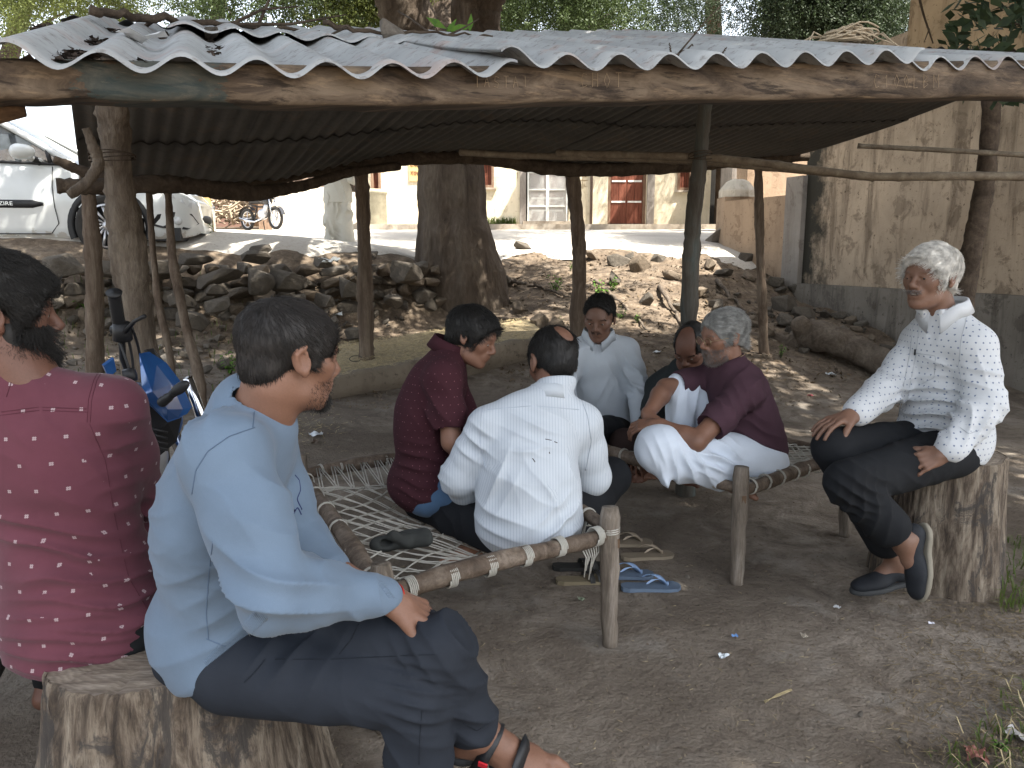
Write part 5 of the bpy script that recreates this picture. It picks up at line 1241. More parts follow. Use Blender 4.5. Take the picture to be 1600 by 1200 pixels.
straws('chaff', gp(1330, 1620, 900, 1190, lambda x, y: min(1, max(0, (x-1360)/260)*1.0)), 3600, .026, 0, simple('brown_chaff', (.15, .115, .07), .9, var=.5, scale=30, bump=0), 'brown chaff and dry grass bits by the far stump', None, .008, .0015)
straws('chaff', gp(300, 600, 640, 760, lambda x, y: math.exp(-((x-460)/60)**2-((y-668)/22)**2)), 2500, .035, 0, M_STRAW, 'small patch of loose straw below the platform kerb', None, .01, .0015)

# ---------------------------------------------------------------- tree stump seats
def stump(cx, cy, z0, z1, r0, r1, label, group, seed, squash=1.0, lean=(0, 0)):
    r = np.random.default_rng(seed); root = thing('tree_stump', label, 'stump', (cx, cy, z0), group)
    n, k = 160, 60; P1 = r.random(8)*6.28; G = np.zeros((n+1, k+1, 3))
    cracks = [(r.random()*6.28, .8+r.random(), .5+.5*r.random()) for _ in range(9)]
    for i in range(n+1):
        a = 2*math.pi*i/n; lob = .035*math.sin(2*a+P1[0])+.03*math.sin(3*a+P1[1])+.018*math.sin(5*a+P1[2])+.010*math.sin(9*a+P1[3])
        for j in range(k+1):
            t = j/k; rad = (r0+(r1-r0)*t**1.3)*(1+lob*(1+.8*t)); wv = .05*math.sin(t*5+P1[4]); fine = .0022*math.sin(61*a+wv*60+2*math.sin(t*9))+.0018*math.sin(97*a+4*math.sin(t*7+a*3))
            cr = 0
            for (ca, tl, dp) in cracks:
                da = (a-ca-.05*math.sin(t*9+ca*5)+math.pi) % (2*math.pi)-math.pi
                if t < tl: cr += .013*dp*math.exp(-(da/.022)**2)
            rr_ = rad+fine-cr-.006*math.exp(-(t/.012)); z = z1-(z1-z0)*t
            G[i, j] = (cx+math.cos(a)*rr_+lean[0]*(1-t), cy+math.sin(a)*rr_*squash+lean[1]*(1-t), z)
    m = MB(); m.grid(G[::-1]); 
    sd_ = m.build('bark_side', M_STUMP, root, True)
    kt = 22; T = np.zeros((n+1, kt+1, 3))
    for i in range(n+1):
        for j in range(kt+1):
            q = 1-j/kt; p = G[i, 0]; c = np.array([cx+lean[0], cy+lean[1], z1]); T[i, j] = c+(p-c)*q; T[i, j, 2] = z1-(.004*(1-j/kt)**8)+.002*math.sin(q*40)*q
    for (ca, tl, dp) in cracks[:6]:
        for i in range(n+1):
            a = 2*math.pi*i/n; da = (a-ca+math.pi) % (2*math.pi)-math.pi
            for j in range(kt//2): T[i, j, 2] -= .010*dp*math.exp(-(da/.03)**2)*(1-j/(kt*.5))
    m = MB(); m.grid(T[::-1]); m.build('cut_face', M_CUT, root, True); return root
t = NT('weathered_stump_wood'); co = t.coord('Object', (9, 9, 1.7)); a = t.noise(co, 2.2, 9, .72, .5); c = t.ramp(a, [(0.34, (.030, .024, .020)), (0.45, (.095, .073, .055)), (0.53, (.18, .145, .110)), (0.68, (.32, .275, .215))])
b = t.noise(t.coord('Object', (26, 26, 1.2)), 4, 7, .75); c = t.mix(t.ramp(b, [(.34, (.8,)*3), (.48, (0, 0, 0))]), c, (.045, .036, .030)); g_ = t.noise(t.coord('Object', (1, 1, .45)), 8, 6, .75, 1.0); c = t.mix(t.ramp(g_, [(.54, (0, 0, 0)), (.60, (.85,)*3)]), c, (.050, .045, .042))
M_STUMP = t.out(c, .88, t.bump(b, .7, .006, t.bump(a, .6, .012)), .2)
t = NT('cut_wood_end'); co = t.coord('Object', (1, 5, 1), (0, 0, .5)); a = t.noise(co, 8, 8, .7, .3); c = t.ramp(a, [(.3, (.13, .10, .078)), (.5, (.25, .205, .16)), (.7, (.34, .29, .235))]); b = t.noise(t.coord('Object', (2, 40, 1), (0, 0, .5)), 3, 5, .6); c = t.mix(t.ramp(b, [(.35, (.6,)*3), (.5, (0, 0, 0))]), c, (.08, .065, .05))
sr = t.n('ShaderNodeSeparateXYZ'); t.l(t.coord('Object'), sr.inputs[0]); rr_ = t.math('SQRT', t.math('ADD', t.math('POWER', sr.outputs[0], 2.0), t.math('POWER', sr.outputs[1], 2.0))); rw = t.math('SINE', t.math('ADD', t.math('MULTIPLY', rr_, 520.0), t.math('MULTIPLY', a, 22.0))); c = t.mix(t.math('MULTIPLY_ADD', rw, .16, .16), c, (.075, .058, .044))
M_CUT = t.out(c, .85, t.bump(b, .4, .003, t.bump(a, .4, .004)), .25)
stump(-.800, 1.70, -.03, .475, .262, .345, 'wide cracked tree stump in front carrying the two nearest sitting men', 'tree stump seats', 3, 1.0, (0, 0))
sx_, sy_ = W(1481, 720, 3.12)[0], 3.12
stump(sx_, sy_, -.03, .550, .212, .250, 'tree stump at the right under the white haired man', 'tree stump seats', 8)

# ---------------------------------------------------------------- string cots
M_COT = wood('smooth_old_cot_wood', (.055, .038, .027), (.14, .105, .078), (.26, .21, .165), (3, 3, 3), 5, .6, .4)
M_COTL = wood('pale_cot_leg_wood', (.09, .072, .055), (.21, .175, .14), (.34, .295, .25), (6, 6, .8), 5, .8, .6)
M_WEDGE = simple('dark_wood_wedge', (.12, .075, .045), .7)
LOADS = [(.04, 2.68, .26, .13), (-.33, 3.05, .20, .08)]
def cot(PA, PB, PC, PD, zr, label, rope_mat, dens, loops_ab, sag, gap=None, zl=.495, rail_r=.030, seed=1):
    """corners A near left, B near right, C far right, D far left"""
    r = np.random.default_rng(seed); root = thing('string_cot', label, 'cot', (*(PA+PC)/2, 0), 'string cots')
    p3 = lambda p, z: np.array([p[0], p[1], z]); pts = {}
    for nm, p in (('A', PA), ('B', PB), ('C', PC), ('D', PD)):
        p = np.asarray(p, float); z0 = gz(p[0], p[1])-.01; m = MB(); ks = np.linspace(0, 1, 15); jit = r.normal(size=(15, 2))*.0012
        rad = [.027+.006*min(1, k*2.2)+(.002 if k > .5 else 0)-.003*math.exp(-((k-.62)/.02)**2)*1-(.006 if k > .985 else 0) for k in ks]
        cen = (np.asarray(PA)+np.asarray(PC))/2; ln = nrm(p-cen)*.012
        m.tube([np.array([p[0]+j[0]-ln[0]*(1-k)*-1, p[1]+j[1]+ln[1]*(1-k), z0+(zl-z0)*k]) for k, j in zip(ks, jit)], rad, 12, .05)
        lg = m.build('leg', M_COTL, root, True)
        cc = nrm(cen-p); m = MB(); m.box(np.array([p[0], p[1], zr-.035])-np.array([*cc, 0])*.030+np.array([-cc[1], cc[0], 0])*.0, (.009, .010, .016)); m.build('wedge', M_WEDGE, lg)
    A, B, Cc, D = (p3(p, zr) for p in (PA, PB, PC, PD)); dz = np.array([0, 0, .022])
    def rail(a, b, up=0):
        P = [lerp(a, b, t)+np.array([0, 0, up+.008*math.sin(t*5+up*50)]) for t in np.linspace(0, 1, 18)]; m = MB(); m.tube(P, [rail_r*(.75+.25*min(1, t*6, (1-t)*6))*(1+.05*r.normal()) for t in np.linspace(0, 1, 18)], 12, .06); return m.build('rail', M_COT, root, True)
    rab = rail(A, B, -.004); rad_ = rail(A, D, .006); rbc = rail(B, Cc, .006); rdc = rail(D, Cc, -.002)
    top = rail_r*.75
    def U(u, v): 
        p = lerp(lerp(A, B, u), lerp(D, Cc, u), v); s = sag*math.sin(math.pi*min(max(u, 0), 1))*math.sin(math.pi*min(max(v, 0), 1)); s += sum(w_*math.exp(-((p[0]-x_)**2+(p[1]-y_)**2)/r_**2) for x_, y_, r_, w_ in LOADS)*min(1, 7*min(u, 1-u, v, 1-v)+.15); return p+np.array([0, 0, top*.35-s])
    m = MB(); vt = gap if gap else 1.0
    def rope(pts, rr_=.0026, n=5): m.tube(pts, rr_, n)
    # diagonal net
    asp = np.linalg.norm(D-A)*vt/np.linalg.norm(B-A)
    for fam in (1, -1):
        c = -asp if fam == 1 else 0
        cs = np.arange(-asp, 1.0, dens) if fam == 1 else np.arange(0.0, 1+asp, dens)
        for c in cs:
            c = c+r.normal()*dens*.12
            # u = c + t (fam 1) or u = c - t ; t = v*asp
            t0, t1 = (max(0, -c), min(asp, 1-c)) if fam == 1 else (max(0, c-1), min(asp, c))
            if t1-t0 < .05: continue
            for off in ((-.006, .0), (.006, .003)):
                a_, b__ = t0, t1; P = []
                for q in np.linspace(0, 1, 12):
                    t_ = a_+(b__-a_)*q; u_ = (c+t_ if fam == 1 else c-t_)+off[0]; P.append(U(u_, t_/asp*vt)+np.array([0, 0, off[1]+.004*r.normal()*.5]))
                rope(P)
    if gap:
        # thick cross cord and the lacing from it to the end rail
        for o_ in (-.004, .0, .005): rope([U(u, vt+o_*1.5)+np.array([0, 0, .004*math.sin(u*30+o_*900)]) for u in np.linspace(0, 1, 24)], .0035)
        uu = np.linspace(.04, .97, 13)
        for i in range(12):
            for o_ in (0, .014): rope([U(uu[i]+o_, vt), U((uu[i]+uu[i+1])/2+o_, 1.0)+np.array([0, 0, .012])]); rope([U(uu[i+1]+o_, vt), U((uu[i]+uu[i+1])/2+o_+.012, 1.0)+np.array([0, 0, .012])])
    m.build('rope_web', rope_mat, root, True)
    def loop(a, b, t, turns, width, up, big=1.0, par=None):
        c = lerp(a, b, t)+np.array([0, 0, up]); d = nrm(b-a); bz = basis(d); P = []; n_ = 14
        for k in range(turns*n_+1):
            an = 2*math.pi*k/n_; rr_ = (rail_r*1.10)*(1+(.0 if turns > 1 else .0)); P.append(c+d*(k/(turns*n_)-.5)*width+(bz[0]*math.cos(an)+bz[1]*math.sin(an))*rr_)
        mm = MB(); mm.tube(P, .0028, 5); mm.build('rope_lashing', rope_mat, par, True)
    for t_ in loops_ab: loop(A, B, t_, 5, .030, -.004, par=rab)
    for t_ in (.08, .24, .42, .58, .74, .90): loop(A, D, t_, 2, .014, .006, par=rad_); loop(B, Cc, t_+.03, 2, .016, .006, par=rbc)
    for t_ in (.1, .2, .32, .45, .55, .68, .8, .92): loop(D, Cc, t_, 2, .012, -.002, par=rdc)
    return root, A, B, Cc, D
qa, qb, qc, qd = (np.array(x) for x in ((-.37, 2.05), W(950, 905, 2.55)[:2], (-.20, 3.78), W(470, 735, 3.26)[:2]))
M_NYL = simple('white_nylon_cord', (.40, .385, .34), .7, .3, var=.15, scale=30, bump=.3, bscale=400)
c1 = cot(qa, qb, qc, qd, .415, 'string cot with white cord webbing under the boy and the striped shirt man', M_NYL, .135, (.10, .26, .42, .58, .74, .93), .07, .80, .505, .029, 3)
ra, rb_, rc, rd = (np.array(x) for x in ((-.10, 4.40), W(1155, 800, 3.08)[:2], (1.63, 3.62), (.58, 4.98)))
c2 = cot(rd, ra, rb_, rc, .405, 'darker string cot at the back carrying the three older men', M_ROPE, .055, (.15, .35, .55, .75, .92), .05, None, .50, .030, 9)
def lash(a, b, ts, z, par):
    for t_ in ts:
        c = lerp(a, b, t_); d = nrm(b-a); bz = basis(d); m = MB(); m.tube([c+d*(k/28-.5)*.016+(bz[0]*math.cos(k*.45)+bz[1]*math.sin(k*.45))*.033 for k in range(29)], .003, 5); m.build('rope_lashing', M_NYL, par, True)
# loose cord ends hanging at the front corner of the first cot
m = MB(); e = np.array([qb[0], qb[1], .40])
for k in range(7):
    s_ = e+np.array([-.035-.012*k, -.008*k, -.01]); m.tube([s_, s_+np.array([.004*k, 0, -.05]), s_+np.array([.006*(k-3), -.004, -.08-.02*(k % 4)])], .0024, 5)
m.build('loose_cord', M_NYL, c1[0], True)
m = MB(); m.tube([np.array([qb[0]+.036*math.cos(a), qb[1]+.036*math.sin(a), .41+.004*a*.3]) for a in np.linspace(0, 19, 60)], .0026, 5); m.build('rope_lashing', M_NYL, c1[0], True)

# ---------------------------------------------------------------- footwear
def slipper(c, ang, sole_mat, strap_mat, label, name, group, L=.25, thong=True, cat='slipper'):
    root = thing(name, label, cat, tuple(c), group); d = np.array([math.cos(ang), math.sin(ang), 0]); x = np.array([-math.sin(ang), math.cos(ang), 0]); z = np.array([0, 0, 1.0])
    P = lambda l, w, h: np.asarray(c)+d*l+x*w+z*h
    out = [(l, w) for l, w in ((-.12, 0), (-.115, .022), (-.09, .034), (-.04, .032), (.02, .038), (.07, .046), (.11, .040), (.128, .018), (.13, 0))]
    ol = [(l, w) for l, w in out]+[(l, -w*.92) for l, w in out[-2:0:-1]]; n = len(ol)
    V = [P(l*L/.25, w, .0) for l, w in ol]+[P(l*L/.25, w*1.0, .014+.006*max(0, -l*8)) for l, w in ol]+[P(l*L/.25*.93, w*.88, .0135+.006*max(0, -l*8)) for l, w in ol]
    m = MB(); m.add(V, [tuple(range(n))[::-1]]+[(i, (i+1) % n, n+(i+1) % n, n+i) for i in range(n)]+[(n+i, n+(i+1) % n, 2*n+(i+1) % n, 2*n+i) for i in range(n)]+[tuple(2*n+i for i in range(n))])
    m.build('sole', sole_mat, root)
    if thong:
        for s_ in (-1, 1):
            G = []
            for t in np.linspace(0, 1, 12): 
                p = P(.075*(1-t)+(-.02)*t, s_*.036*t**.8, .016+.045*math.sin(math.pi*t*.75)*(1-.25*t)); w = P(.0, 0, 0)*0+d*(.005+.007*math.sin(math.pi*t)); G.append([p-w, p+w+z*.001, p+w-z*.002, p-w-z*.002, p-w])
            m = MB(); m.grid(np.array(G)); m.build('strap', strap_mat, root, True)
        MB().tube([P(.075, 0, .012), P(.076, 0, .030)], .004, 6).build('toe_post', strap_mat, root, True)
    else:
        for l0 in (.055, .02):
            G = []
            for t in np.linspace(0, math.pi, 12): p = P(l0-.02*math.cos(t)*.6, math.cos(t)*.040, .012+.034*math.sin(t)); G.append([p-d*.011, p+d*.011, p+d*.011-z*.003, p-d*.011-z*.003, p-d*.011])
            m = MB(); m.grid(np.array(G)); m.build('strap', strap_mat, root, True)
    return root
M_BL = simple('grey_blue_rubber', (.11, .15, .21), .7, var=.15, bump=.2); M_BL2 = simple('pale_blue_strap', (.22, .32, .50), .5, var=.1, bump=0)
M_TN = simple('tan_rubber', (.22, .18, .13), .75, var=.2, bump=.2); M_TN2 = simple('tan_strap', (.33, .27, .20), .6, bump=0); M_DK = simple('black_worn_leather', (.02, .02, .019), .6, var=.3, bump=.4); M_DKS = simple('yellowed_sole_edge', (.17, .14, .09), .8)
gs = lambda px, py: (lambda p: np.array([p[0], p[1], gz(p[0], p[1])+.002]))(ground_pt(px, py))
slipper(gs(1015, 921), .08, M_BL, M_BL2, 'nearer of the two blue rubber flip flops beside the cot leg', 'flip_flop', 'footwear left on the ground by the cot')
slipper(gs(975, 902), .06, M_BL, M_BL2, 'farther blue rubber flip flop beside the cot leg', 'flip_flop', 'footwear left on the ground by the cot')
slipper(gs(1010, 872), .20, M_TN, M_TN2, 'nearer tan flip flop behind the blue pair', 'flip_flop', 'footwear left on the ground by the cot')
slipper(gs(978, 852), .10, M_TN, M_TN2, 'farthest tan flip flop, partly hidden by the cot leg', 'flip_flop', 'footwear left on the ground by the cot')
slipper(gs(912, 910), .12, M_DKS, M_DK, 'nearer black leather sandal with a pale sole edge under the cot', 'sandal', 'footwear left on the ground by the cot', thong=False, cat='sandal')
slipper(gs(905, 889), .05, M_DK, M_DK, 'farther black leather sandal under the cot', 'sandal', 'footwear left on the ground by the cot', thong=False, cat='sandal')
# folded cloth cap left on the webbing
S = SDF(); c = W(628, 862, 2.42); c[2] = .425
for a_, b_, r1, r2 in (((-.075, -.02, 0), (.02, .0, .012), .026, .030), ((-.02, .03, .0), (.07, .015, .015), .022, .030), ((.02, 0, .01), (.085, -.01, .012), .028, .020), ((-.06, -.03, .01), (-.02, -.035, .04), .012, .012), ((-.02, -.035, .04), (.02, -.03, .012), .012, .014)):
    S.cone(c+np.array(a_), c+np.array(b_), r1, r2, .015)
S.ell(c+np.array([-.045, -.04, .012]), (.022, .03, .014), None, .006, '-'); S.ell(c+np.array([0, 0, .055]), (.06, .03, .022), None, .01, '-')
root = thing('slip_on_shoe', 'soft dark grey slip-on lying on the cot webbing near the corner', 'shoe', tuple(c)); surf('upper', S, .004, simple('dark_grey_felt', (.030, .032, .030), .9, var=.3), root, base=.002, bfreq=60)

# ---------------------------------------------------------------- fallen log, roots, plants and litter
M_LOG = wood('barkless_log', (.060, .046, .034), (.145, .115, .088), (.22, .18, .14), (3, 3, 3), 2.5, .9, .9, bd=.015)
m = MB(); P = [WZ(1186, 545, .34), W(1230, 548, 8.5), W(1262, 522, 8.4), W(1300, 528, 8.1), W(1340, 548, 7.9), W(1390, 572, 7.5), W(1420, 590, 7.2)]; P = np.array(P); t_ = np.linspace(0, 1, len(P)); tt = np.linspace(0, 1, 40); Q = np.stack([np.interp(tt, t_, P[:, i]) for i in range(3)], -1)
for _ in range(5): Q[1:-1] = (Q[:-2]+Q[2:]+2*Q[1:-1])/4
m.tube(Q, np.interp(tt, t_, [.07, .09, .17, .15, .15, .14, .12]), 18, .10); m.tube([W(1262, 530, 8.4), W(1250, 505, 8.3), W(1246, 498, 8.3)], [.13, .10, .07], 14, .1); m.tube([W(1250, 535, 8.4), W(1225, 532, 8.5), W(1200, 524, 8.7)], [.10, .06, .05], 12, .1)
o = m.build('fallen_log', M_LOG, None, True, base=P[2]); tag(o, 'barkless forked log lying on the ground before the plaster wall', 'log')
for k, pts in enumerate((((930, 440), (975, 480), (1015, 520)), ((1120, 440), (1155, 480), (1180, 500)), ((790, 440), (840, 450), (900, 470)), ((1030, 450), (1060, 500), (1090, 540)))):
    G = [ground_pt(*p)+np.array([0, 0, .02]) for p in pts]; twig(G, .03, 'tree_root', ('long pale root running down the bare mound behind the facing man', 'surface root low on the sunlit side of the mound', 'surface root reaching right from the big trunk', 'thin root crossing the mound behind the teal post')[k], M_LOG, 0, 'root')
def weed(px, py, n, s, label, seed, mat=None, name='weed_plant', hgt=1.0, Y=None):
    r = np.random.default_rng(seed); g = ground_pt(px, py) if Y is None else W(px, py, Y); root = thing(name, label, 'weed', tuple(g)); V = []; m = MB()
    for i in range(n):
        a = r.random()*6.28; h = s*(.5+r.random())*hgt; tip = g+np.array([math.cos(a)*s*.7*r.random(), math.sin(a)*s*.5*r.random(), h]); m.tube([g, lerp(g, tip, .5)+r.normal(size=3)*s*.05, tip], .0025, 4)
        for j in range(5):
            c = lerp(g, tip, .4+.15*j); b = r.random()*6.28; d = np.array([math.cos(b), math.sin(b), .2*r.normal()])*s*(.22+.12*r.random()); w = nrm(np.cross(d, (0, 0, 1.0)))*s*.11; V += [c, c+d*.55+w, c+d+np.array([0, 0, -.1*s]), c+d*.55-w]
    m.build('stem', M_LEAF, root); leafcloud('leaves', np.array(V), mat or M_WEED, root); return root
weed(868, 458, 9, .16, 'bright green weed on the mound just right of the big trunk', 1); weed(935, 465, 9, .18, 'bright green weed behind the head of the facing man', 2); weed(958, 455, 7, .14, 'small bright weed left of the fallen stones on the mound', 3)
weed(970, 498, 5, .10, 'tiny weed right of the facing man', 4); weed(872, 512, 6, .10, 'tiny weed left of the facing man beside the post', 5); weed(892, 424, 4, .10, 'tiny weed high on the mound by the post', 6); weed(150, 510, 10, .20, 'pale green weed at the foot of the thick grey post', 7); weed(128, 490, 8, .16, 'weed among the stones left of the thick grey post', 8)
weed(360, 585, 7, .16, 'weed in the rubble between the leaning prop and the platform', 9); weed(225, 545, 6, .14, 'weed in the rubble right of the thick grey post', 10); weed(320, 385, 14, .22, 'roadside weeds at the base of the yellow washed post', 11, Y=9.4); weed(1220, 560, 5, .10, 'small weed in front of the fallen log', 12); weed(995, 505, 4, .08, 'seedling on the mound slope below the root', 13)
weed(1560, 1175, 3, .05, 'leafy weed at the lower right corner beside the red packet', 14)
def grass(name, label, fn, n, h, mat, lean=.5, w=.003):
    V = []; Fs = []; k = 0
    for _ in range(n):
        g = fn()
        if g is None: continue
        a = rng.random()*6.28; L = h*(.4+.9*rng.random()); d = np.array([math.cos(a), math.sin(a), 0]); s_ = np.array([-d[1], d[0], 0])*w; b = g+d*L*lean*.3+np.array([0, 0, L*.6]); c = g+d*L*lean+np.array([0, 0, L*(1-lean*.5)])
        V += [g-s_, g+s_, b+s_*.7, b-s_*.7, c]; Fs += [(k, k+1, k+2, k+3), (k+3, k+2, k+4)]; k += 5
    o = mk(name, V, Fs, mat); tag(o, label, 'grass', kind='stuff'); return o
M_GRASS = leaf_mat('green_grass', (.085, .13, .04), .4); M_DRYG = simple('dry_grass', (.34, .28, .16), .85, var=.3, scale=20, bump=0)
gd = lambda x0, x1, y0, y1, f: gp(x0, x1, y0, y1, f)
grass('grass', 'green grass tufts growing at the lower right edge of the yard', gd(1420, 1680, 1080, 1290, lambda x, y: min(1, max(0, (x-1430)/150+(y-1190)/140))), 420, .060, M_GRASS, .8)
grass('grass', 'dry pale grass blades lying at the lower right edge of the yard', gd(1400, 1680, 980, 1290, lambda x, y: min(1, max(0, (x-1450)/150+(y-1200)/200))), 420, .075, M_DRYG, 1.3, .0022)
grass('grass', 'green grass behind the far stump', gd(1560, 1660, 840, 960, None), 260, .09, M_GRASS, .7)
grass('grass', 'grass along the foot of the cream house wall', lambda: np.array([rng.uniform(fx(758), fx(806)), hy-rng.uniform(.02, .12), 2.10]), 260, .26, M_GRASS, .4, .010)
grass('grass', 'scanty grass among the stones at the foot of the wall', gd(60, 420, 420, 620, lambda x, y: .8), 420, .11, M_GRASS, .6, .004)
# scraps of litter
def scrap(px, py, s, col, label, seed, name='litter_scrap', cat='litter', lift=.01, Y=None, rough=.5):
    r = np.random.default_rng(seed); g = ground_pt(px, py) if Y is None else W(px, py, Y); n = 7; G = np.zeros((n, n, 3)); rot = r.random()*6.28
    for i in range(n):
        for j in range(n):
            a, b = (i/(n-1)-.5)*s, (j/(n-1)-.5)*s*.7; z = abs(math.sin(a*40/s*.12+seed)+math.sin(b*50/s*.12+seed*2)*.8+r.normal()*.35)*s*.16; G[i, j] = g+np.array([a*math.cos(rot)-b*math.sin(rot), a*math.sin(rot)+b*math.cos(rot), z+lift])+r.normal(size=3)*s*.03
    m = MB(); m.grid(G); o = m.build(name, simple(name+str(seed), col, rough, .4, var=.2, bump=0), None, False, base=g); tag(o, label, cat); return o
scrap(494, 682, .085, (.62, .66, .70), 'crumpled white plastic scrap on the earth between the blue shirt man and the boy', 1)
scrap(492, 694, .06, (.10, .07, .05), 'dark bit of wrapper just below the white plastic scrap', 2)
scrap(1130, 1030, .035, (.6, .65, .68), 'torn white paper bit on the earth right of the cot leg', 3); scrap(1148, 998, .022, (.12, .25, .5), 'tiny blue scrap on the earth between cot leg and stump', 4)
scrap(1298, 587, .09, (.5, .52, .53), 'clear crumpled wrapper on the ground before the fallen log', 5); scrap(1266, 620, .05, (.5, .12, .14), 'small red wrapper on the ground left of the white haired man', 6)
scrap(1026, 552, .08, (.6, .62, .62), 'white wrapper on the ground behind the balding man', 7); scrap(528, 494, .12, (.55, .57, .57), 'flat white wrapper at the foot of the stone wall', 8); scrap(1308, 953, .025, (.55, .55, .55), 'grey paper fleck on the earth left of the far stump', 9)
scrap(1455, 978, .022, (.6, .6, .66), 'tiny white scrap on the earth in front of the far stump', 10); scrap(1256, 998, .028, (.32, .28, .22), 'dry curled leaf on the bare earth', 12, 'dry_leaf', 'leaf'); scrap(908, 940, .03, (.22, .26, .18), 'dull green leaf on the earth below the black sandals', 13, 'dry_leaf', 'leaf')
scrap(1590, 1155, .06, (.4, .38, .36), 'greyish crumpled rag at the lower right corner', 14); scrap(1525, 1188, .075, (.30, .13, .10), 'faded red printed packet half buried in the grass', 15)
scrap(515, 412, .20, (.60, .62, .60), 'crumpled translucent plastic bag on top of the stone wall', 16, 'plastic_bag', 'bag', Y=8.35)
for px, py, l in ((650, 552, 'thin wire loop on the straw of the platform'),):
    p = W(556, 566, 6.15); m = MB(); m.tube([p+np.array([.05*math.cos(a), .03*math.sin(a), .03+.02*math.sin(a)]) for a in np.linspace(.3, 5.6, 20)], .003, 5); tag(m.build('wire_loop', M_DK, None, True, base=p), l, 'wire')
g = gs(1215, 1092); m = MB()
for k in range(4): m.tube([g+np.array([-.05, -.02-.004*k, .004]), g+np.array([.0, .004*k, .006]), g+np.array([.055, .028+.003*k, .010])], .0012, 4)
tag(m.build('straw_stalk', M_STRAW, None, True, base=g), 'split yellow straw stalk lying on the bare earth in front', 'stalk')
for k, (px, py) in enumerate(((1075, 904), (1412, 1160), (1345, 1120))):
    p = gs(px, py); tag(rock('pebble', p+np.array([0, 0, .006]), (.028, .024, .018), None, 14), ('rounded pebble against the leg of the back cot', 'rounded pebble near the lower right grass', 'pebble on the bare earth in the lower right')[k], 'pebble')
# ---------------------------------------------------------------- the white car
M_CARW = NT('white_car_paint'); M_CARW.b.inputs['Coat Weight'].default_value = .6; M_CARW.b.inputs['Coat Roughness'].default_value = .06
co = M_CARW.coord(); a = M_CARW.noise(M_CARW.coord('Object', (1, 1, 1)), 2.5, 5); zc = M_CARW.n('ShaderNodeSeparateXYZ'); M_CARW.l(co, zc.inputs[0])
c = M_CARW.ramp(a, [(.3, (.56, .58, .57)), (.7, (.66, .68, .67))]); dn = M_CARW.noise(co, 9, 6, .7); dm = M_CARW.math('MULTIPLY', M_CARW.math('LESS_THAN', M_CARW.math('ADD', zc.outputs[2], M_CARW.math('MULTIPLY', dn, .35)), .42), .55)
c = M_CARW.mix(dm, c, (.34, .29, .22)); M_CARW = M_CARW.out(c, .32, None, .5)
M_BLKP = simple('black_car_plastic', (.018, .018, .019), .5, bump=0); M_TYRE = simple('dusty_tyre_rubber', (.030, .028, .026), .9, var=.3, bump=.3); M_RIM = simple('silver_rim', (.52, .52, .53), .35, .5, .7, var=.1, bump=0)
gl = NT('car_window_glass'); gl.b.inputs['Base Color'].default_value = (.03, .035, .035, 1); gl.b.inputs['Roughness'].default_value = .04; gl.b.inputs['Specular IOR Level'].default_value = .6; gl.b.inputs['Alpha'].default_value = .72; M_CGL = gl.m
M_LAMP = simple('lamp_lens', (.55, .56, .56), .12, .6, var=.05, bump=0); M_CHR = simple('polished_chrome', (.62, .63, .65), .12, .5, 1.0, var=.05, bump=0)
CS = 1.04
wc = W(174, 357, 8.36); zr_ = W(174, 402, 8.36)[2]
hd = math.atan2(wd[1], wd[0])*.30; cf = np.array([math.cos(hd), math.sin(hd), 0]); cl_ = np.array([-math.sin(hd), math.cos(hd), 0])
cx0 = wc+cf*.78*CS+cl_*.85*CS; cx0[2] = zr_
def CW(x, y, z): return cx0+cf*x*CS+cl_*y*CS+np.array([0, 0, z*CS])      # x 0 at the nose, negative backwards; y to its left
car = thing('hatchback_car', 'white hatchback parked on the road above the stone wall', 'car', tuple(CW(-1.9, 0, 0)))
ST = [(-.02, .40, .26, .56, .58), (-.07, .56, .22, .64, .66), (-.16, .68, .20, .70, .735), (-.30, .775, .19, .745, .80), (-.55, .815, .18, .80, .87), (-.80, .832, .18, .845, .915), (-1.05, .842, .17, .885, .955), (-1.25, .85, .17, .915, .985), (-1.7, .855, .17, .935, .99), (-2.4, .86, .17, .945, 1.0), (-3.0, .855, .18, .96, 1.0), (-3.45, .82, .20, .95, .98), (-3.7, .74, .25, .90, .92), (-3.82, .60, .32, .80, .82)]
xs_ = np.linspace(-.02, -3.82, 110); tab = np.array(sorted(ST)); 
def sec(x):
    w, zb, zl, zt = (np.interp(x, tab[:, 0], tab[:, i]) for i in range(1, 5))
    pts = [(w*.90, zb), (w*.965, zb+.05), (w*.985, zb+.13), (w*.98, .40), (w*1.0, .50), (w*.995, .60), (w*.985, .68 if zl > .72 else zl-.03), (w*.955, zl-.02), (w*.90, zl+.012), (w*.72, zl+(zt-zl)*.62), (w*.4, zt-.005), (0, zt)]
    return [(-y, z) for y, z in pts]+[(y, z) for y, z in pts[-2::-1]]
G = []
wx = -.80; Rw = .365
for x in xs_: G.append([CW(x, y, z) for y, z in sec(x)])
G = np.array(G)
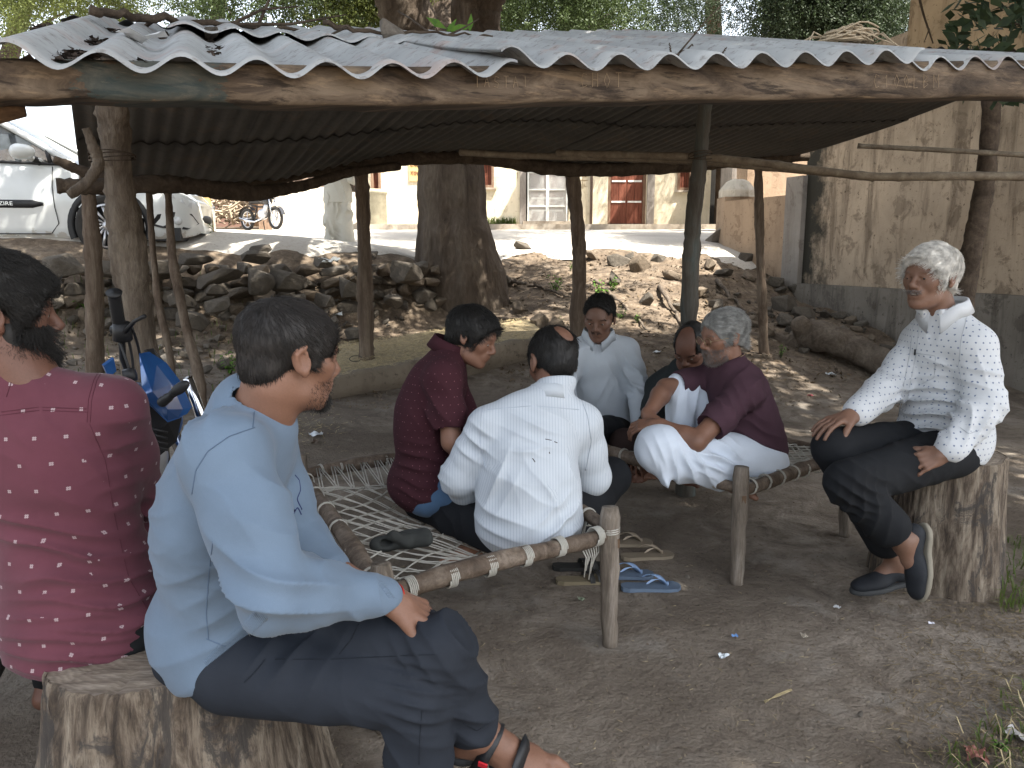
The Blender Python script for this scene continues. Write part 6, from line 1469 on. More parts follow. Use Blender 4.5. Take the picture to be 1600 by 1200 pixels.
# arches: push body points out of the wheel circle
m = MB(); nu_, nv_ = G.shape[:2]; keep = []
def inarch(i, j):
    x = xs_[i]; y, z = sec(x)[j]
    return any((x-c_)**2+(z-.315)**2 < Rw**2 and abs(y) > .5 for c_ in (wx, -3.22))
m.v.append(G.reshape(-1, 3)); m.n = nu_*nv_
fine = []
for i in range(nu_-1):
    for j in range(nv_-1):
        if not (inarch(i, j) and inarch(i+1, j) and inarch(i, j+1) and inarch(i+1, j+1)): m.f.append((i*nv_+j, (i+1)*nv_+j, (i+1)*nv_+j+1, i*nv_+j+1))
m.f.append(tuple(range(nv_))); bodyo = m.build('body', M_CARW, car, True)
for c_ in (wx, -3.22):
    for sy in (-1, 1):
        m = MB(); ar = []
        for a in np.linspace(-.35, math.pi+.35, 26):
            x, z = c_+math.cos(a)*Rw, .315+math.sin(a)*Rw; w = np.interp(x, tab[:, 0], tab[:, 1])*.995
            ar.append([CW(c_+math.cos(a)*(Rw+.035), sy*(w+.004), .315+math.sin(a)*(Rw+.035)), CW(x, sy*(w+.016), z), CW(c_+math.cos(a)*(Rw-.03), sy*(w+.002), .315+math.sin(a)*(Rw-.03)), CW(c_+math.cos(a)*(Rw-.03), sy*(w-.28), .315+math.sin(a)*(Rw-.03))])
        m.grid(np.array(ar)); m.build('wheel_arch', M_BLKP if True else M_CARW, car, True)
def wheel(c_, sy):
    ctr = CW(c_, sy*.80, .315); root_ = MB(); ax = [cf, np.array([0, 0, 1.0]), cl_*sy]
    pr = [(.215, .075), (.235, .098), (.285, .105), (.312, .085), (.318, .0), (.312, -.085), (.285, -.105), (.235, -.098)]; V = []; n = 40
    for r_, d_ in pr:
        for k in range(n): a = 2*math.pi*k/n; V.append(ctr+(cf*math.cos(a)+np.array([0, 0, math.sin(a)]))*r_*CS+cl_*sy*d_*CS)
    root_.add(V, [(i*n+j, i*n+(j+1) % n, (i+1)*n+(j+1) % n, (i+1)*n+j) for i in range(7) for j in range(n)]+[tuple(7*n+j for j in range(n))]); w = root_.build('wheel', M_TYRE, car, True)
    r = MB(); V = []
    for r_, d_ in ((.225, .080), (.222, .098), (.205, .100), (.196, .055), (.10, .02), (0.001, .02)):
        for k in range(n): a = 2*math.pi*k/n; V.append(ctr+(cf*math.cos(a)+np.array([0, 0, math.sin(a)]))*r_*CS+cl_*sy*d_*CS)
    r.add(V[:n*3], [(i*n+j, i*n+(j+1) % n, (i+1)*n+(j+1) % n, (i+1)*n+j) for i in range(2) for j in range(n)])
    for k in range(14):
        a = 2*math.pi*k/14+.1; e1 = cf*math.cos(a)+np.array([0, 0, math.sin(a)]); a2 = a+.30; e2 = cf*math.cos(a2)+np.array([0, 0, math.sin(a2)]); t_ = np.cross(e1, cl_)
        p0, p1 = ctr+e1*.045*CS+cl_*sy*.088*CS, ctr+e2*.212*CS+cl_*sy*.094*CS; q = nrm(p1-p0); s_ = np.cross(q, cl_)*.011; r.add([p0-s_*.8, p0+s_*.8, p1+s_*1.3, p1-s_*1.3, p0-s_*.8-cl_*sy*.02, p0+s_*.8-cl_*sy*.02, p1+s_*1.3-cl_*sy*.02, p1-s_*1.3-cl_*sy*.02], [(0, 1, 2, 3), (0, 4, 5, 1), (3, 2, 6, 7), (1, 5, 6, 2), (0, 3, 7, 4)])
    r.tube([ctr+cl_*sy*.06*CS, ctr+cl_*sy*.100*CS], [.055, .048], 16); r.build('rim', M_RIM, w, True)
    d = MB(); d.tube([ctr+cl_*sy*.0, ctr+cl_*sy*.045*CS], [.205*CS, .205*CS], 30); d.build('brake_disc', M_BLKP, w, True)
for c_ in (wx, -3.22):
    for sy in (-1, 1): wheel(c_, sy)
# greenhouse
RT = [(-1.12, .80, .925, .0, .94), (-1.95, .815, .945, .60, 1.44), (-2.6, .815, .95, .61, 1.475), (-3.2, .80, .955, .58, 1.44), (-3.62, .72, .93, .50, .96)]
def gsec(x):
    T_ = np.array(sorted(RT)); return [np.interp(x, T_[:, 0], T_[:, i]) for i in (1, 2, 3, 4)]
for sy in (-1, 1):
    def side(x): 
        wb, zb, wr_, zt = gsec(x); f_ = (zt-zb)/(1.46-.94) if x > -1.95 else 1; return CW(x, sy*wb, zb), CW(x, sy*(wb-(wb-.60)*min(1, max(0, f_))), max(zb+.002, zt-.035))
    m = MB(); m.grid([[side(x)[0], side(x)[1]] for x in np.linspace(-1.24, -3.5, 40)]); m.build('side_window', M_CGL, car, True)
    A_ = [CW(-1.10, sy*.80, .92), CW(-1.5, sy*.735, 1.17), CW(-1.95, sy*.645, 1.425), CW(-2.6, sy*.635, 1.465), CW(-3.2, sy*.62, 1.43), CW(-3.6, sy*.70, .95)]
    tt = np.linspace(0, 5, 40); P = np.array([[np.interp(t_, range(6), np.array(A_)[:, i]) for i in range(3)] for t_ in tt]); m = MB(); m.tube(P, .034, 8, 0); m.build('roof_rail_pillar', M_CARW, car, True)
    m = MB(); m.tube([CW(-2.28, sy*.815, .94), CW(-2.30, sy*.66, 1.44)], .035, 8); m.tube([CW(-1.32, sy*.80, .93), CW(-1.36, sy*.765, 1.06)], .022, 8); m.build('door_pillar', M_BLKP, car, True)
    m = MB(); m.tube([CW(x, sy*(gsec(x)[0]+.008), gsec(x)[1]-.002) for x in np.linspace(-1.2, -3.4, 12)], .014, 6); m.build('window_seal', M_BLKP, car, True)
    # door seams, moulding, mirror
    wv = lambda x: np.interp(x, tab[:, 0], tab[:, 1])
    for xd in (-1.30, -2.32, -3.1):
        m = MB(); P = [(xd, .955, .90), (xd-.01, .99, .70), (xd, 1.0, .50), (xd+.02, .985, .34), (xd-.02 if xd < -1.4 else xd-.06, .97, .24)]; m.tube([CW(a_, sy*wv(a_)*b_+sy*.003, c_) for a_, b_, c_ in P], .0045, 5); m.build('door_seam', M_BLKP, car, True)
    m = MB(); m.tube([CW(x, sy*wv(x)*.985+sy*.004, .235) for x in np.linspace(-1.36, -3.0, 8)], .006, 5); m.build('sill_seam', M_BLKP, car, True)
    G = []
    for x in np.linspace(-1.40, -3.0, 16):
        h_ = .040*min(1, (-1.36-x)/.12); y = sy*(wv(x)+.0); G.append([CW(x, y, .53-h_), CW(x, y+sy*.016, .53-h_*.7), CW(x, y+sy*.018, .53+h_*.6), CW(x, y, .53+h_)])
    m = MB(); m.grid(np.array(G)); mo = m.build('door_moulding', M_BLKP, car, True)
    if sy < 0:
        cu = bpy.data.curves.new('badge_text', 'FONT'); cu.body = 'DZIRE'; cu.size = .055; cu.extrude = .001; tmp = bpy.data.objects.new('tmp', cu); C.objects.link(tmp)
        bpy.context.view_layer.update(); me = bpy.data.meshes.new_from_object(tmp); bpy.data.objects.remove(tmp); me.materials.clear(); me.materials.append(M_CHR)
        o = bpy.data.objects.new('badge_text', me); C.objects.link(o); o.parent = mo; p = CW(-1.86, -(wv(-1.7)+.0205), .515); o.location = tuple(p-wpos(mo)); o.rotation_euler = (math.pi/2, 0, hd); o.scale = (1.25, 1, 1)
    S = SDF(); c_ = CW(-1.50, sy*.965, 1.025); ax_ = np.array([cf, cl_, (0, 0, 1.0)]); S.ell(c_, (.115, .085, .075), ax_, .02); S.ell(c_-cf*.05, (.07, .08, .074), ax_, .03); S.cone(c_-cl_*sy*.08-np.array([0, 0, .04]), CW(-1.42, sy*.80, .955), .028, .032, .03)
    surf('wing_mirror', S, .008, M_CARW, car)
    MB().tube([CW(-1.46, sy*.845, .975), CW(-1.42, sy*.79, .94)], .036, 10).build('mirror_foot', M_BLKP, car, True)
    # lamps
    G = []
    for t_ in np.linspace(0, 1, 10):
        x = -.06-.62*t_; w_ = wv(x); zt_ = np.interp(x, tab[:, 0], tab[:, 3]); h_ = .075*(1-t_)**.7+.008; G.append([CW(x+.006, sy*(w_*.93), zt_-.012), CW(x+.004, sy*(w_*.975+.006), zt_-.03-h_*.4), CW(x+.004, sy*(w_*.99+.006), zt_-.03-h_)])
    m = MB(); m.grid(np.array(G)); m.build('headlight', M_LAMP, car, True)
    m = MB(); Pf = [(-.34, .44), (-.20, .47), (-.06, .46), (-.02, .36), (-.10, .29), (-.30, .30), (-.42, .33)]
    V = [CW(x, sy*(wv(x)*.992+.010), z) for x, z in Pf]; cen = CW(-.2, sy*(wv(-.2)*.97), .38); m.add(V+[cen], [(i, (i+1) % 7, 7) for i in range(7)]); fb = m.build('fog_lamp_recess', M_BLKP, car)
    pf_ = CW(-.17, sy*(wv(-.17)*.99+.012), .38); m = MB(); m.tube([pf_-cl_*sy*.02, pf_+cl_*sy*.006], [.045, .042], 16); m.build('fog_lamp', M_LAMP, fb, True)
m = MB(); 
def rsec(x):
    wb, zb, wr_, zt = gsec(x); w_ = .645 if x < -1.9 else .79-(.79-.645)*(-1.1-x)/.85
    return [CW(x, w_*s_, zt-.05*abs(s_)**3) for s_ in np.linspace(-1, 1, 9)]
m.grid([rsec(x) for x in np.linspace(-1.93, -3.25, 14)]); m.build('roof', M_CARW, car, True)
m = MB(); m.grid([rsec(x) for x in np.linspace(-1.10, -1.93, 10)]); m.build('windscreen', M_CGL, car, True); m = MB(); m.grid([rsec(x) for x in np.linspace(-3.25, -3.62, 8)]); m.build('rear_window', M_CGL, car, True)
m = MB(); m.tube([CW(-.085+.05*(1-abs(y)/.34), y, .42) for y in np.linspace(-.34, .34, 7)], .055, 8); m.build('grille', M_BLKP, car, True)
MB().box(CW(-1.9, 0, .24), (1.75*CS, .70*CS, .07), [cf, cl_, np.array([0, 0, 1.0])]).build('floor_pan', M_BLKP, car)
for y in (-.38, .38): 
    S = SDF(); S.ell(CW(-2.15, y, .55), (.28, .24, .12), None, .05); S.cone(CW(-2.35, y, .6), CW(-2.50, y, 1.05), .14, .12, .05); S.ell(CW(-2.52, y, 1.22), (.06, .12, .09), None, .03); surf('car_seat', S, .02, M_BLKP, car)

# ---------------------------------------------------------------- motorcycles
def moto(base, fdir, paint, label, s=1.0, steer=0.0, lean=0, detail=True, parts=True):
    f = nrm([fdir[0], fdir[1], 0]); l = np.array([-f[1], f[0], 0]); b = np.asarray(base, float); root = thing('motorcycle', label, 'motorcycle', tuple(b), None)
    Q = lambda x, y, z: b+(f*x+l*(y+lean*z)+np.array([0, 0, z]))*s
    for nm, x0, r_ in (('wheel', .64, .30), ('wheel', -.62, .30)):
        c_ = Q(x0, 0, r_); m = MB(); m.tube([c_+(f*math.cos(a)+np.array([0, 0, math.sin(a)]))*(r_-.04)*s for a in np.linspace(0, 2*math.pi, 33)], .042*s, 10, cap=False); w = m.build(nm, M_TYRE, root, True)
        m = MB(); m.tube([c_+(f*math.cos(a)+np.array([0, 0, math.sin(a)]))*(r_-.085)*s for a in np.linspace(0, 2*math.pi, 33)], .014*s, 6, cap=False); m.tube([c_-l*.05*s, c_+l*.05*s], .045*s, 12)
        for k in range(5):
            a = k*2*math.pi/5+.3; e = f*math.cos(a)+np.array([0, 0, math.sin(a)]); m.tube([c_+e*.03*s, c_+e*(r_-.09)*s], [.020*s, .012*s], 6)
        m.build('rim', M_RIM, w, True)
    for y in (-.085, .085): MB().tube([Q(.64, y, .30), Q(.50, y, .62), Q(.40, y, .90)], [.024*s, .024*s, .018*s], 10).build('fork_tube', M_CHR, root, True)
    m = MB(); G = [[Q(.64+math.cos(a)*.345, y*.06, .30+math.sin(a)*.345+(0 if abs(y) < .5 else -.02)) for y in (-1, -.5, .5, 1)] for a in np.linspace(.3, 2.3, 12)]; m.grid(np.array(G)); m.build('front_mudguard', paint, root, True)
    m = MB(); G = [[Q(-.62+math.cos(a)*.36, y*.07, .30+math.sin(a)*.36) for y in (-1, -.5, .5, 1)] for a in np.linspace(.7, 2.9, 12)]; m.grid(np.array(G)); m.build('rear_mudguard', M_BLKP, root, True)
    S = SDF(); ax_ = np.array([f, l, (0, 0, 1.0)]); S.ell(Q(.12, 0, .80), np.array((.24, .13, .12))*s, ax_, .05); S.ell(Q(.26, 0, .76), np.array((.12, .14, .11))*s, ax_, .05); surf('fuel_tank', S, .012, paint, root)
    S = SDF(); S.cone(Q(-.05, 0, .78), Q(-.45, 0, .80), .085*s, .085*s, .05); S.cone(Q(-.45, 0, .82), Q(-.72, 0, .86), .08*s, .06*s, .05); surf('seat', S, .012, M_BLKP, root)
    S = SDF(); S.ell(Q(.08, 0, .42), np.array((.17, .13, .15))*s, ax_, .04); S.cone(Q(.14, 0, .45), Q(.24, 0, .62), .08*s, .085*s, .02); surf('engine', S, .014, M_RIM, root)
    MB().tube([Q(.40, 0, .86), Q(.22, 0, .62), Q(-.1, 0, .62), Q(-.55, 0, .70)], .022*s, 8).tube([Q(.36, 0, .8), Q(.28, 0, .35), Q(-.1, 0, .24), Q(-.3, 0, .3), Q(-.2, 0, .62)], .02*s, 8).tube([Q(-.3, .08, .3), Q(-.62, .08, .3)], .016*s, 8).tube([Q(-.3, -.08, .3), Q(-.62, -.08, .3)], .016*s, 8).build('frame', M_BLKP, root, True)
    MB().tube([Q(.2, -.12, .3), Q(-.1, -.13, .22), Q(-.4, -.14, .25), Q(-.75, -.15, .32)], [.018*s, .02*s, .035*s, .04*s], 10).build('exhaust', M_CHR, root, True)
    if detail:
        MB().tube([Q(.42, -.02, .90), Q(.34, -.16, 1.02), Q(.24, -.34, 1.02)], .012*s, 8).tube([Q(.42, .02, .90), Q(.34, .16, 1.02), Q(.24, .34, 1.02)], .012*s, 8).build('handlebar', M_CHR, root, True)
        for y in (-1, 1):
            MB().tube([Q(.27, y*.27, 1.02), Q(.22, y*.38, 1.02)], .018*s, 8).build('grip', M_BLKP, root, True); mm = MB(); mm.tube([Q(.33, y*.20, 1.02), Q(.36, y*.26, 1.16)], .005*s, 6); mi = mm.build('mirror_stem', M_CHR, root, True); S = SDF(); S.ell(Q(.36, y*.28, 1.18), np.array((.015, .06, .035))*s, ax_, .01); surf('mirror', S, .008, M_BLKP, mi)
        S = SDF(); S.ell(Q(.50, 0, .88), np.array((.07, .09, .09))*s, ax_, .02); surf('headlight', S, .01, M_BLKP, root); MB().tube([Q(.555, 0, .88), Q(.572, 0, .88)], [.065*s, .05*s], 16).build('lens', M_LAMP, root, True)
    MB().tube([Q(-.05, .1, .25), Q(-.12, .22, 0)], .012*s, 6).build('side_stand', M_BLKP, root, True)
    return root, Q
pm = W(407, 350, 18.3); pm[2] = tz(pm[0], pm[1])+.04
moto(pm, (.80, -.60), simple('black_tank_paint', (.02, .02, .022), .3, .5, bump=0), 'black commuter motorcycle parked across the road by the whitewashed wall', .86, lean=.10)
M_BPAINT = NT('metallic_blue_paint'); M_BPAINT.b.inputs['Coat Weight'].default_value = .8; M_BPAINT.b.inputs['Coat Roughness'].default_value = .08; M_BPAINT = M_BPAINT.out(M_BPAINT.ramp(M_BPAINT.noise(M_BPAINT.coord(), 6, 4), [(.3, (.012, .055, .20)), (.7, (.03, .12, .34))]), .3, None, .5, .35)
# the near one stands nose away behind the bearded man; its controls are placed by eye
mb = W(150, 700, 2.42); base_ = np.array([mb[0]-.10, 2.55, 0]); mroot, MQ = moto(base_, (.32, .95), M_BPAINT, 'blue motorcycle parked between the bearded man and the thick grey post', 1.0, detail=False)
V_ = lambda px, py, Y: W(px, py, Y)
MB().tube([V_(222, 700, 2.66), V_(204, 590, 2.60), V_(192, 560, 2.55), V_(190, 530, 2.50), V_(184, 500, 2.45)], [.012, .012, .011, .011, .011], 10).build('handlebar', M_BLKP, mroot, True)
m = MB(); P = [lerp(V_(187, 512, 2.47), V_(178, 457, 2.40), t_) for t_ in np.linspace(0, 1, 26)]; m.tube(P, [.0185+(.0018 if k % 2 else 0)+(.004 if k > 23 else 0) for k in range(26)], 14); gp_ = m.build('grip', M_BLKP, mroot, True)
MB().tube([V_(192, 530, 2.47), V_(190, 505, 2.455)], [.030, .026], 14).tube([V_(205, 515, 2.47), V_(175, 515, 2.48)], .014, 8).build('switch_housing', M_BLKP, mroot, True)
MB().tube([V_(196, 518, 2.44), V_(210, 502, 2.40), V_(226, 494, 2.36)], [.008, .006, .007], 8).build('brake_lever', M_BLKP, mroot, True)
MB().tube([V_(200, 592, 2.44), V_(206, 610, 2.44), V_(216, 655, 2.45), V_(226, 720, 2.47)], .0175, 16).build('fork_tube', M_CHR, mroot, True)['label'] = 'bright upper fork tube'
MB().tube([V_(194, 588, 2.43), V_(212, 584, 2.44)], .022, 12).build('fork_clamp', M_BLKP, mroot, True)
for k, (a_, b_, c_) in enumerate((((198, 520, 2.46), (214, 580, 2.52), (204, 600, 2.5)), ((186, 530, 2.46), (202, 575, 2.40), (222, 640, 2.5)), ((205, 510, 2.46), (228, 560, 2.6), (220, 640, 2.6)))): 
    P = [V_(*a_), V_(*b_), V_(*c_)]; Q_ = [lerp(lerp(P[0], P[1], t_), lerp(P[1], P[2], t_), t_) for t_ in np.linspace(0, 1, 12)]; MB().tube(Q_, .0045, 6).build('cable', M_BLKP, mroot, True)
# faceted blue cowl with its dark screen and the indicator
def slab(P, th, name, mat, par):
    """closed faceted shell: outline and raised ridge points"""
    P = [np.asarray(p) for p in P]; c_ = sum(P)/len(P); n = nrm(np.cross(P[1]-P[0], P[2]-P[0])); n = n if n[1] < 0 else -n
    V = P+[p-n*th for p in P]; k = len(P); m = MB(); m.add(V, [tuple(range(k)), tuple(range(k, 2*k))[::-1]]+[(i, (i+1) % k, k+(i+1) % k, k+i) for i in range(k)]); return m.build(name, mat, par)
a1, a2, a3, a4, a5, a6, a7 = V_(217, 552, 2.52), V_(245, 570, 2.55), V_(268, 600, 2.57), V_(286, 640, 2.58), V_(278, 652, 2.55), V_(262, 658, 2.50), V_(222, 618, 2.44)
rg = V_(238, 612, 2.42); rg2 = V_(262, 640, 2.46)
m = MB(); m.add([a1, a2, a3, a4, a5, a6, a7, rg, rg2]+[p+np.array([.01, .05, 0]) for p in (a1, a2, a3, a4, a5, a6, a7)], [(0, 7, 1), (1, 7, 2), (2, 7, 8), (2, 8, 3), (3, 8, 4), (4, 8, 5), (5, 8, 7), (5, 7, 6), (6, 7, 0), (0, 1, 10, 9), (1, 2, 11, 10), (2, 3, 12, 11), (3, 4, 13, 12), (4, 5, 14, 13), (5, 6, 15, 14), (6, 0, 9, 15)])
cw = m.build('headlight_cowl', M_BPAINT, mroot); bv = cw.modifiers.new('bevel', 'BEVEL'); bv.width = .003; bv.segments = 2
slab([V_(228, 546, 2.6), V_(240, 544, 2.62), V_(282, 596, 2.66), V_(290, 640, 2.66), V_(284, 650, 2.62), V_(268, 596, 2.60), V_(246, 566, 2.58)], .02, 'fly_screen', M_BLKP, mroot)
slab([V_(162, 572, 2.40), V_(178, 560, 2.42), V_(182, 580, 2.44), V_(170, 590, 2.42)], .012, 'side_panel', M_BPAINT, mroot)
S = SDF(); S.cone(V_(254, 628, 2.42), V_(262, 622, 2.41), .017, .015, .006); S.cone(V_(262, 622, 2.41), V_(274, 612, 2.40), .011, .014, .008); S.ell(V_(282, 606, 2.39), (.034, .018, .015), basis(V_(282, 606, 2.39)-V_(268, 616, 2.39))[[2, 0, 1]], .01); surf('turn_indicator', S, .0035, M_BLKP, mroot)
slab([V_(222, 622, 2.50), V_(262, 660, 2.52), V_(284, 652, 2.56), V_(276, 690, 2.6), V_(250, 712, 2.6), V_(226, 700, 2.55)], .05, 'front_panel', M_BLKP, mroot)
for k in range(4): MB().tube([V_(228, 668+9*k, 2.49), V_(262, 676+9*k, 2.53)], .0045, 6).build('cooling_fin', M_BLKP, mroot, True)
# ---------------------------------------------------------------- the people
def joints(pel, chest, neck, fwd, s=1.0, sw=.175, **kw):
    J = dict(pelvis=np.array(pel), chest=np.array(chest), neck=np.array(neck), s=s)
    r = nrm(np.cross(nrm(fwd), (0, 0, 1)))
    J['sl'] = J['neck']-r*sw*s-np.array([0, 0, .045*s]); J['sr'] = J['neck']+r*sw*s-np.array([0, 0, .045*s])
    J['hl'] = J['pelvis']-r*.09*s; J['hr'] = J['pelvis']+r*.09*s
    for k, v in kw.items(): J[k] = np.array(v, float)
    return J
def body(S, J, hc, A, s, smile=0, jaw=1.0, arms=True, legs=True, k=.03):
    torso(S, J, -.022, .05)
    S.cone(J['neck']+np.array([0, 0, -.02]), hc-np.array([0, 0, .03*s])-A[1]*.018*s, .056*s, .053*s, .03)
    head_prims(S, hc, A, s, smile=smile, jaw=jaw)
    if arms:
        for a in ('l', 'r'):
            if 'e'+a in J: arm(S, J['s'+a], J['e'+a], J['w'+a], 0, .03, s, (.048, .039, .039, .027))
    if legs:
        for a in ('l', 'r'):
            if 'k'+a in J: leg(S, J['h'+a], J['k'+a], J['a'+a], 0, .02, s, (.058, .042, .043, .035))
SK = dict(dark=skin_mat('skin_dark', (.15, .080, .054)), mid=skin_mat('skin_brown', (.165, .090, .060)), warm=skin_mat('skin_warm_brown', (.190, .098, .064)), deep=skin_mat('skin_deep_brown', (.13, .062, .041)))
H_BLACK = hair_mat('black_hair', (.008, .007, .006)); H_WHITE = hair_mat('white_hair', (.50, .48, .44), .6); H_GREY = hair_mat('grey_hair', (.20, .20, .19), .6)
H_SALT = hair_mat('stubble', (.14, .12, .11), .7); H_SOFT = hair_mat('soft_black_hair', (.012, .010, .009))
def brows(c, A, s, root, mat, n=160, L=.010):
    r = np.random.default_rng(3); P = []
    for sx in (-1, 1):
        for _ in range(n//2):
            t = r.random(); p = np.array((sx*(.014+.032*t), .093-.014*t*t, .026+.004*math.sin(t*2.6)+r.normal()*.0016))
            d = nrm(np.array((sx*.9, .1, .25-.5*t))+r.normal(size=3)*.2)*L*(.7+.5*r.random())
            P.append([c+(p*s+d*s*j/2)@A for j in range(3)])
    strands('eyebrows', np.array(P), None, mat, root, 3, .0006*s)
def beard(c, A, s, root, mat, n=5000, L=.02, area=None, g=.004, rad=.0006, seed=5, name='beard', shell=True):
    """strands grown off the jaw"""
    S = SDF(); T = head_prims(S, c, A, s, ears=False); v, q = polymesh(S, .005); nn = vnormals(v, q)
    loc = ((v-c)/s)@A.T; idx = np.nonzero(area(loc))[0]; r = np.random.default_rng(seed)
    if shell:
        S2 = SDF(); T = lambda p: c+(np.array(p, float)*s)@A
        S2.ell(T((0, .045, -.076)), np.array((.054, .056, .044))*s, A, .02)
        for sx in (-1, 1): S2.ell(T((sx*.057, .020, -.045)), np.array((.016, .026, .045))*s, A, .015); S2.cone(T((sx*.03, .088, -.06)), T((0, .088, -.082)), .016*s, .02*s, .02)
        for sx in (-1, 1): S2.cone(T((sx*.022, .094, -.044)), T((0, .101, -.040)), .006*s, .006*s, .006)
        S2.ell(T((0, .105, -.052)), np.array((.017, .02, .0055))*s, A, .004, '-')
        vv, qq = polymesh(S2, .005); vv = vv+vnormals(vv, qq)*(sines(vv, 110, 8, 5)*.003)[:, None]
        o = fast_mesh(name, vv, qq, mat, root)
    else: o = root
    idx = r.choice(idx, n); P0 = v[idx]+r.normal(size=(n, 3))*.002; N0 = nn[idx]
    d = nrm2(N0*.7+np.tile(A[1]*.25-A[2]*.8, (n, 1))+r.normal(size=(n, 3))*.35); Ln = L*s*(.5+r.random(n)); pts = [P0]
    for i in range(3): P0 = P0+d*(Ln/3)[:, None]; pts.append(P0); d = nrm2(d+r.normal(size=(n, 3))*.25+np.array([0, 0, -.15]))
    strands(name+'_hairs' if shell else name, np.stack(pts, 1), None, mat, o, 4, rad)
Z = lambda p, z: np.array([p[0], p[1], z])

# ---- young man in the blue sweatshirt
M_BLUE = cloth_mat('blue_sweatshirt_cloth', (.128, .176, .240), .08, .95, None, 700)
M_TROU = cloth_mat('slate_trouser_cloth', (.021, .025, .033), .16, .8, None, 800)
M_NAVY = simple('navy_print', (.02, .03, .10), .8, bump=0)
M_STRAP = simple('sandal_strap_leather', (.012, .013, .015), .5, .4, bump=.3)
M_SOLE = simple('sandal_sole_rubber', (.03, .032, .035), .7, bump=.3)
def man_blue():
    root = thing('person', 'young man in a light blue sweatshirt sitting with crossed legs on the near stump', 'person', (W(345, 1040, 1.62)[0], 1.62, .47))
    J = joints(W(345, 992, 1.60), W(338, 790, 1.54), W(400, 668, 1.54), (.97, .1, 0),
        sr=W(352, 712, 1.37), sl=W(405, 700, 1.70), er=W(425, 918, 1.27), wr=W(605, 934, 1.42), el=W(462, 850, 1.70), wl=W(520, 892, 1.62),
        hr=W(365, 1030, 1.50), hl=W(350, 1005, 1.66), kl=W(681, 1016, 1.42), al=W(744, 1138, 1.50), kr=W(650, 1080, 1.40))
    J['ar'] = J['kr']+np.array([.005, .05, -.42])
    hc = W(452, 560, 1.53); A = headframe((.74, .64, -.16), (0.05, 0, 1)); s = .955
    S = SDF(); body(S, J, hc, A, s)
    S.cone(J['neck']+np.array([-.01, 0, -.03]), hc+A[1]*(-.03)-A[2]*.06, .066, .055, .03)
    hand(S, J['wr'], (.80, .25, -.52), (.45, -.1, .8), 1, (.5, .7, .5), 1.0)
    hand(S, J['wl'], (.9, -.25, -.15), (.0, .3, .95), -1, (.35, .5, .4), 1.0)
    ft = nrm((.90, -.25, -.22)); upf = (.25, -.45, .85)
    foot(S, J['al'], ft, upf, -1, 1.12); foot(S, J['ar'], (.9, -.1, 0), (0, 0, 1), 1, 1.0)
    surf('body', S, .0038, SK['warm'], root, base=.0006, bfreq=60)
    eyes(hc, A, s, root); brows(hc, A, s, root, H_BLACK)
    # sweatshirt
    S = SDF(); Js = dict(J); torso(S, Js, .014, .06, dep=.90)
    S.ell(J['pelvis']+np.array([-.005, 0, .03]), (.140, .170, .125), basis((.28, 0, 1)), .05)
    S.cone(W(395, 655, 1.54), W(392, 640, 1.54), .082, .078, .03)
    arm(S, J['sr'], J['er'], lerp(J['er'], J['wr'], .95), .018, .035, 1, (.060, .050, .040, .024)); arm(S, J['sl'], J['el'], lerp(J['el'], J['wl'], .93), .018, .035, 1, (.060, .052, .042, .026))
    S.cone(lerp(J['er'], J['wr'], .82), lerp(J['er'], J['wr'], .98), .0400, .0345, .003)
    S.cone(lerp(J['el'], J['wl'], .84), lerp(J['el'], J['wl'], 1.0), .040, .034, .008)
    S.plane(W(395, 1014, 1.55), (.50, 0, -1), .006)
    nb = hc-A[2]*.09-A[1]*.01
    S.ell(W(408, 630, 1.54), (.072, .078, .040), basis((.42, .12, 1)), .008, '-')
    f = [(J['er'], .10, (.35, 0, 1), .042, .012), (lerp(J['er'], J['wr'], .45), .08, (1, .2, .45), .036, .006), (lerp(J['sr'], J['er'], .55), .10, (.6, 0, 1), .075, .006),
         (W(300, 800, 1.45), .12, (.55, 0, -1), .060, .008), (W(380, 960, 1.42), .11, (.35, 0, 1), .040, .010), (W(300, 970, 1.45), .12, (-.35, 0, 1), .050, .008),
         (W(330, 660, 1.4), .07, (1, 0, .5), .05, .005), (W(440, 780, 1.45), .08, (.3, 0, 1), .05, .006), (W(250, 850, 1.5), .10, (.3, .2, 1), .07, .006), (J['el'], .08, (.3, .2, 1), .04, .008)]
    o, v, q = surf('sweatshirt', S, .005, M_BLUE, root, f, 11, .0022, 22)
    fm = onmesh(v, q); M_SEAM = simple('sweatshirt_seam', (.085, .125, .19), .9, bump=0)
    draw(fm, [(300, 772), (306, 735), (325, 705), (358, 682), (398, 668)], 'seam', M_SEAM, o, .0010)
    draw(fm, [(395, 668), (398, 640), (392, 622)], 'seam', M_SEAM, o, .0010)
    draw(fm, [(333, 845), (326, 900), (322, 960), (326, 1000)], 'seam', M_SEAM, o, .0010)
    draw(fm, [(322, 998), (352, 1010)], 'seam', M_SEAM, o, .0010)
    for i in range(46):
        t = i/45; x0, y0 = 332+86*t, 1052-84*t; draw(fm, [(x0, y0), (x0-14, y0-20)], 'rib', M_BLUE, o, .0011, 5, -.0002)
    for i in range(9):
        x0 = 588+2.2*i; draw(fm, [(x0, 908+3*i), (x0+12, 911+3*i)], 'rib', M_BLUE, o, .0009, 4, -.0002)
    for P_ in (((452, 742), (459, 750), (461, 766), (455, 780), (463, 796)), ((450, 802), (456, 792), (462, 804))):
        draw(fm, [(x+9, y) for x, y in P_], 'letter_print', M_NAVY, o, .0022, 6, -.0012)
    # trousers
    S = SDF()
    S.ell(J['pelvis'], (.165, .165, .12), basis((.3, 0, 1)), .05)
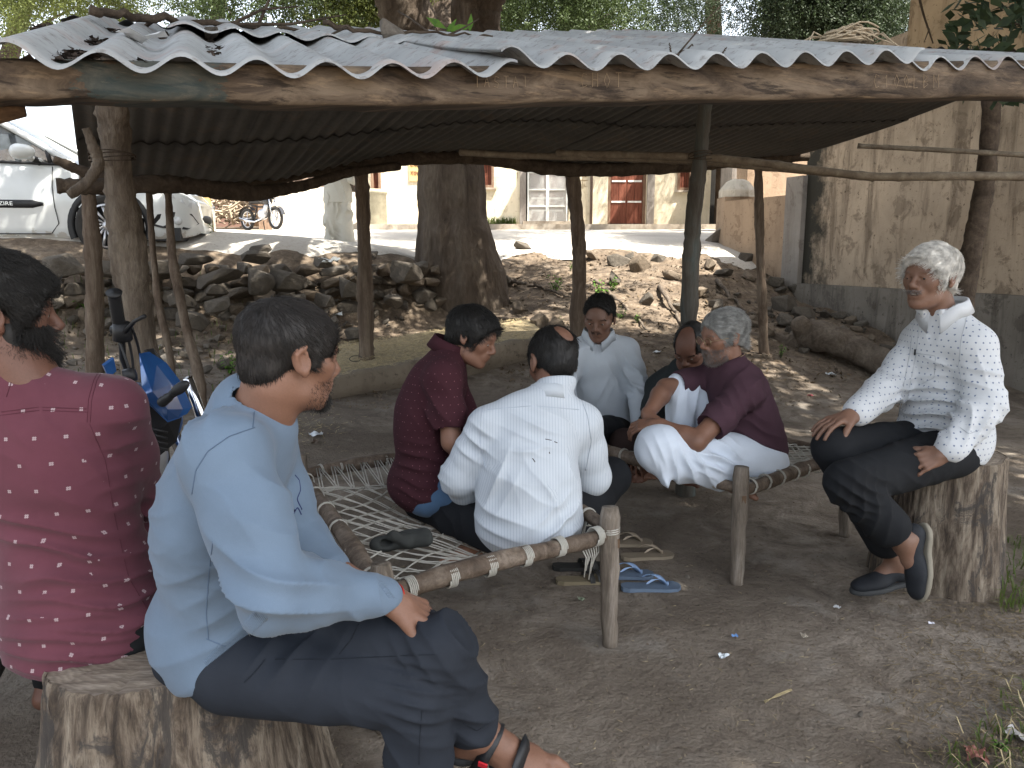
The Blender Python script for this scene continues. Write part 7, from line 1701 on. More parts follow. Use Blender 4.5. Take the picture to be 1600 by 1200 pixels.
    leg(S, J['hl']+np.array([0, 0, .015]), J['kl'], lerp(J['kl'], J['al'], .88), .012, .012, 1, (.084, .063, .054, .046)); leg(S, J['hr']-np.array([0, 0, .02]), J['kr'], lerp(J['kr'], J['ar'], .93), .012, .012, 1, (.082, .062, .055, .048))
    S.plane(lerp(J['kl'], J['al'], .90), J['al']-J['kl'], .003)if False else None
    S.plane(W(250, 1000, 1.5), (-1, 0, .25), .01)
    f = [(J['kl'], .09, (.8, 0, .7), .036, .008), (W(676, 1073, 1.36), .07, (.25, .3, 1), .024, .009), (W(560, 1000, 1.4), .13, (1, 0, .5), .085, .005), (lerp(J['kl'], J['al'], .6), .1, (.3, 0, 1), .05, .005),
         (W(430, 1000, 1.4), .09, (.9, 0, -.6), .045, .007), (J['kr'], .09, (.3, .2, 1), .03, .008), (lerp(J['kr'], J['ar'], .35), .12, (.7, 0, .8), .06, .006)]
    o, v, q = surf('trousers', S, .005, M_TROU, root, f, 12, .0020, 24)
    fm = onmesh(v, q); M_TS = simple('trouser_seam', (.010, .013, .019), .9, bump=0)
    draw(fm, [(430, 1030), (520, 1030), (600, 1026), (680, 1022)], 'seam', M_TS, o, .0009)
    draw(fm, [(560, 975), (548, 1000), (530, 1022)], 'pocket_edge', M_TS, o, .0012)
    draw(fm, [(382, 1066), (396, 1052), (410, 1036), (414, 1030)], 'pocket_edge', M_TS, o, .0016)
    draw(fm, [(660, 1105), (656, 1150), (655, 1195)], 'seam', M_TS, o, .0009)
    draw(fm, [(724, 1130), (745, 1142), (766, 1128)], 'hem_stitch', M_TS, o, .0009)
    hair_cap(hc, A, s, root, H_SOFT, [('-', (0, .128, -.035), (.12, .083, .118)), ('-', (0, .065, -.095), (.09, .075, .075)), ('-', (-.090, .006, -.012), (.026, .019, .034)), ('-', (.090, .006, -.012), (.026, .019, .034)), ('-', (0, -.10, -.115), (.09, .08, .06))],
        g=.005, n=17000, L=.020, comb=lambda l: whorl(l, fwd=.2), seed=2, rad=.00055, lift=.30)
    beard(hc, A, s, root, H_BLACK, 1500, .0045, lambda l: (l[:, 2] < -.035) & (l[:, 1] > .028) & (l[:, 2] > -.11) & ((np.abs(l[:, 0]) > .018) | (l[:, 2] < -.07)) & (l[:, 1]-.5*l[:, 2] > .055), name='stubble', shell=False, rad=.0003)
    beard(hc, A, s, root, H_BLACK, 700, .009, lambda l: (l[:, 2] < -.078) & (l[:, 1] > .078), name='chin_beard', shell=False, rad=.0005, seed=9)
    # sandal on the raised foot
    d = ft; u = nrm(np.array(upf)-d*(np.array(upf)@d)); x = np.cross(d, u); a = J['al']
    P = lambda l, w, h: a+(d*l+x*w+u*h)*1.12
    S = SDF(); ax = np.array([x, d, u])
    S.ell(P(-.03, 0, -.088), (.038, .050, .03), ax, .02); S.ell(P(.115, .0, -.088), (.050, .088, .03), ax, .04); S.plane(P(0, 0, -.100), -u, .003); S.plane(P(0, 0, -.078), u, .003)
    so, _, _ = surf('sandal', S, .005, M_SOLE, root)
    def strap(pts, w, name='strap'):
        pts = np.array(pts); m = MB(); T = np.gradient(pts, axis=0); G = []
        for p, t in zip(pts, T):
            c = nrm(p-P(0.05, 0, -.06)); wdir = nrm(np.cross(nrm(t), c)); G.append([p-wdir*w/2+c*.001, p-wdir*w/2+c*.004, p+wdir*w/2+c*.004, p+wdir*w/2+c*.001, p-wdir*w/2+c*.001])
        m.grid(np.array(G)); m.build(name, M_STRAP, so, True)
    strap([P(.095, math.cos(t)*.049, -.072+math.sin(t)*.050) for t in np.linspace(-.1, math.pi+.1, 13)], .030)
    strap([P(.02+.02*math.sin(t), math.cos(t)*.044, -.066+math.sin(t)*.072) for t in np.linspace(-.2, math.pi+.2, 13)], .028)
    strap([P(-.020-math.sin(t)*.050, math.cos(t)*.042, -.052+.02*math.sin(t)) for t in np.linspace(0, math.pi, 13)], .022)
    MB().box(P(.034, .046, -.03), (.010, .002, .007), [d, x, u]).build('tab', simple('red_tab', (.5, .02, .03), .6, bump=0), so)
    # bracelets
    w = lerp(J['er'], J['wr'], 1.03); dd = nrm(J['wr']-J['er']); b = basis(dd)
    for nm, mt, sh, r in (('black_wrist_thread', M_STRAP, 0, .0026), ('red_wrist_thread', simple('red_thread', (.42, .02, .015), .8, bump=0), .012, .0016)):
        m = MB(); m.tube([w+dd*sh+(b[0]*math.cos(t)+b[1]*math.sin(t))*(.0305-sh*.15) for t in np.linspace(0, 2*math.pi, 25)], r, 6, cap=False); m.build(nm, mt, root, True)
man_blue()

# ---- bearded man in the pink shirt
M_PINK = cloth_mat('maroon_pink_shirt_cloth', (.112, .038, .052), .12, .95, ('motif', (.36, .28, .29), .056, .042), 900)
def man_pink():
    root = thing('person', 'bearded man in a maroon pink shirt with small white motifs seen from behind', 'person', (W(135, 1040, 1.74)[0], 1.74, .47))
    J = joints(W(140, 975, 1.70), W(92, 755, 1.70), W(55, 612, 1.68), (.1, 1, 0), sw=.165,
        er=W(212, 775, 1.88), wr=W(262, 900, 2.06), el=W(-110, 800, 1.80), wl=W(-40, 900, 2.02), kr=W(260, 985, 2.06), ar=W(250, 1150, 2.12)*np.array([1, 1, 0])+np.array([0, 0, .1]), kl=W(90, 985, 2.08), al=W(90, 1150, 2.15)*np.array([1, 1, 0])+np.array([0, 0, .1]))
    J['sr'] = W(172, 640, 1.70); J['sl'] = W(-58, 650, 1.66)
    hc = W(-2, 492, 1.68); A = headframe((.82, .55, -.10), (0.02, 0, 1)); s = 1.03
    S = SDF(); body(S, J, hc, A, s)
    S.cone(J['neck'], hc-A[2]*.05-A[1]*.02, .064, .058, .04)
    hand(S, J['wr'], (.2, .9, -.3), (0, .3, 1), -1); hand(S, J['wl'], (.2, .9, -.3), (0, .3, 1), 1)
    foot(S, J['ar'], (.1, 1, 0)); foot(S, J['al'], (.1, 1, 0))
    surf('body', S, .005, SK['deep'], root, base=.0006, bfreq=60)
    eyes(hc, A, s, root); brows(hc, A, s, root, H_BLACK)
    S = SDF(); torso(S, J, .012, .05, dep=1.1)
    S.ell(lerp(J['pelvis'], J['chest'], .15), (.180, .150, .20), basis((.05, 0, 1), (1, 0, 0)), .05)
    S.cone(W(120, 960, 1.70), W(150, 1060, 1.70), .155, .160, .04)
    S.cone(J['neck']+np.array([-.03, .0, -.03]), hc-A[2]*.085-A[1]*.045, .085, .066, .03)
    arm(S, J['sr'], J['er'], J['wr'], .016, .035, 1, (.060, .052, .044, .032)); arm(S, J['sl'], J['el'], J['wl'], .016, .035, 1, (.060, .052, .044, .032))
    S.plane(W(150, 1047, 1.60), (-.06, 0, -1), .004); S.plane(hc-A[2]*.078-A[1]*.04, nrm(A[2]*1.0+A[1]*.15), .003)
    f = [(W(120, 950, 1.55), .17, (.25, 0, 1), .052, .009), (W(60, 830, 1.55), .17, (.42, 0, 1), .075, .007), (W(200, 830, 1.6), .10, (-.35, 0, 1), .045, .008), (W(170, 700, 1.58), .10, (1, 0, .6), .06, .006),
         (J['er'], .09, (.2, .3, 1), .035, .010), (W(205, 690, 1.65), .08, (.1, .1, 1), .05, .006), (W(100, 1010, 1.55), .13, (.15, 0, 1), .036, .006), (W(60, 650, 1.55), .10, (.8, 0, .5), .07, .004)]
    o, v, q = surf('shirt', S, .0055, M_PINK, root, f, 21, .0024, 20, uv=True)
    fm = onmesh(v, q); M_SEAM = simple('pink_shirt_seam', (.070, .018, .028), .9, bump=0)
    for k_ in (0, 5):
        draw(fm, [(-5, 645+k_), (60, 636+k_), (135, 639+k_)], 'seam', M_SEAM, o, .0008)
        draw(fm, [(136+k_, 660), (138+k_, 625), (146+k_, 595), (160+k_, 570)], 'seam', M_SEAM, o, .0008)
    draw(fm, [(38, 560), (20, 590), (10, 620)], 'seam', M_SEAM, o, .0008)
    draw(fm, [(140, 662), (165, 720), (178, 800), (200, 900), (235, 960)], 'seam', M_SEAM, o, .0008)
    S = SDF(); S.ell(J['pelvis'], (.17, .14, .12), None, .05); S.cone(J['pelvis']+np.array([.05, .02, -.02]), J['pelvis']+np.array([.12, .02, -.03]), .1, .08, .04)
    leg(S, J['hr'], J['kr'], J['ar'], .014, .03); leg(S, J['hl'], J['kl'], J['al'], .014, .03)
    surf('trousers', S, .008, cloth_mat('black_trouser_cloth', (.012, .013, .014)), root, [(J['pelvis'], .3, (0, 0, 1), .05, .005)], 3)
    hair_cap(hc, A, s, root, H_BLACK, [('-', (0, .125, -.035), (.12, .080, .112)), ('-', (0, .06, -.1), (.11, .075, .08)), ('-', (-.095, .004, -.012), (.035, .026, .040)), ('-', (.095, .004, -.012), (.035, .026, .040)), ('-', (0, -.09, -.125), (.11, .09, .06))],
        g=.018, n=15000, L=.026, comb=lambda l: whorl(l), seed=4, rad=.0006, lift=.55, mess=.3, bumps=.006)
    beard(hc, A, s, root, H_BLACK, 8000, .028, lambda l: (l[:, 2] < -.015) & (l[:, 1] > .0) & (l[:, 1]+.9*(-l[:, 2]) > .05) & ((np.abs(l[:, 0]) > .03) | (l[:, 2] < -.06)), rad=.0006)
man_pink()
# ---------------------------------------------------------------- people on the cots and on the far stump
M_MAROON = cloth_mat('maroon_polo_cloth', (.044, .015, .020), .08, .95, ('dot', (.22, .10, .11), .028, .055), 900)
M_WHITE = cloth_mat('white_striped_shirt_cloth', (.50, .54, .58), .04, .9, ('stripe', (.33, .38, .45), .0105, .07), 900)
M_WHITE2 = cloth_mat('white_shirt_cloth', (.46, .50, .54), .06, .9, None, 900)
M_WARMW = cloth_mat('warm_white_cotton', (.52, .50, .44), .05)
M_DOTS = cloth_mat('white_dotted_shirt_cloth', (.52, .54, .56), .04, .9, ('dot', (.12, .15, .24), .0235, .13), 900)
M_PLUM = cloth_mat('plum_tshirt_cloth', (.064, .033, .044), .14, .95, None, 900)
M_DHOTI = cloth_mat('white_dhoti_cloth', (.60, .66, .74), .04, .9, None, 900)
M_GREYS = cloth_mat('dark_grey_shirt_cloth', (.030, .035, .036), .1, .95, None, 900)
M_BLACK = cloth_mat('black_trouser_cloth', (.012, .013, .015), .12, .85, None, 900)
M_BROWN = cloth_mat('dark_brown_trouser_cloth', (.040, .026, .023), .1, .9, None, 900)
M_DENIM = cloth_mat('blue_denim_cloth', (.06, .11, .19), .15, .9, None, 900)
M_SHOE = simple('dark_suede_shoe', (.013, .015, .019), .75, .3, var=.3, bump=.4)
M_SSOLE = simple('pale_shoe_sole', (.21, .19, .15), .8, var=.2, bump=.3)
M_SSOLE2 = simple('grey_shoe_sole', (.04, .042, .043), .8, var=.2, bump=.3)

def collar(hc, J, A, s, root, mat, tips=True, base=None, r=.066, lift=.030):
    """folded shirt collar round the neck"""
    n = J['neck']+np.array([0, 0, lift]); f = nrm(J['fwdv']); u = nrm(hc-J['neck']); u = nrm(u+np.array([0, 0, 1.2])); b = basis(u, np.cross(f, u)); R, Fd = b[0], nrm(np.cross(b[2], b[0]))
    G = []
    for t in np.linspace(-math.pi*.93, math.pi*.93, 41):
        dr = R*math.sin(t)-Fd*math.cos(t)*1.0        # starts and ends at the throat
        dr = -dr if False else dr
        open_ = max(0, (abs(t)/math.pi-.72)/.28); low = -.030-.030*open_; c = n-u*(.032*open_)+Fd*.0
        G.append([c+dr*r*.93+u*.016, c+dr*r*.98+u*.034, c+dr*(r*1.06)+u*.032, c+dr*(r*1.24+.016*open_)+u*(low+.012), c+dr*(r*1.22+.016*open_)+u*(low+.014)-dr*.003])
    m = MB(); m.grid(np.array(G)); return m.build('collar', mat, root, True)

def boy_maroon():
    root = thing('person', 'boy in a dark maroon polo shirt sitting on the rope cot looking down', 'person', WZ(665, 790, .42))
    f = np.array((.93, .12, 0)); J = joints(W(668, 752, 2.97), W(668, 645, 2.97), W(700, 556, 2.97), f, sw=.15, s=.96)
    J['fwdv'] = f; J['sr'] = W(692, 592, 2.82); J['sl'] = W(700, 588, 3.12); J['er'] = W(706, 690, 2.78); J['wr'] = W(752, 745, 2.92); J['el'] = W(735, 690, 3.15); J['wl'] = W(778, 745, 3.02)
    J['kr'] = W(772, 752, 2.84); J['ar'] = W(735, 778, 3.00); J['kl'] = W(775, 740, 3.18); J['al'] = W(770, 770, 2.98)
    hc = W(737, 528, 2.96); A = headframe((.86, -.30, -.36), (.35, 0, 1)); s = .93
    S = SDF(); body(S, J, hc, A, s, k=.025)
    hand(S, J['wr'], (.8, .2, -.5), (.3, 0, 1), 1, s=.9); hand(S, J['wl'], (.8, -.2, -.5), (.3, 0, 1), -1, s=.9)
    foot(S, J['ar'], (.8, .4, 0), s=.85); foot(S, J['al'], (.8, .5, 0), s=.85)
    surf('body', S, .005, SK['warm'], root); eyes(hc, A, s, root, (0, .9, -.5)); brows(hc, A, s, root, H_BLACK)
    S = SDF(); torso(S, J, .012, .05, dep=1.1)
    S.ell(J['pelvis']+np.array([0, 0, .0]), (.155, .165, .12), None, .04)
    arm(S, J['sr'], J['er'], J['wr'], .018, .03, .96); arm(S, J['sl'], J['el'], J['wl'], .018, .03, .96)
    # short sleeves: cut each arm away beyond the hem
    for a in ('r', 'l'):
        h = lerp(J['s'+a], J['e'+a], .70); d = nrm(J['e'+a]-J['s'+a])
        S.cone(h+d*.055, J['e'+a]+d*.02, .068, .070, .003, '-'); S.cone(J['e'+a], J['w'+a]+nrm(J['w'+a]-J['e'+a])*.05, .075, .06, .003, '-')
    S.plane(J['pelvis']-np.array([0, 0, .105]), (0, 0, -1), .004)
    fl = [(W(650, 760, 2.8), .12, (.3, 0, 1), .045, .009), (W(700, 720, 2.8), .08, (-.4, 0, 1), .04, .008), (W(690, 640, 2.8), .09, (.8, 0, .6), .05, .006), (W(640, 640, 2.85), .1, (.8, 0, .5), .07, .005)]
    surf('polo_shirt', S, .006, M_MAROON, root, fl, 31, .002, 22, uv=True)
    collar(hc, J, A, s, root, M_MAROON)
    S = SDF(); S.ell(J['pelvis']-np.array([0, 0, .05]), (.125, .12, .07), None, .04); leg(S, J['hr']-np.array([0, 0, .03]), J['kr'], J['ar'], .0); leg(S, J['hl'], J['kl'], J['al'], .012)
    surf('jeans', S, .007, M_DENIM, root, [(J['kr'], .2, (1, 0, .5), .05, .005)], 33)
    hair_cap(hc, A, s, root, H_BLACK, [('-', (0, .126, -.024), (.12, .086, .108)), ('-', (0, .065, -.095), (.09, .075, .075)), ('-', (-.090, .006, -.014), (.026, .017, .030)), ('-', (.090, .006, -.014), (.026, .017, .030)), ('-', (0, -.09, -.125), (.09, .09, .06))],
        g=.014, n=9000, L=.030, comb=lambda l: whorl(l, fwd=.1), seed=6, rad=.0007, lift=.25)
boy_maroon()

def man_striped():
    root = thing('person', 'balding man in a white striped shirt sitting on the rope cot, back turned', 'person', WZ(825, 850, .42))
    f = np.array((-.05, 1, 0)); J = joints(W(826, 815, 2.66), W(826, 722, 2.70), W(858, 622, 2.78), f)
    J['fwdv'] = f; J['sl'] = W(762, 668, 2.72); J['sr'] = W(908, 662, 2.78); J['el'] = W(718, 745, 2.74); J['wl'] = W(752, 792, 2.95); J['er'] = W(925, 745, 2.86); J['wr'] = W(880, 770, 3.08)
    J['hl'] = W(785, 838, 2.68); J['hr'] = W(872, 830, 2.70); J['kl'] = W(662, 782, 3.02); J['al'] = W(745, 838, 2.86); J['kr'] = W(955, 745, 3.12); J['ar'] = W(860, 800, 2.98)
    hc = W(865, 568, 2.88); A = headframe((-.30, .80, -.50), (0.05, 0, 1)); s = 1.10
    S = SDF(); body(S, J, hc, A, s)
    hand(S, J['wl'], (.6, .7, -.2), (0, .3, 1), 1); hand(S, J['wr'], (-.6, .7, -.2), (0, .3, 1), -1)
    foot(S, J['al'], (-.7, -.55, -.15), (0, -.1, 1), 1, .95); foot(S, J['ar'], (-.5, .6, 0), s=.95)
    v, q = polymesh(S, .005); v = relax(v, q, 1); fast_mesh('body', v, q, SK['warm'], root)
    eyes(hc, A, s, root, (0, .9, -.4)); brows(hc, A, s, root, H_BLACK)
    S = SDF(); torso(S, J, .014, .05, dep=1.12)
    S.ell(J['pelvis'], (.190, .150, .14), None, .05); S.ell(lerp(J['pelvis'], J['chest'], .5), (.185, .14, .16), None, .05)
    arm(S, J['sl'], J['el'], J['wl'], .017, .03, 1, (.058, .054, .05, .045)); arm(S, J['sr'], J['er'], J['wr'], .017, .03, 1, (.058, .054, .05, .04))
    for a in ('l', 'r'):
        d = nrm(J['w'+a]-J['e'+a]); e = lerp(J['e'+a], J['w'+a], .62); S.cone(e, e+d*.03, .060, .056, .008); S.cone(e+d*.062, J['w'+a]+d*.1, .062, .07, .003, '-')
    S.plane(W(820, 868, 2.52), (0.10, -.05, -1), .004)
    S.cone(J['neck'], hc-A[2]*.085-A[1]*.03, .075, .062, .02); S.plane(hc-A[2]*.075-A[1]*.04, nrm(A[2]-.2*A[1]), .003)
    fl = [(W(800, 800, 2.5), .16, (.45, 0, 1), .075, .006), (W(890, 830, 2.5), .10, (-.5, 0, 1), .045, .009), (W(760, 740, 2.6), .09, (1, 0, -.5), .045, .007), (W(880, 740, 2.6), .13, (1, 0, .35), .085, .007),
          (J['el'], .09, (.4, 0, 1), .035, .011), (W(820, 700, 2.55), .12, (.1, 0, 1), .12, .005), (W(735, 700, 2.65), .07, (.6, 0, 1), .04, .008), (W(835, 650, 2.6), .1, (.4, 0, 1), .06, .004)]
    o, v, q = surf('shirt', S, .0055, M_WHITE, root, fl, 41, .0022, 20, uv=True)
    collar(hc, J, A, s, root, M_WHITE2, r=.066, lift=.012)
    fm = onmesh(v, q); M_S = simple('white_shirt_seam', (.40, .44, .50), .9, bump=0)
    draw(fm, [(760, 612), (752, 650), (750, 690), (758, 730)], 'seam', M_S, o, .0016); draw(fm, [(905, 615), (918, 650), (924, 690), (915, 735)], 'seam', M_S, o, .0016)
    draw(fm, [(762, 640), (830, 634), (905, 640)], 'seam', M_S, o, .0011)
    for a_, b__ in (((852, 686), (862, 688)), ((866, 690), (871, 692)), ((832, 716), (836, 722)), ((858, 706), (859, 709))): draw(fm, [a_, b__], 'mud_speck', M_BROWN, o, .0022, 4, -.0012)
    S = SDF(); S.ell(J['pelvis']-np.array([0, 0, .02]), (.165, .14, .10), None, .04)
    leg(S, J['hl'], J['kl'], J['al'], .020); leg(S, J['hr'], J['kr'], J['ar'], .020)
    d = nrm(J['al']-J['kl']); S.cone(J['al']+d*.01, J['al']+d*.09, .07, .07, .003, '-'); S.plane(W(800, 878, 2.52), (0, 0, -1), .004)
    surf('trousers', S, .006, M_BLACK, root, [(W(700, 800, 2.8), .12, (1, 0, .6), .05, .003)], 43, .001)
    hair_cap(hc, A, s, root, H_BLACK, [('-', (0, .125, .02), (.08, .085, .14)), ('-', (.018, -.100, .082), (.037, .060, .047)), ('-', (0, .05, -.095), (.09, .075, .075)), ('-', (-.090, .006, -.012), (.026, .019, .034)), ('-', (.090, .006, -.012), (.026, .019, .034)), ('-', (0, -.10, -.12), (.09, .08, .06))],
        g=.006, n=9000, L=.026, comb=lambda l: np.stack([l[:, 0]*6, 0*l[:, 0], -1+0*l[:, 0]], 1), seed=8, rad=.0006, lift=.2)
man_striped()

def man_facing():
    root = thing('person', 'man in a white collared shirt facing the camera from the far cot', 'person', WZ(950, 712, .42))
    f = np.array((-.15, -1, 0)); J = joints(W(948, 676, 4.35), W(942, 602, 4.32), W(935, 532, 4.25), f, sw=.19)
    J['fwdv'] = f; J['sr'] = W(893, 553, 4.22); J['sl'] = W(978, 548, 4.30); J['el'] = W(1000, 610, 4.22); J['wl'] = W(1000, 672, 4.08); J['er'] = W(878, 620, 4.15); J['wr'] = W(905, 660, 3.95)
    J['kr'] = W(885, 688, 3.85); J['ar'] = W(960, 712, 3.90); J['kl'] = W(925, 672, 3.80); J['al'] = W(915, 735, 3.92)
    hc = W(937, 498, 4.20); A = headframe((-.30, -.90, -.30), (.02, 0, 1)); s = 1.04
    S = SDF(); body(S, J, hc, A, s)
    hand(S, J['wl'], (.3, -.5, -.8), (.6, -.5, .3), 1); hand(S, J['wr'], (.4, -.8, -.3), (0, -.3, 1), -1)
    foot(S, J['ar'], (.7, -.6, 0), s=.95); foot(S, J['al'], (-.7, -.6, 0), s=.95)
    surf('body', S, .005, SK['dark'], root); eyes(hc, A, s, root, (0, .9, -.3)); brows(hc, A, s, root, H_BLACK)
    S = SDF(); torso(S, J, .014, .05, dep=1.1); S.ell(J['pelvis']+np.array((0, -.02, .0)), (.175, .15, .15), None, .05)
    arm(S, J['sl'], J['el'], lerp(J['el'], J['wl'], .93), .016, .03, 1, (.056, .05, .045, .034)); arm(S, J['sr'], J['er'], lerp(J['er'], J['wr'], .93), .016, .03, 1, (.056, .05, .045, .034))
    S.plane(J['pelvis']-np.array([0, 0, .09]), (-.25, 0, -1), .004); S.cone(J['neck'], hc-A[2]*.09, .07, .06, .02); S.plane(J['neck']+np.array([0, 0, .03]), (0, -.7, 1), .003)
    S.ell(J['neck']+np.array([-.01, -.11, -.02]), (.030, .05, .070), None, .008, '-')
    fl = [(W(945, 660, 4.2), .15, (.3, 0, 1), .05, .010), (W(975, 590, 4.2), .10, (1, 0, .5), .05, .008), (W(915, 600, 4.15), .1, (1, 0, -.5), .06, .008), (J['el'], .08, (.1, 0, 1), .035, .009)]
    o, v, q = surf('shirt', S, .006, M_WHITE2, root, fl, 51, .0025, 20)
    collar(hc, J, A, s, root, M_WHITE2, r=.080)
    MB().box(W(922, 580, 4.10), (.0035, .002, .0035)).box(W(924, 605, 4.09), (.0035, .002, .0035)).build('button', M_SEAMW, o) if False else None
    S = SDF(); S.ell(J['pelvis']-np.array([0, 0, .03]), (.16, .14, .10), None, .04); leg(S, J['hl'], J['kl'], J['al'], .010); leg(S, J['hr'], J['kr'], J['ar'], .010)
    surf('trousers', S, .007, M_BLACK, root, [(J['kl'], .2, (1, 0, .6), .05, .006)], 53)
    hair_cap(hc, A, s, root, H_BLACK, [('-', (0, .122, -.006), (.12, .090, .124)), ('-', (0, .05, -.095), (.09, .075, .075)), ('-', (-.090, .006, -.012), (.026, .019, .034)), ('-', (.090, .006, -.012), (.026, .019, .034)), ('-', (0, -.02, -.080), (.13, .13, .060)), ('-', (-.088, .045, -.002), (.045, .045, .062)), ('-', (.088, .045, -.002), (.045, .045, .062))],
        g=.007, n=8000, L=.020, comb=lambda l: whorl(l, fwd=-.3, side=.5), seed=10, rad=.0007, lift=.7, mess=.4)
    beard(hc, A, s, root, H_BLACK, 160, .004, lambda l: (l[:, 2] < -.034) & (l[:, 2] > -.045) & (l[:, 1] > .085) & (np.abs(l[:, 0]) < .024), name='moustache', shell=False, rad=.0007)
man_facing()

def man_bent():
    root = thing('person', 'balding man in a dark grey shirt bent forward behind the grey haired man', 'person', WZ(1055, 712, .42))
    f = np.array((-.55, -.8, 0)); J = joints(W(1078, 690, 4.25), W(1068, 632, 4.15), W(1066, 580, 4.05), f, sw=.17)
    J['fwdv'] = f; J['sr'] = W(1030, 605, 4.15); J['sl'] = W(1112, 602, 3.95); J['er'] = W(1015, 665, 4.0); J['wr'] = W(1000, 700, 3.80); J['el'] = W(1090, 670, 3.80); J['wl'] = W(1040, 690, 3.72)
    J['kr'] = W(975, 692, 3.82); J['ar'] = W(1050, 728, 3.80); J['kl'] = W(1060, 665, 3.70); J['al'] = W(1020, 725, 3.78)
    hc = W(1080, 542, 3.95); A = headframe((-.45, -.62, -.62), (.06, 0, 1)); s = 1.02
    S = SDF(); body(S, J, hc, A, s)
    hand(S, J['wr'], (-.2, -.8, -.4), (-.3, -.3, 1), -1); hand(S, J['wl'], (-.6, -.6, -.2), (0, -.3, 1), 1)
    foot(S, J['ar'], (.6, -.6, 0), s=.95); foot(S, J['al'], (-.7, -.6, 0), s=.95)
    surf('body', S, .006, SK['deep'], root); eyes(hc, A, s, root, (0, .8, -.6)); brows(hc, A, s, root, H_BLACK)
    S = SDF(); torso(S, J, .014, .05, dep=1.1); arm(S, J['sl'], J['el'], lerp(J['el'], J['wl'], .7), .016); arm(S, J['sr'], J['er'], lerp(J['er'], J['wr'], .7), .016)
    S.cone(J['neck'], hc-A[2]*.09-A[1]*.03, .075, .062, .02); S.plane(hc-A[2]*.085-A[1]*.02, nrm(A[2]), .003)
    surf('shirt', S, .007, M_GREYS, root, [(J['er'], .1, (.1, 0, 1), .04, .01), (J['chest'], .2, (.7, 0, .5), .06, .008)], 61, .002)
    S = SDF(); S.ell(J['pelvis']-np.array([0, 0, .03]), (.16, .14, .10), None, .04); leg(S, J['hl'], J['kl'], J['al'], .012); leg(S, J['hr'], J['kr'], J['ar'], .012)
    surf('trousers', S, .007, M_BROWN, root, [(J['kr'], .2, (1, 0, .6), .06, .005)], 63)
    hair_cap(hc, A, s, root, H_BLACK, [('-', (0, .09, .07), (.058, .13, .10)), ('-', (0, .125, -.02), (.075, .085, .10)), ('-', (0, .05, -.095), (.09, .075, .075)), ('-', (-.090, .006, -.012), (.026, .019, .034)), ('-', (.090, .006, -.012), (.026, .019, .034))],
        g=.005, n=4000, L=.018, comb=(0, -.3, -1), seed=12, rad=.0008, lift=.2)
man_bent()

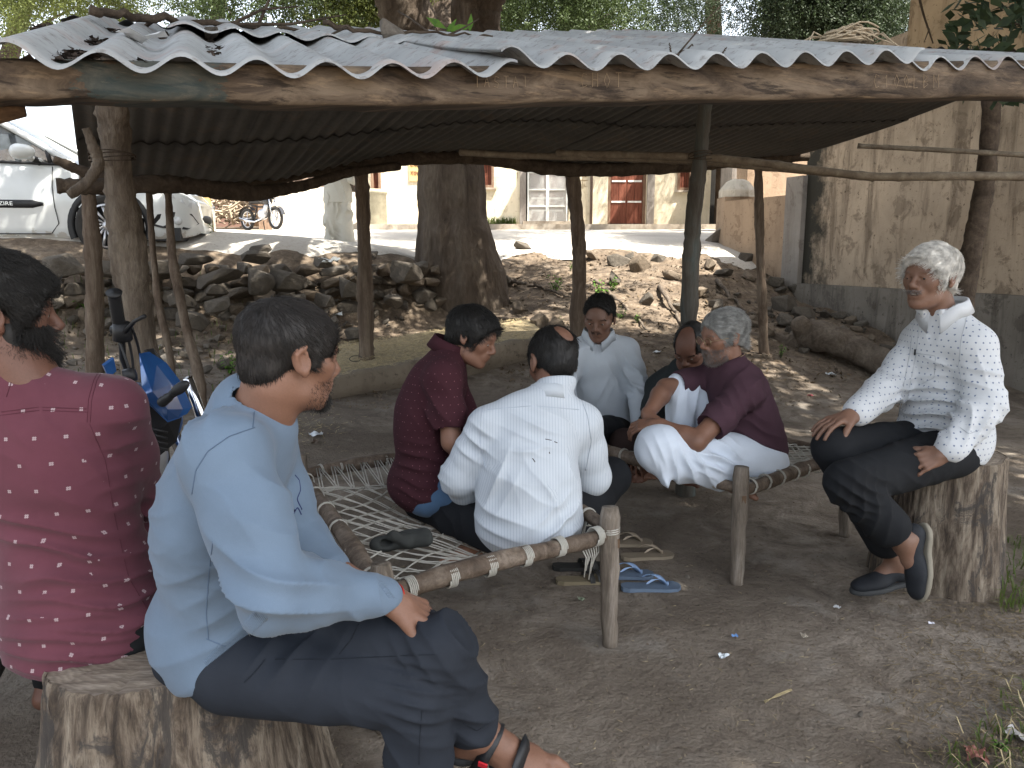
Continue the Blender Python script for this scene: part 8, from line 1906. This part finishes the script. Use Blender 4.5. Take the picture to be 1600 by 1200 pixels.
def man_plum():
    root = thing('person', 'grey haired man with glasses, a plum t-shirt and a white dhoti on the far cot', 'person', WZ(1170, 745, .42))
    f = np.array((-.95, -.15, 0)); J = joints(W(1172, 712, 3.46), W(1160, 640, 3.46), W(1142, 570, 3.46), f, sw=.17)
    J['fwdv'] = f; J['sl'] = W(1165, 612, 3.30); J['sr'] = W(1112, 592, 3.62); J['el'] = W(1088, 690, 3.12); J['wl'] = W(1030, 664, 3.22); J['er'] = W(1040, 606, 3.52); J['wr'] = W(1012, 648, 3.34)
    J['kl'] = W(1030, 702, 3.16); J['al'] = W(1125, 738, 3.22); J['kr'] = W(1075, 612, 3.58); J['ar'] = W(1062, 720, 3.50)
    hc = W(1131, 528, 3.45); A = headframe((-.93, -.32, -.16), (-.02, 0, 1)); s = 1.03
    S = SDF(); body(S, J, hc, A, s)
    hand(S, J['wl'], (-.85, .25, -.1), (-.2, -.4, .9), 1, (.5, .6, .4)); hand(S, J['wr'], (.1, -.7, -.6), (-.9, -.2, .3), -1, (.4, .5, .4))
    foot(S, J['al'], (.7, -.4, -.1), (0, -.4, 1), s=.95); foot(S, J['ar'], (-.8, -.4, 0), s=.95)
    surf('body', S, .005, SK['warm'], root, base=.0005, bfreq=70); eyes(hc, A, s, root); brows(hc, A, s, root, H_GREY)
    S = SDF(); torso(S, J, .014, .05, dep=1.12, belly=.02); S.ell(lerp(J['pelvis'], J['chest'], .2)+np.array((.0, 0, 0)), (.155, .185, .17), None, .05)
    for a in ('l', 'r'):
        arm(S, J['s'+a], J['e'+a], J['w'+a], .020, .03)
    for a in ('l', 'r'):
        d = nrm(J['e'+a]-J['s'+a]); h = lerp(J['s'+a], J['e'+a], .68)
        S.cone(h+d*.07, J['e'+a]+d*.03, .080, .080, .003, '-'); S.cone(J['e'+a], J['w'+a]+nrm(J['w'+a]-J['e'+a])*.05, .085, .07, .003, '-')
    S.plane(W(1190, 742, 3.3), (-.2, 0, -1), .004); S.cone(J['neck'], hc-A[2]*.09-A[1]*.03, .07, .055, .02); S.plane(J['neck']+np.array([0, 0, .035]), (-.35, 0, 1), .003)
    fl = [(W(1190, 700, 3.3), .16, (.35, 0, 1), .05, .009), (W(1150, 650, 3.2), .1, (1, 0, .7), .045, .008), (W(1190, 600, 3.3), .1, (.7, 0, -.6), .06, .006), (W(1120, 630, 3.2), .06, (.6, 0, 1), .03, .005)]
    o, v, q = surf('t_shirt', S, .0055, M_PLUM, root, fl, 71, .0022, 20)
    d = nrm(J['el']-J['sl']); h = lerp(J['sl'], J['el'], .70)+d*.0; b = basis(d)
    S = SDF(); leg(S, J['hl'], J['kl'], J['al'], .020, .04, 1, (.10, .078, .075, .06)); leg(S, J['hr'], J['kr'], lerp(J['kr'], J['ar'], .8), .016, .04, 1, (.09, .068, .07, .06))
    S.ell(J['pelvis']-np.array([0, 0, .02]), (.17, .17, .10), None, .05)
    S.ell(W(1080, 715, 3.22), (.16, .11, .075), basis((.12, 0, 1)), .05); S.cone(W(1035, 700, 3.14), W(1040, 752, 3.10), .075, .022, .04); S.cone(W(1145, 728, 3.26), W(1080, 742, 3.18), .05, .03, .03)
    S.cone(W(1060, 600, 3.56), W(1068, 660, 3.45), .055, .05, .03)
    fl = [(W(1080, 715, 3.1), .16, (1, 0, .55), .045, .015), (W(1140, 710, 3.1), .09, (.6, 0, 1), .034, .017), (W(1040, 730, 3.05), .09, (1, 0, .1), .038, .014), (W(1080, 620, 3.5), .1, (1, 0, -.4), .04, .008)]
    surf('dhoti', S, .006, M_DHOTI, root, fl, 73, .003, 22)
    hair_cap(hc, A, s, root, H_GREY, [('-', (0, .125, -.030), (.12, .083, .112)), ('-', (0, .055, -.095), (.09, .075, .075)), ('-', (-.090, .006, -.012), (.026, .019, .034)), ('-', (.090, .006, -.012), (.026, .019, .034)), ('-', (0, -.10, -.11), (.12, .10, .06)), ('-', (0, .01, -.085), (.13, .10, .062))],
        g=.009, n=9000, L=.036, comb=lambda l: np.stack([l[:, 0]*3, -.9+0*l[:, 0], -.25+0*l[:, 0]], 1), seed=14, rad=.0007, lift=.14)
    beard(hc, A, s, root, H_SALT, 3200, .009, lambda l: (l[:, 2] < -.032) & (l[:, 1] > .02) & (l[:, 1]-.4*l[:, 2] > .055), name='grey_stubble', shell=False, rad=.0005)
    # glasses
    T = lambda p: hc+(np.array(p, float)*s)@A; mt = simple('gold_wire', (.35, .27, .16), .3, .5, .9, bump=0)
    gl = NT('spectacle_glass'); gl.b.inputs['Transmission Weight'].default_value = 1; gl.b.inputs['Roughness'].default_value = .02; gl.b.inputs['IOR'].default_value = 1.1; gm = gl.m
    m = MB(); l = MB()
    for sx in (-1, 1):
        ring = [T((sx*.033+.024*math.cos(t), .103, .004+.018*math.sin(t))) for t in np.linspace(0, 2*math.pi, 19)]; m.tube(ring, .0012, 6, cap=False)
        l.add(ring[:-1], [tuple(range(18))]); m.tube([T((sx*.057, .101, .010)), T((sx*.075, .08, .012)), T((sx*.082, .0, .012)), T((sx*.080, -.02, .0))], .0011, 6)
    m.tube([T((-.009, .104, .006)), T((0, .107, .010)), T((.009, .104, .006))], .0011, 6)
    g = m.build('glasses', mt, root, True); l.build('lens', gm, g)
    # neck thread
    MB().tube([J['neck']+np.array([0, 0, .035])+np.array((math.cos(t)*.060, math.sin(t)*.062, math.cos(t)*.022)) for t in np.linspace(0, 6.283, 30)], .0016, 5, cap=False).build('neck_thread', mt, root, True)
man_plum()

def man_stump():
    root = thing('person', 'white haired man in a white dotted shirt and black trousers sitting on the stump by the plaster wall', 'person', WZ(1470, 720, .54))
    root['label'] = 'white haired man in a white dotted shirt and black trousers sitting on the far stump'
    f = np.array((-.75, -.62, 0)); J = joints(W(1474, 688, 3.06), W(1484, 590, 3.03), W(1474, 496, 2.99), f)
    J['fwdv'] = f; J['sl'] = W(1521, 541, 2.88); J['sr'] = W(1440, 536, 3.14); J['el'] = W(1538, 632, 2.80); J['wl'] = W(1478, 708, 2.70); J['er'] = W(1392, 602, 3.06); J['wr'] = W(1334, 648, 2.86)
    J['hl'] = W(1490, 705, 2.98); J['hr'] = W(1455, 690, 3.12); J['kr'] = W(1302, 700, 2.82); J['kl'] = W(1325, 755, 2.62)
    J['ar'] = W(1402, 878, 2.86); J['al'] = W(1410, 848, 2.66)
    hc = W(1454, 436, 2.96); A = headframe((-.86, -.50, -.03), (.0, 0, 1)); s = 1.04
    S = SDF(); body(S, J, hc, A, s, smile=1)
    hand(S, J['wr'], (-.88, -.25, -.20), (-.2, -.1, 1), -1, (.25, .30, .25), 1.08, thumb=.7); hand(S, J['wl'], (-.80, .05, -.35), (-.2, -.75, .5), 1, (.3, .6, .5), 1.0)
    foot(S, J['ar'], (-.95, -.2, -.12), toes=False); foot(S, J['al'], (-.10, -.25, -.95), (-1, -.2, .1), toes=False)
    surf('body', S, .0046, SK['mid'], root, base=.0007, bfreq=70); eyes(hc, A, s, root, (0, .95, -.1)); brows(hc, A, s, root, H_SALT)
    MB().box(hc+(np.array((0, .0935, -.0510))*s)@A, (.010, .002, .0028), A).build('teeth', M_EYE, root)
    beard(hc, A, s, root, H_SALT, 260, .006, lambda l: (l[:, 2] < -.033) & (l[:, 2] > -.046) & (l[:, 1] > .083) & (np.abs(l[:, 0]) < .026), name='moustache', shell=False, rad=.0006)
    S = SDF(); torso(S, J, .016, .05, dep=1.12, belly=.02); S.ell(J['pelvis']+np.array((0, 0, .02)), (.175, .165, .15), None, .05)
    arm(S, J['sl'], J['el'], lerp(J['el'], J['wl'], .90), .019, .03, 1, (.058, .056, .048, .036)); arm(S, J['sr'], J['er'], lerp(J['er'], J['wr'], .90), .019, .03, 1, (.058, .052, .046, .036))
    for a in ('l', 'r'): S.cone(lerp(J['e'+a], J['w'+a], .78), lerp(J['e'+a], J['w'+a], .93), .052, .046, .006)
    S.plane(W(1440, 700, 2.9), (-.30, 0, -1), .004); S.cone(J['neck'], hc-A[2]*.09-A[1]*.02, .075, .06, .02); S.plane(J['neck']+np.array([0, 0, .045]), nrm(f*.15+np.array((0, 0, 1))), .003)
    S.ell(J['neck']+f*.11+np.array([0, 0, -.02]), (.030, .045, .085), None, .008, '-')
    fl = [(W(1460, 650, 2.9), .14, (-.2, 0, 1), .042, .014), (W(1440, 600, 2.9), .10, (.5, 0, 1), .05, .010), (W(1500, 560, 2.85), .10, (1, 0, .4), .055, .008), (J['el'], .09, (.5, 0, 1), .045, .007), (J['er'], .09, (.8, 0, .8), .040, .006),
          (W(1530, 570, 2.8), .08, (.2, 0, 1), .05, .007), (W(1500, 660, 2.8), .08, (.2, 0, 1), .03, .008), (lerp(J['el'], J['wl'], .5), .09, (1, 0, -.6), .035, .008)]
    o, v, q = surf('shirt', S, .005, M_DOTS, root, fl, 81, .0024, 20, uv=True)
    collar(hc, J, A, s, root, M_DOTS, r=.082)
    fm = onmesh(v, q); M_S = simple('dotted_shirt_seam', (.36, .38, .41), .9, bump=0)
    draw(fm, [(1428, 500), (1422, 550), (1412, 600), (1404, 650)], 'placket', M_S, o, .0014); draw(fm, [(1437, 505), (1431, 555), (1421, 605), (1413, 655)], 'placket', M_S, o, .0010)
    draw(fm, [(1432, 552), (1462, 556), (1460, 590), (1440, 600)], 'pocket_edge', M_S, o, .0014); draw(fm, [(1512, 490), (1502, 530), (1498, 570), (1505, 610)], 'seam', M_S, o, .0014)
    draw(fm, [(1500, 668), (1514, 678), (1530, 672)], 'cuff_edge', M_S, o, .0012)
    p = fm(1431, 549, .004); MB().tube([p+np.array([0, 0, .008]), p-np.array([0, 0, .014])], .0035, 8).build('pen', M_STRAP, root, True)
    S = SDF(); S.ell(J['pelvis']-np.array([0, 0, .02]), (.165, .15, .11), None, .05)
    leg(S, J['hr'], J['kr'], lerp(J['kr'], J['ar'], .80), .014, .014, 1, (.084, .064, .058, .058)); leg(S, J['hl'], J['kl'], lerp(J['kl'], J['al'], .72), .014, .014, 1, (.090, .068, .062, .064))
    d = nrm(J['al']-J['kl']); e = lerp(J['kl'], J['al'], .74); S.cone(e+d*.07, e+d*.16, .070, .070, .003, '-')
    fl = [(W(1370, 720, 2.8), .12, (.8, 0, 1), .045, .009), (J['kl'], .09, (.5, 0, 1), .032, .008), (W(1340, 810, 2.6), .12, (1, 0, -.1), .05, .006), (W(1440, 700, 2.85), .08, (.8, 0, .5), .035, .008)]
    surf('trousers', S, .0055, M_BLACK, root, fl, 83, .0018)
    for an, d, u, l in ((J['ar'], (-.95, -.2, -.10), (0, 0, 1), 'dark loafer flat on the ground'), (J['al'], (-.10, -.25, -.95), (-1, -.2, .1), 'dark loafer with its pale sole showing')):
        S = SDF(); shoe(S, an, d, u, .98); so, _, _ = surf('shoe', S, .0045, M_SHOE, root); so['label'] = l
        S = SDF(); sole(S, an, d, u, 1.0); surf('sole', S, .0045, M_SSOLE if 'pale' in l else M_SSOLE2, so)
    hair_cap(hc, A, s, root, H_WHITE, [('-', (0, .125, -.030), (.12, .082, .112)), ('-', (0, .055, -.095), (.09, .075, .075)), ('-', (-.090, .006, -.012), (.026, .019, .034)), ('-', (.090, .006, -.012), (.026, .019, .034)), ('-', (0, -.10, -.10), (.12, .10, .06)), ('-', (0, .01, -.085), (.13, .10, .062))],
        g=.011, n=13000, L=.033, comb=lambda l: whorl(l, (-.03, -.05, .11), .1, .25), seed=16, rad=.0007, lift=.16, bumps=.002)
man_stump()

def man_standing():
    x, y = W(531, 397, 12.2)[0], 12.2; z0 = 1.39
    root = thing('person', 'man in loose white clothes standing on the sunlit road', 'person', (x, y, z0))
    g = lambda a, b, c: np.array((x+a, y+b, z0+c))
    J = dict(pelvis=g(0, 0, .93), chest=g(0, .0, 1.28), neck=g(0, .0, 1.47), s=1.0, fwdv=np.array((-.3, 1, 0)))
    J['sl'] = g(-.18, 0, 1.42); J['sr'] = g(.18, 0, 1.42); J['hl'] = g(-.09, 0, .9); J['hr'] = g(.09, 0, .9)
    J['er'] = g(.25, -.06, 1.15); J['wr'] = g(.30, .10, .95); J['el'] = g(-.24, .05, 1.14); J['wl'] = g(-.16, .24, 1.16); J['kl'] = g(-.10, .02, .48); J['al'] = g(-.10, -.02, .09); J['kr'] = g(.10, .02, .48); J['ar'] = g(.11, -.02, .09)
    hc = g(0, .04, 1.60); A = headframe((-.3, .95, -.05)); s = 1.0
    S = SDF(); body(S, J, hc, A, s); hand(S, J['wr'], (.1, .5, -.8), (1, 0, 0), 1); hand(S, J['wl'], (.4, .8, 0), (0, 0, 1), -1); foot(S, J['al'], (-.2, 1, 0)); foot(S, J['ar'], (.2, 1, 0))
    surf('body', S, .008, SK['deep'], root)
    S = SDF(); torso(S, J, .02, .06, dep=1.1); S.cone(g(0, 0, 1.0), g(0, 0, .82), .205, .225, .05, '+', ((0, 1, 0), .7)); arm(S, J['sl'], J['el'], lerp(J['el'], J['wl'], .3), .03); arm(S, J['sr'], J['er'], lerp(J['er'], J['wr'], .25), .03)
    S.plane(g(0, 0, .78), (0, 0, -1), .004); surf('kurta', S, .009, M_WARMW, root, [(g(0, -.1, .95), .3, (1, 0, .2), .09, .012)], 91, .004)
    S = SDF(); S.cone(g(-.07, 0, .88), g(-.10, 0, .14), .14, .125, .05); S.cone(g(.07, 0, .88), g(.11, 0, .14), .14, .125, .05); S.plane(g(0, 0, .08), (0, 0, -1), .004)
    surf('trousers', S, .009, M_WARMW, root, [(g(0, -.1, .5), .5, (1, 0, .15), .10, .02)], 93, .004)
    hair_cap(hc, A, s, root, H_BLACK, g=.01, n=1200, seed=18, rad=.0015, h=.008)
man_standing()
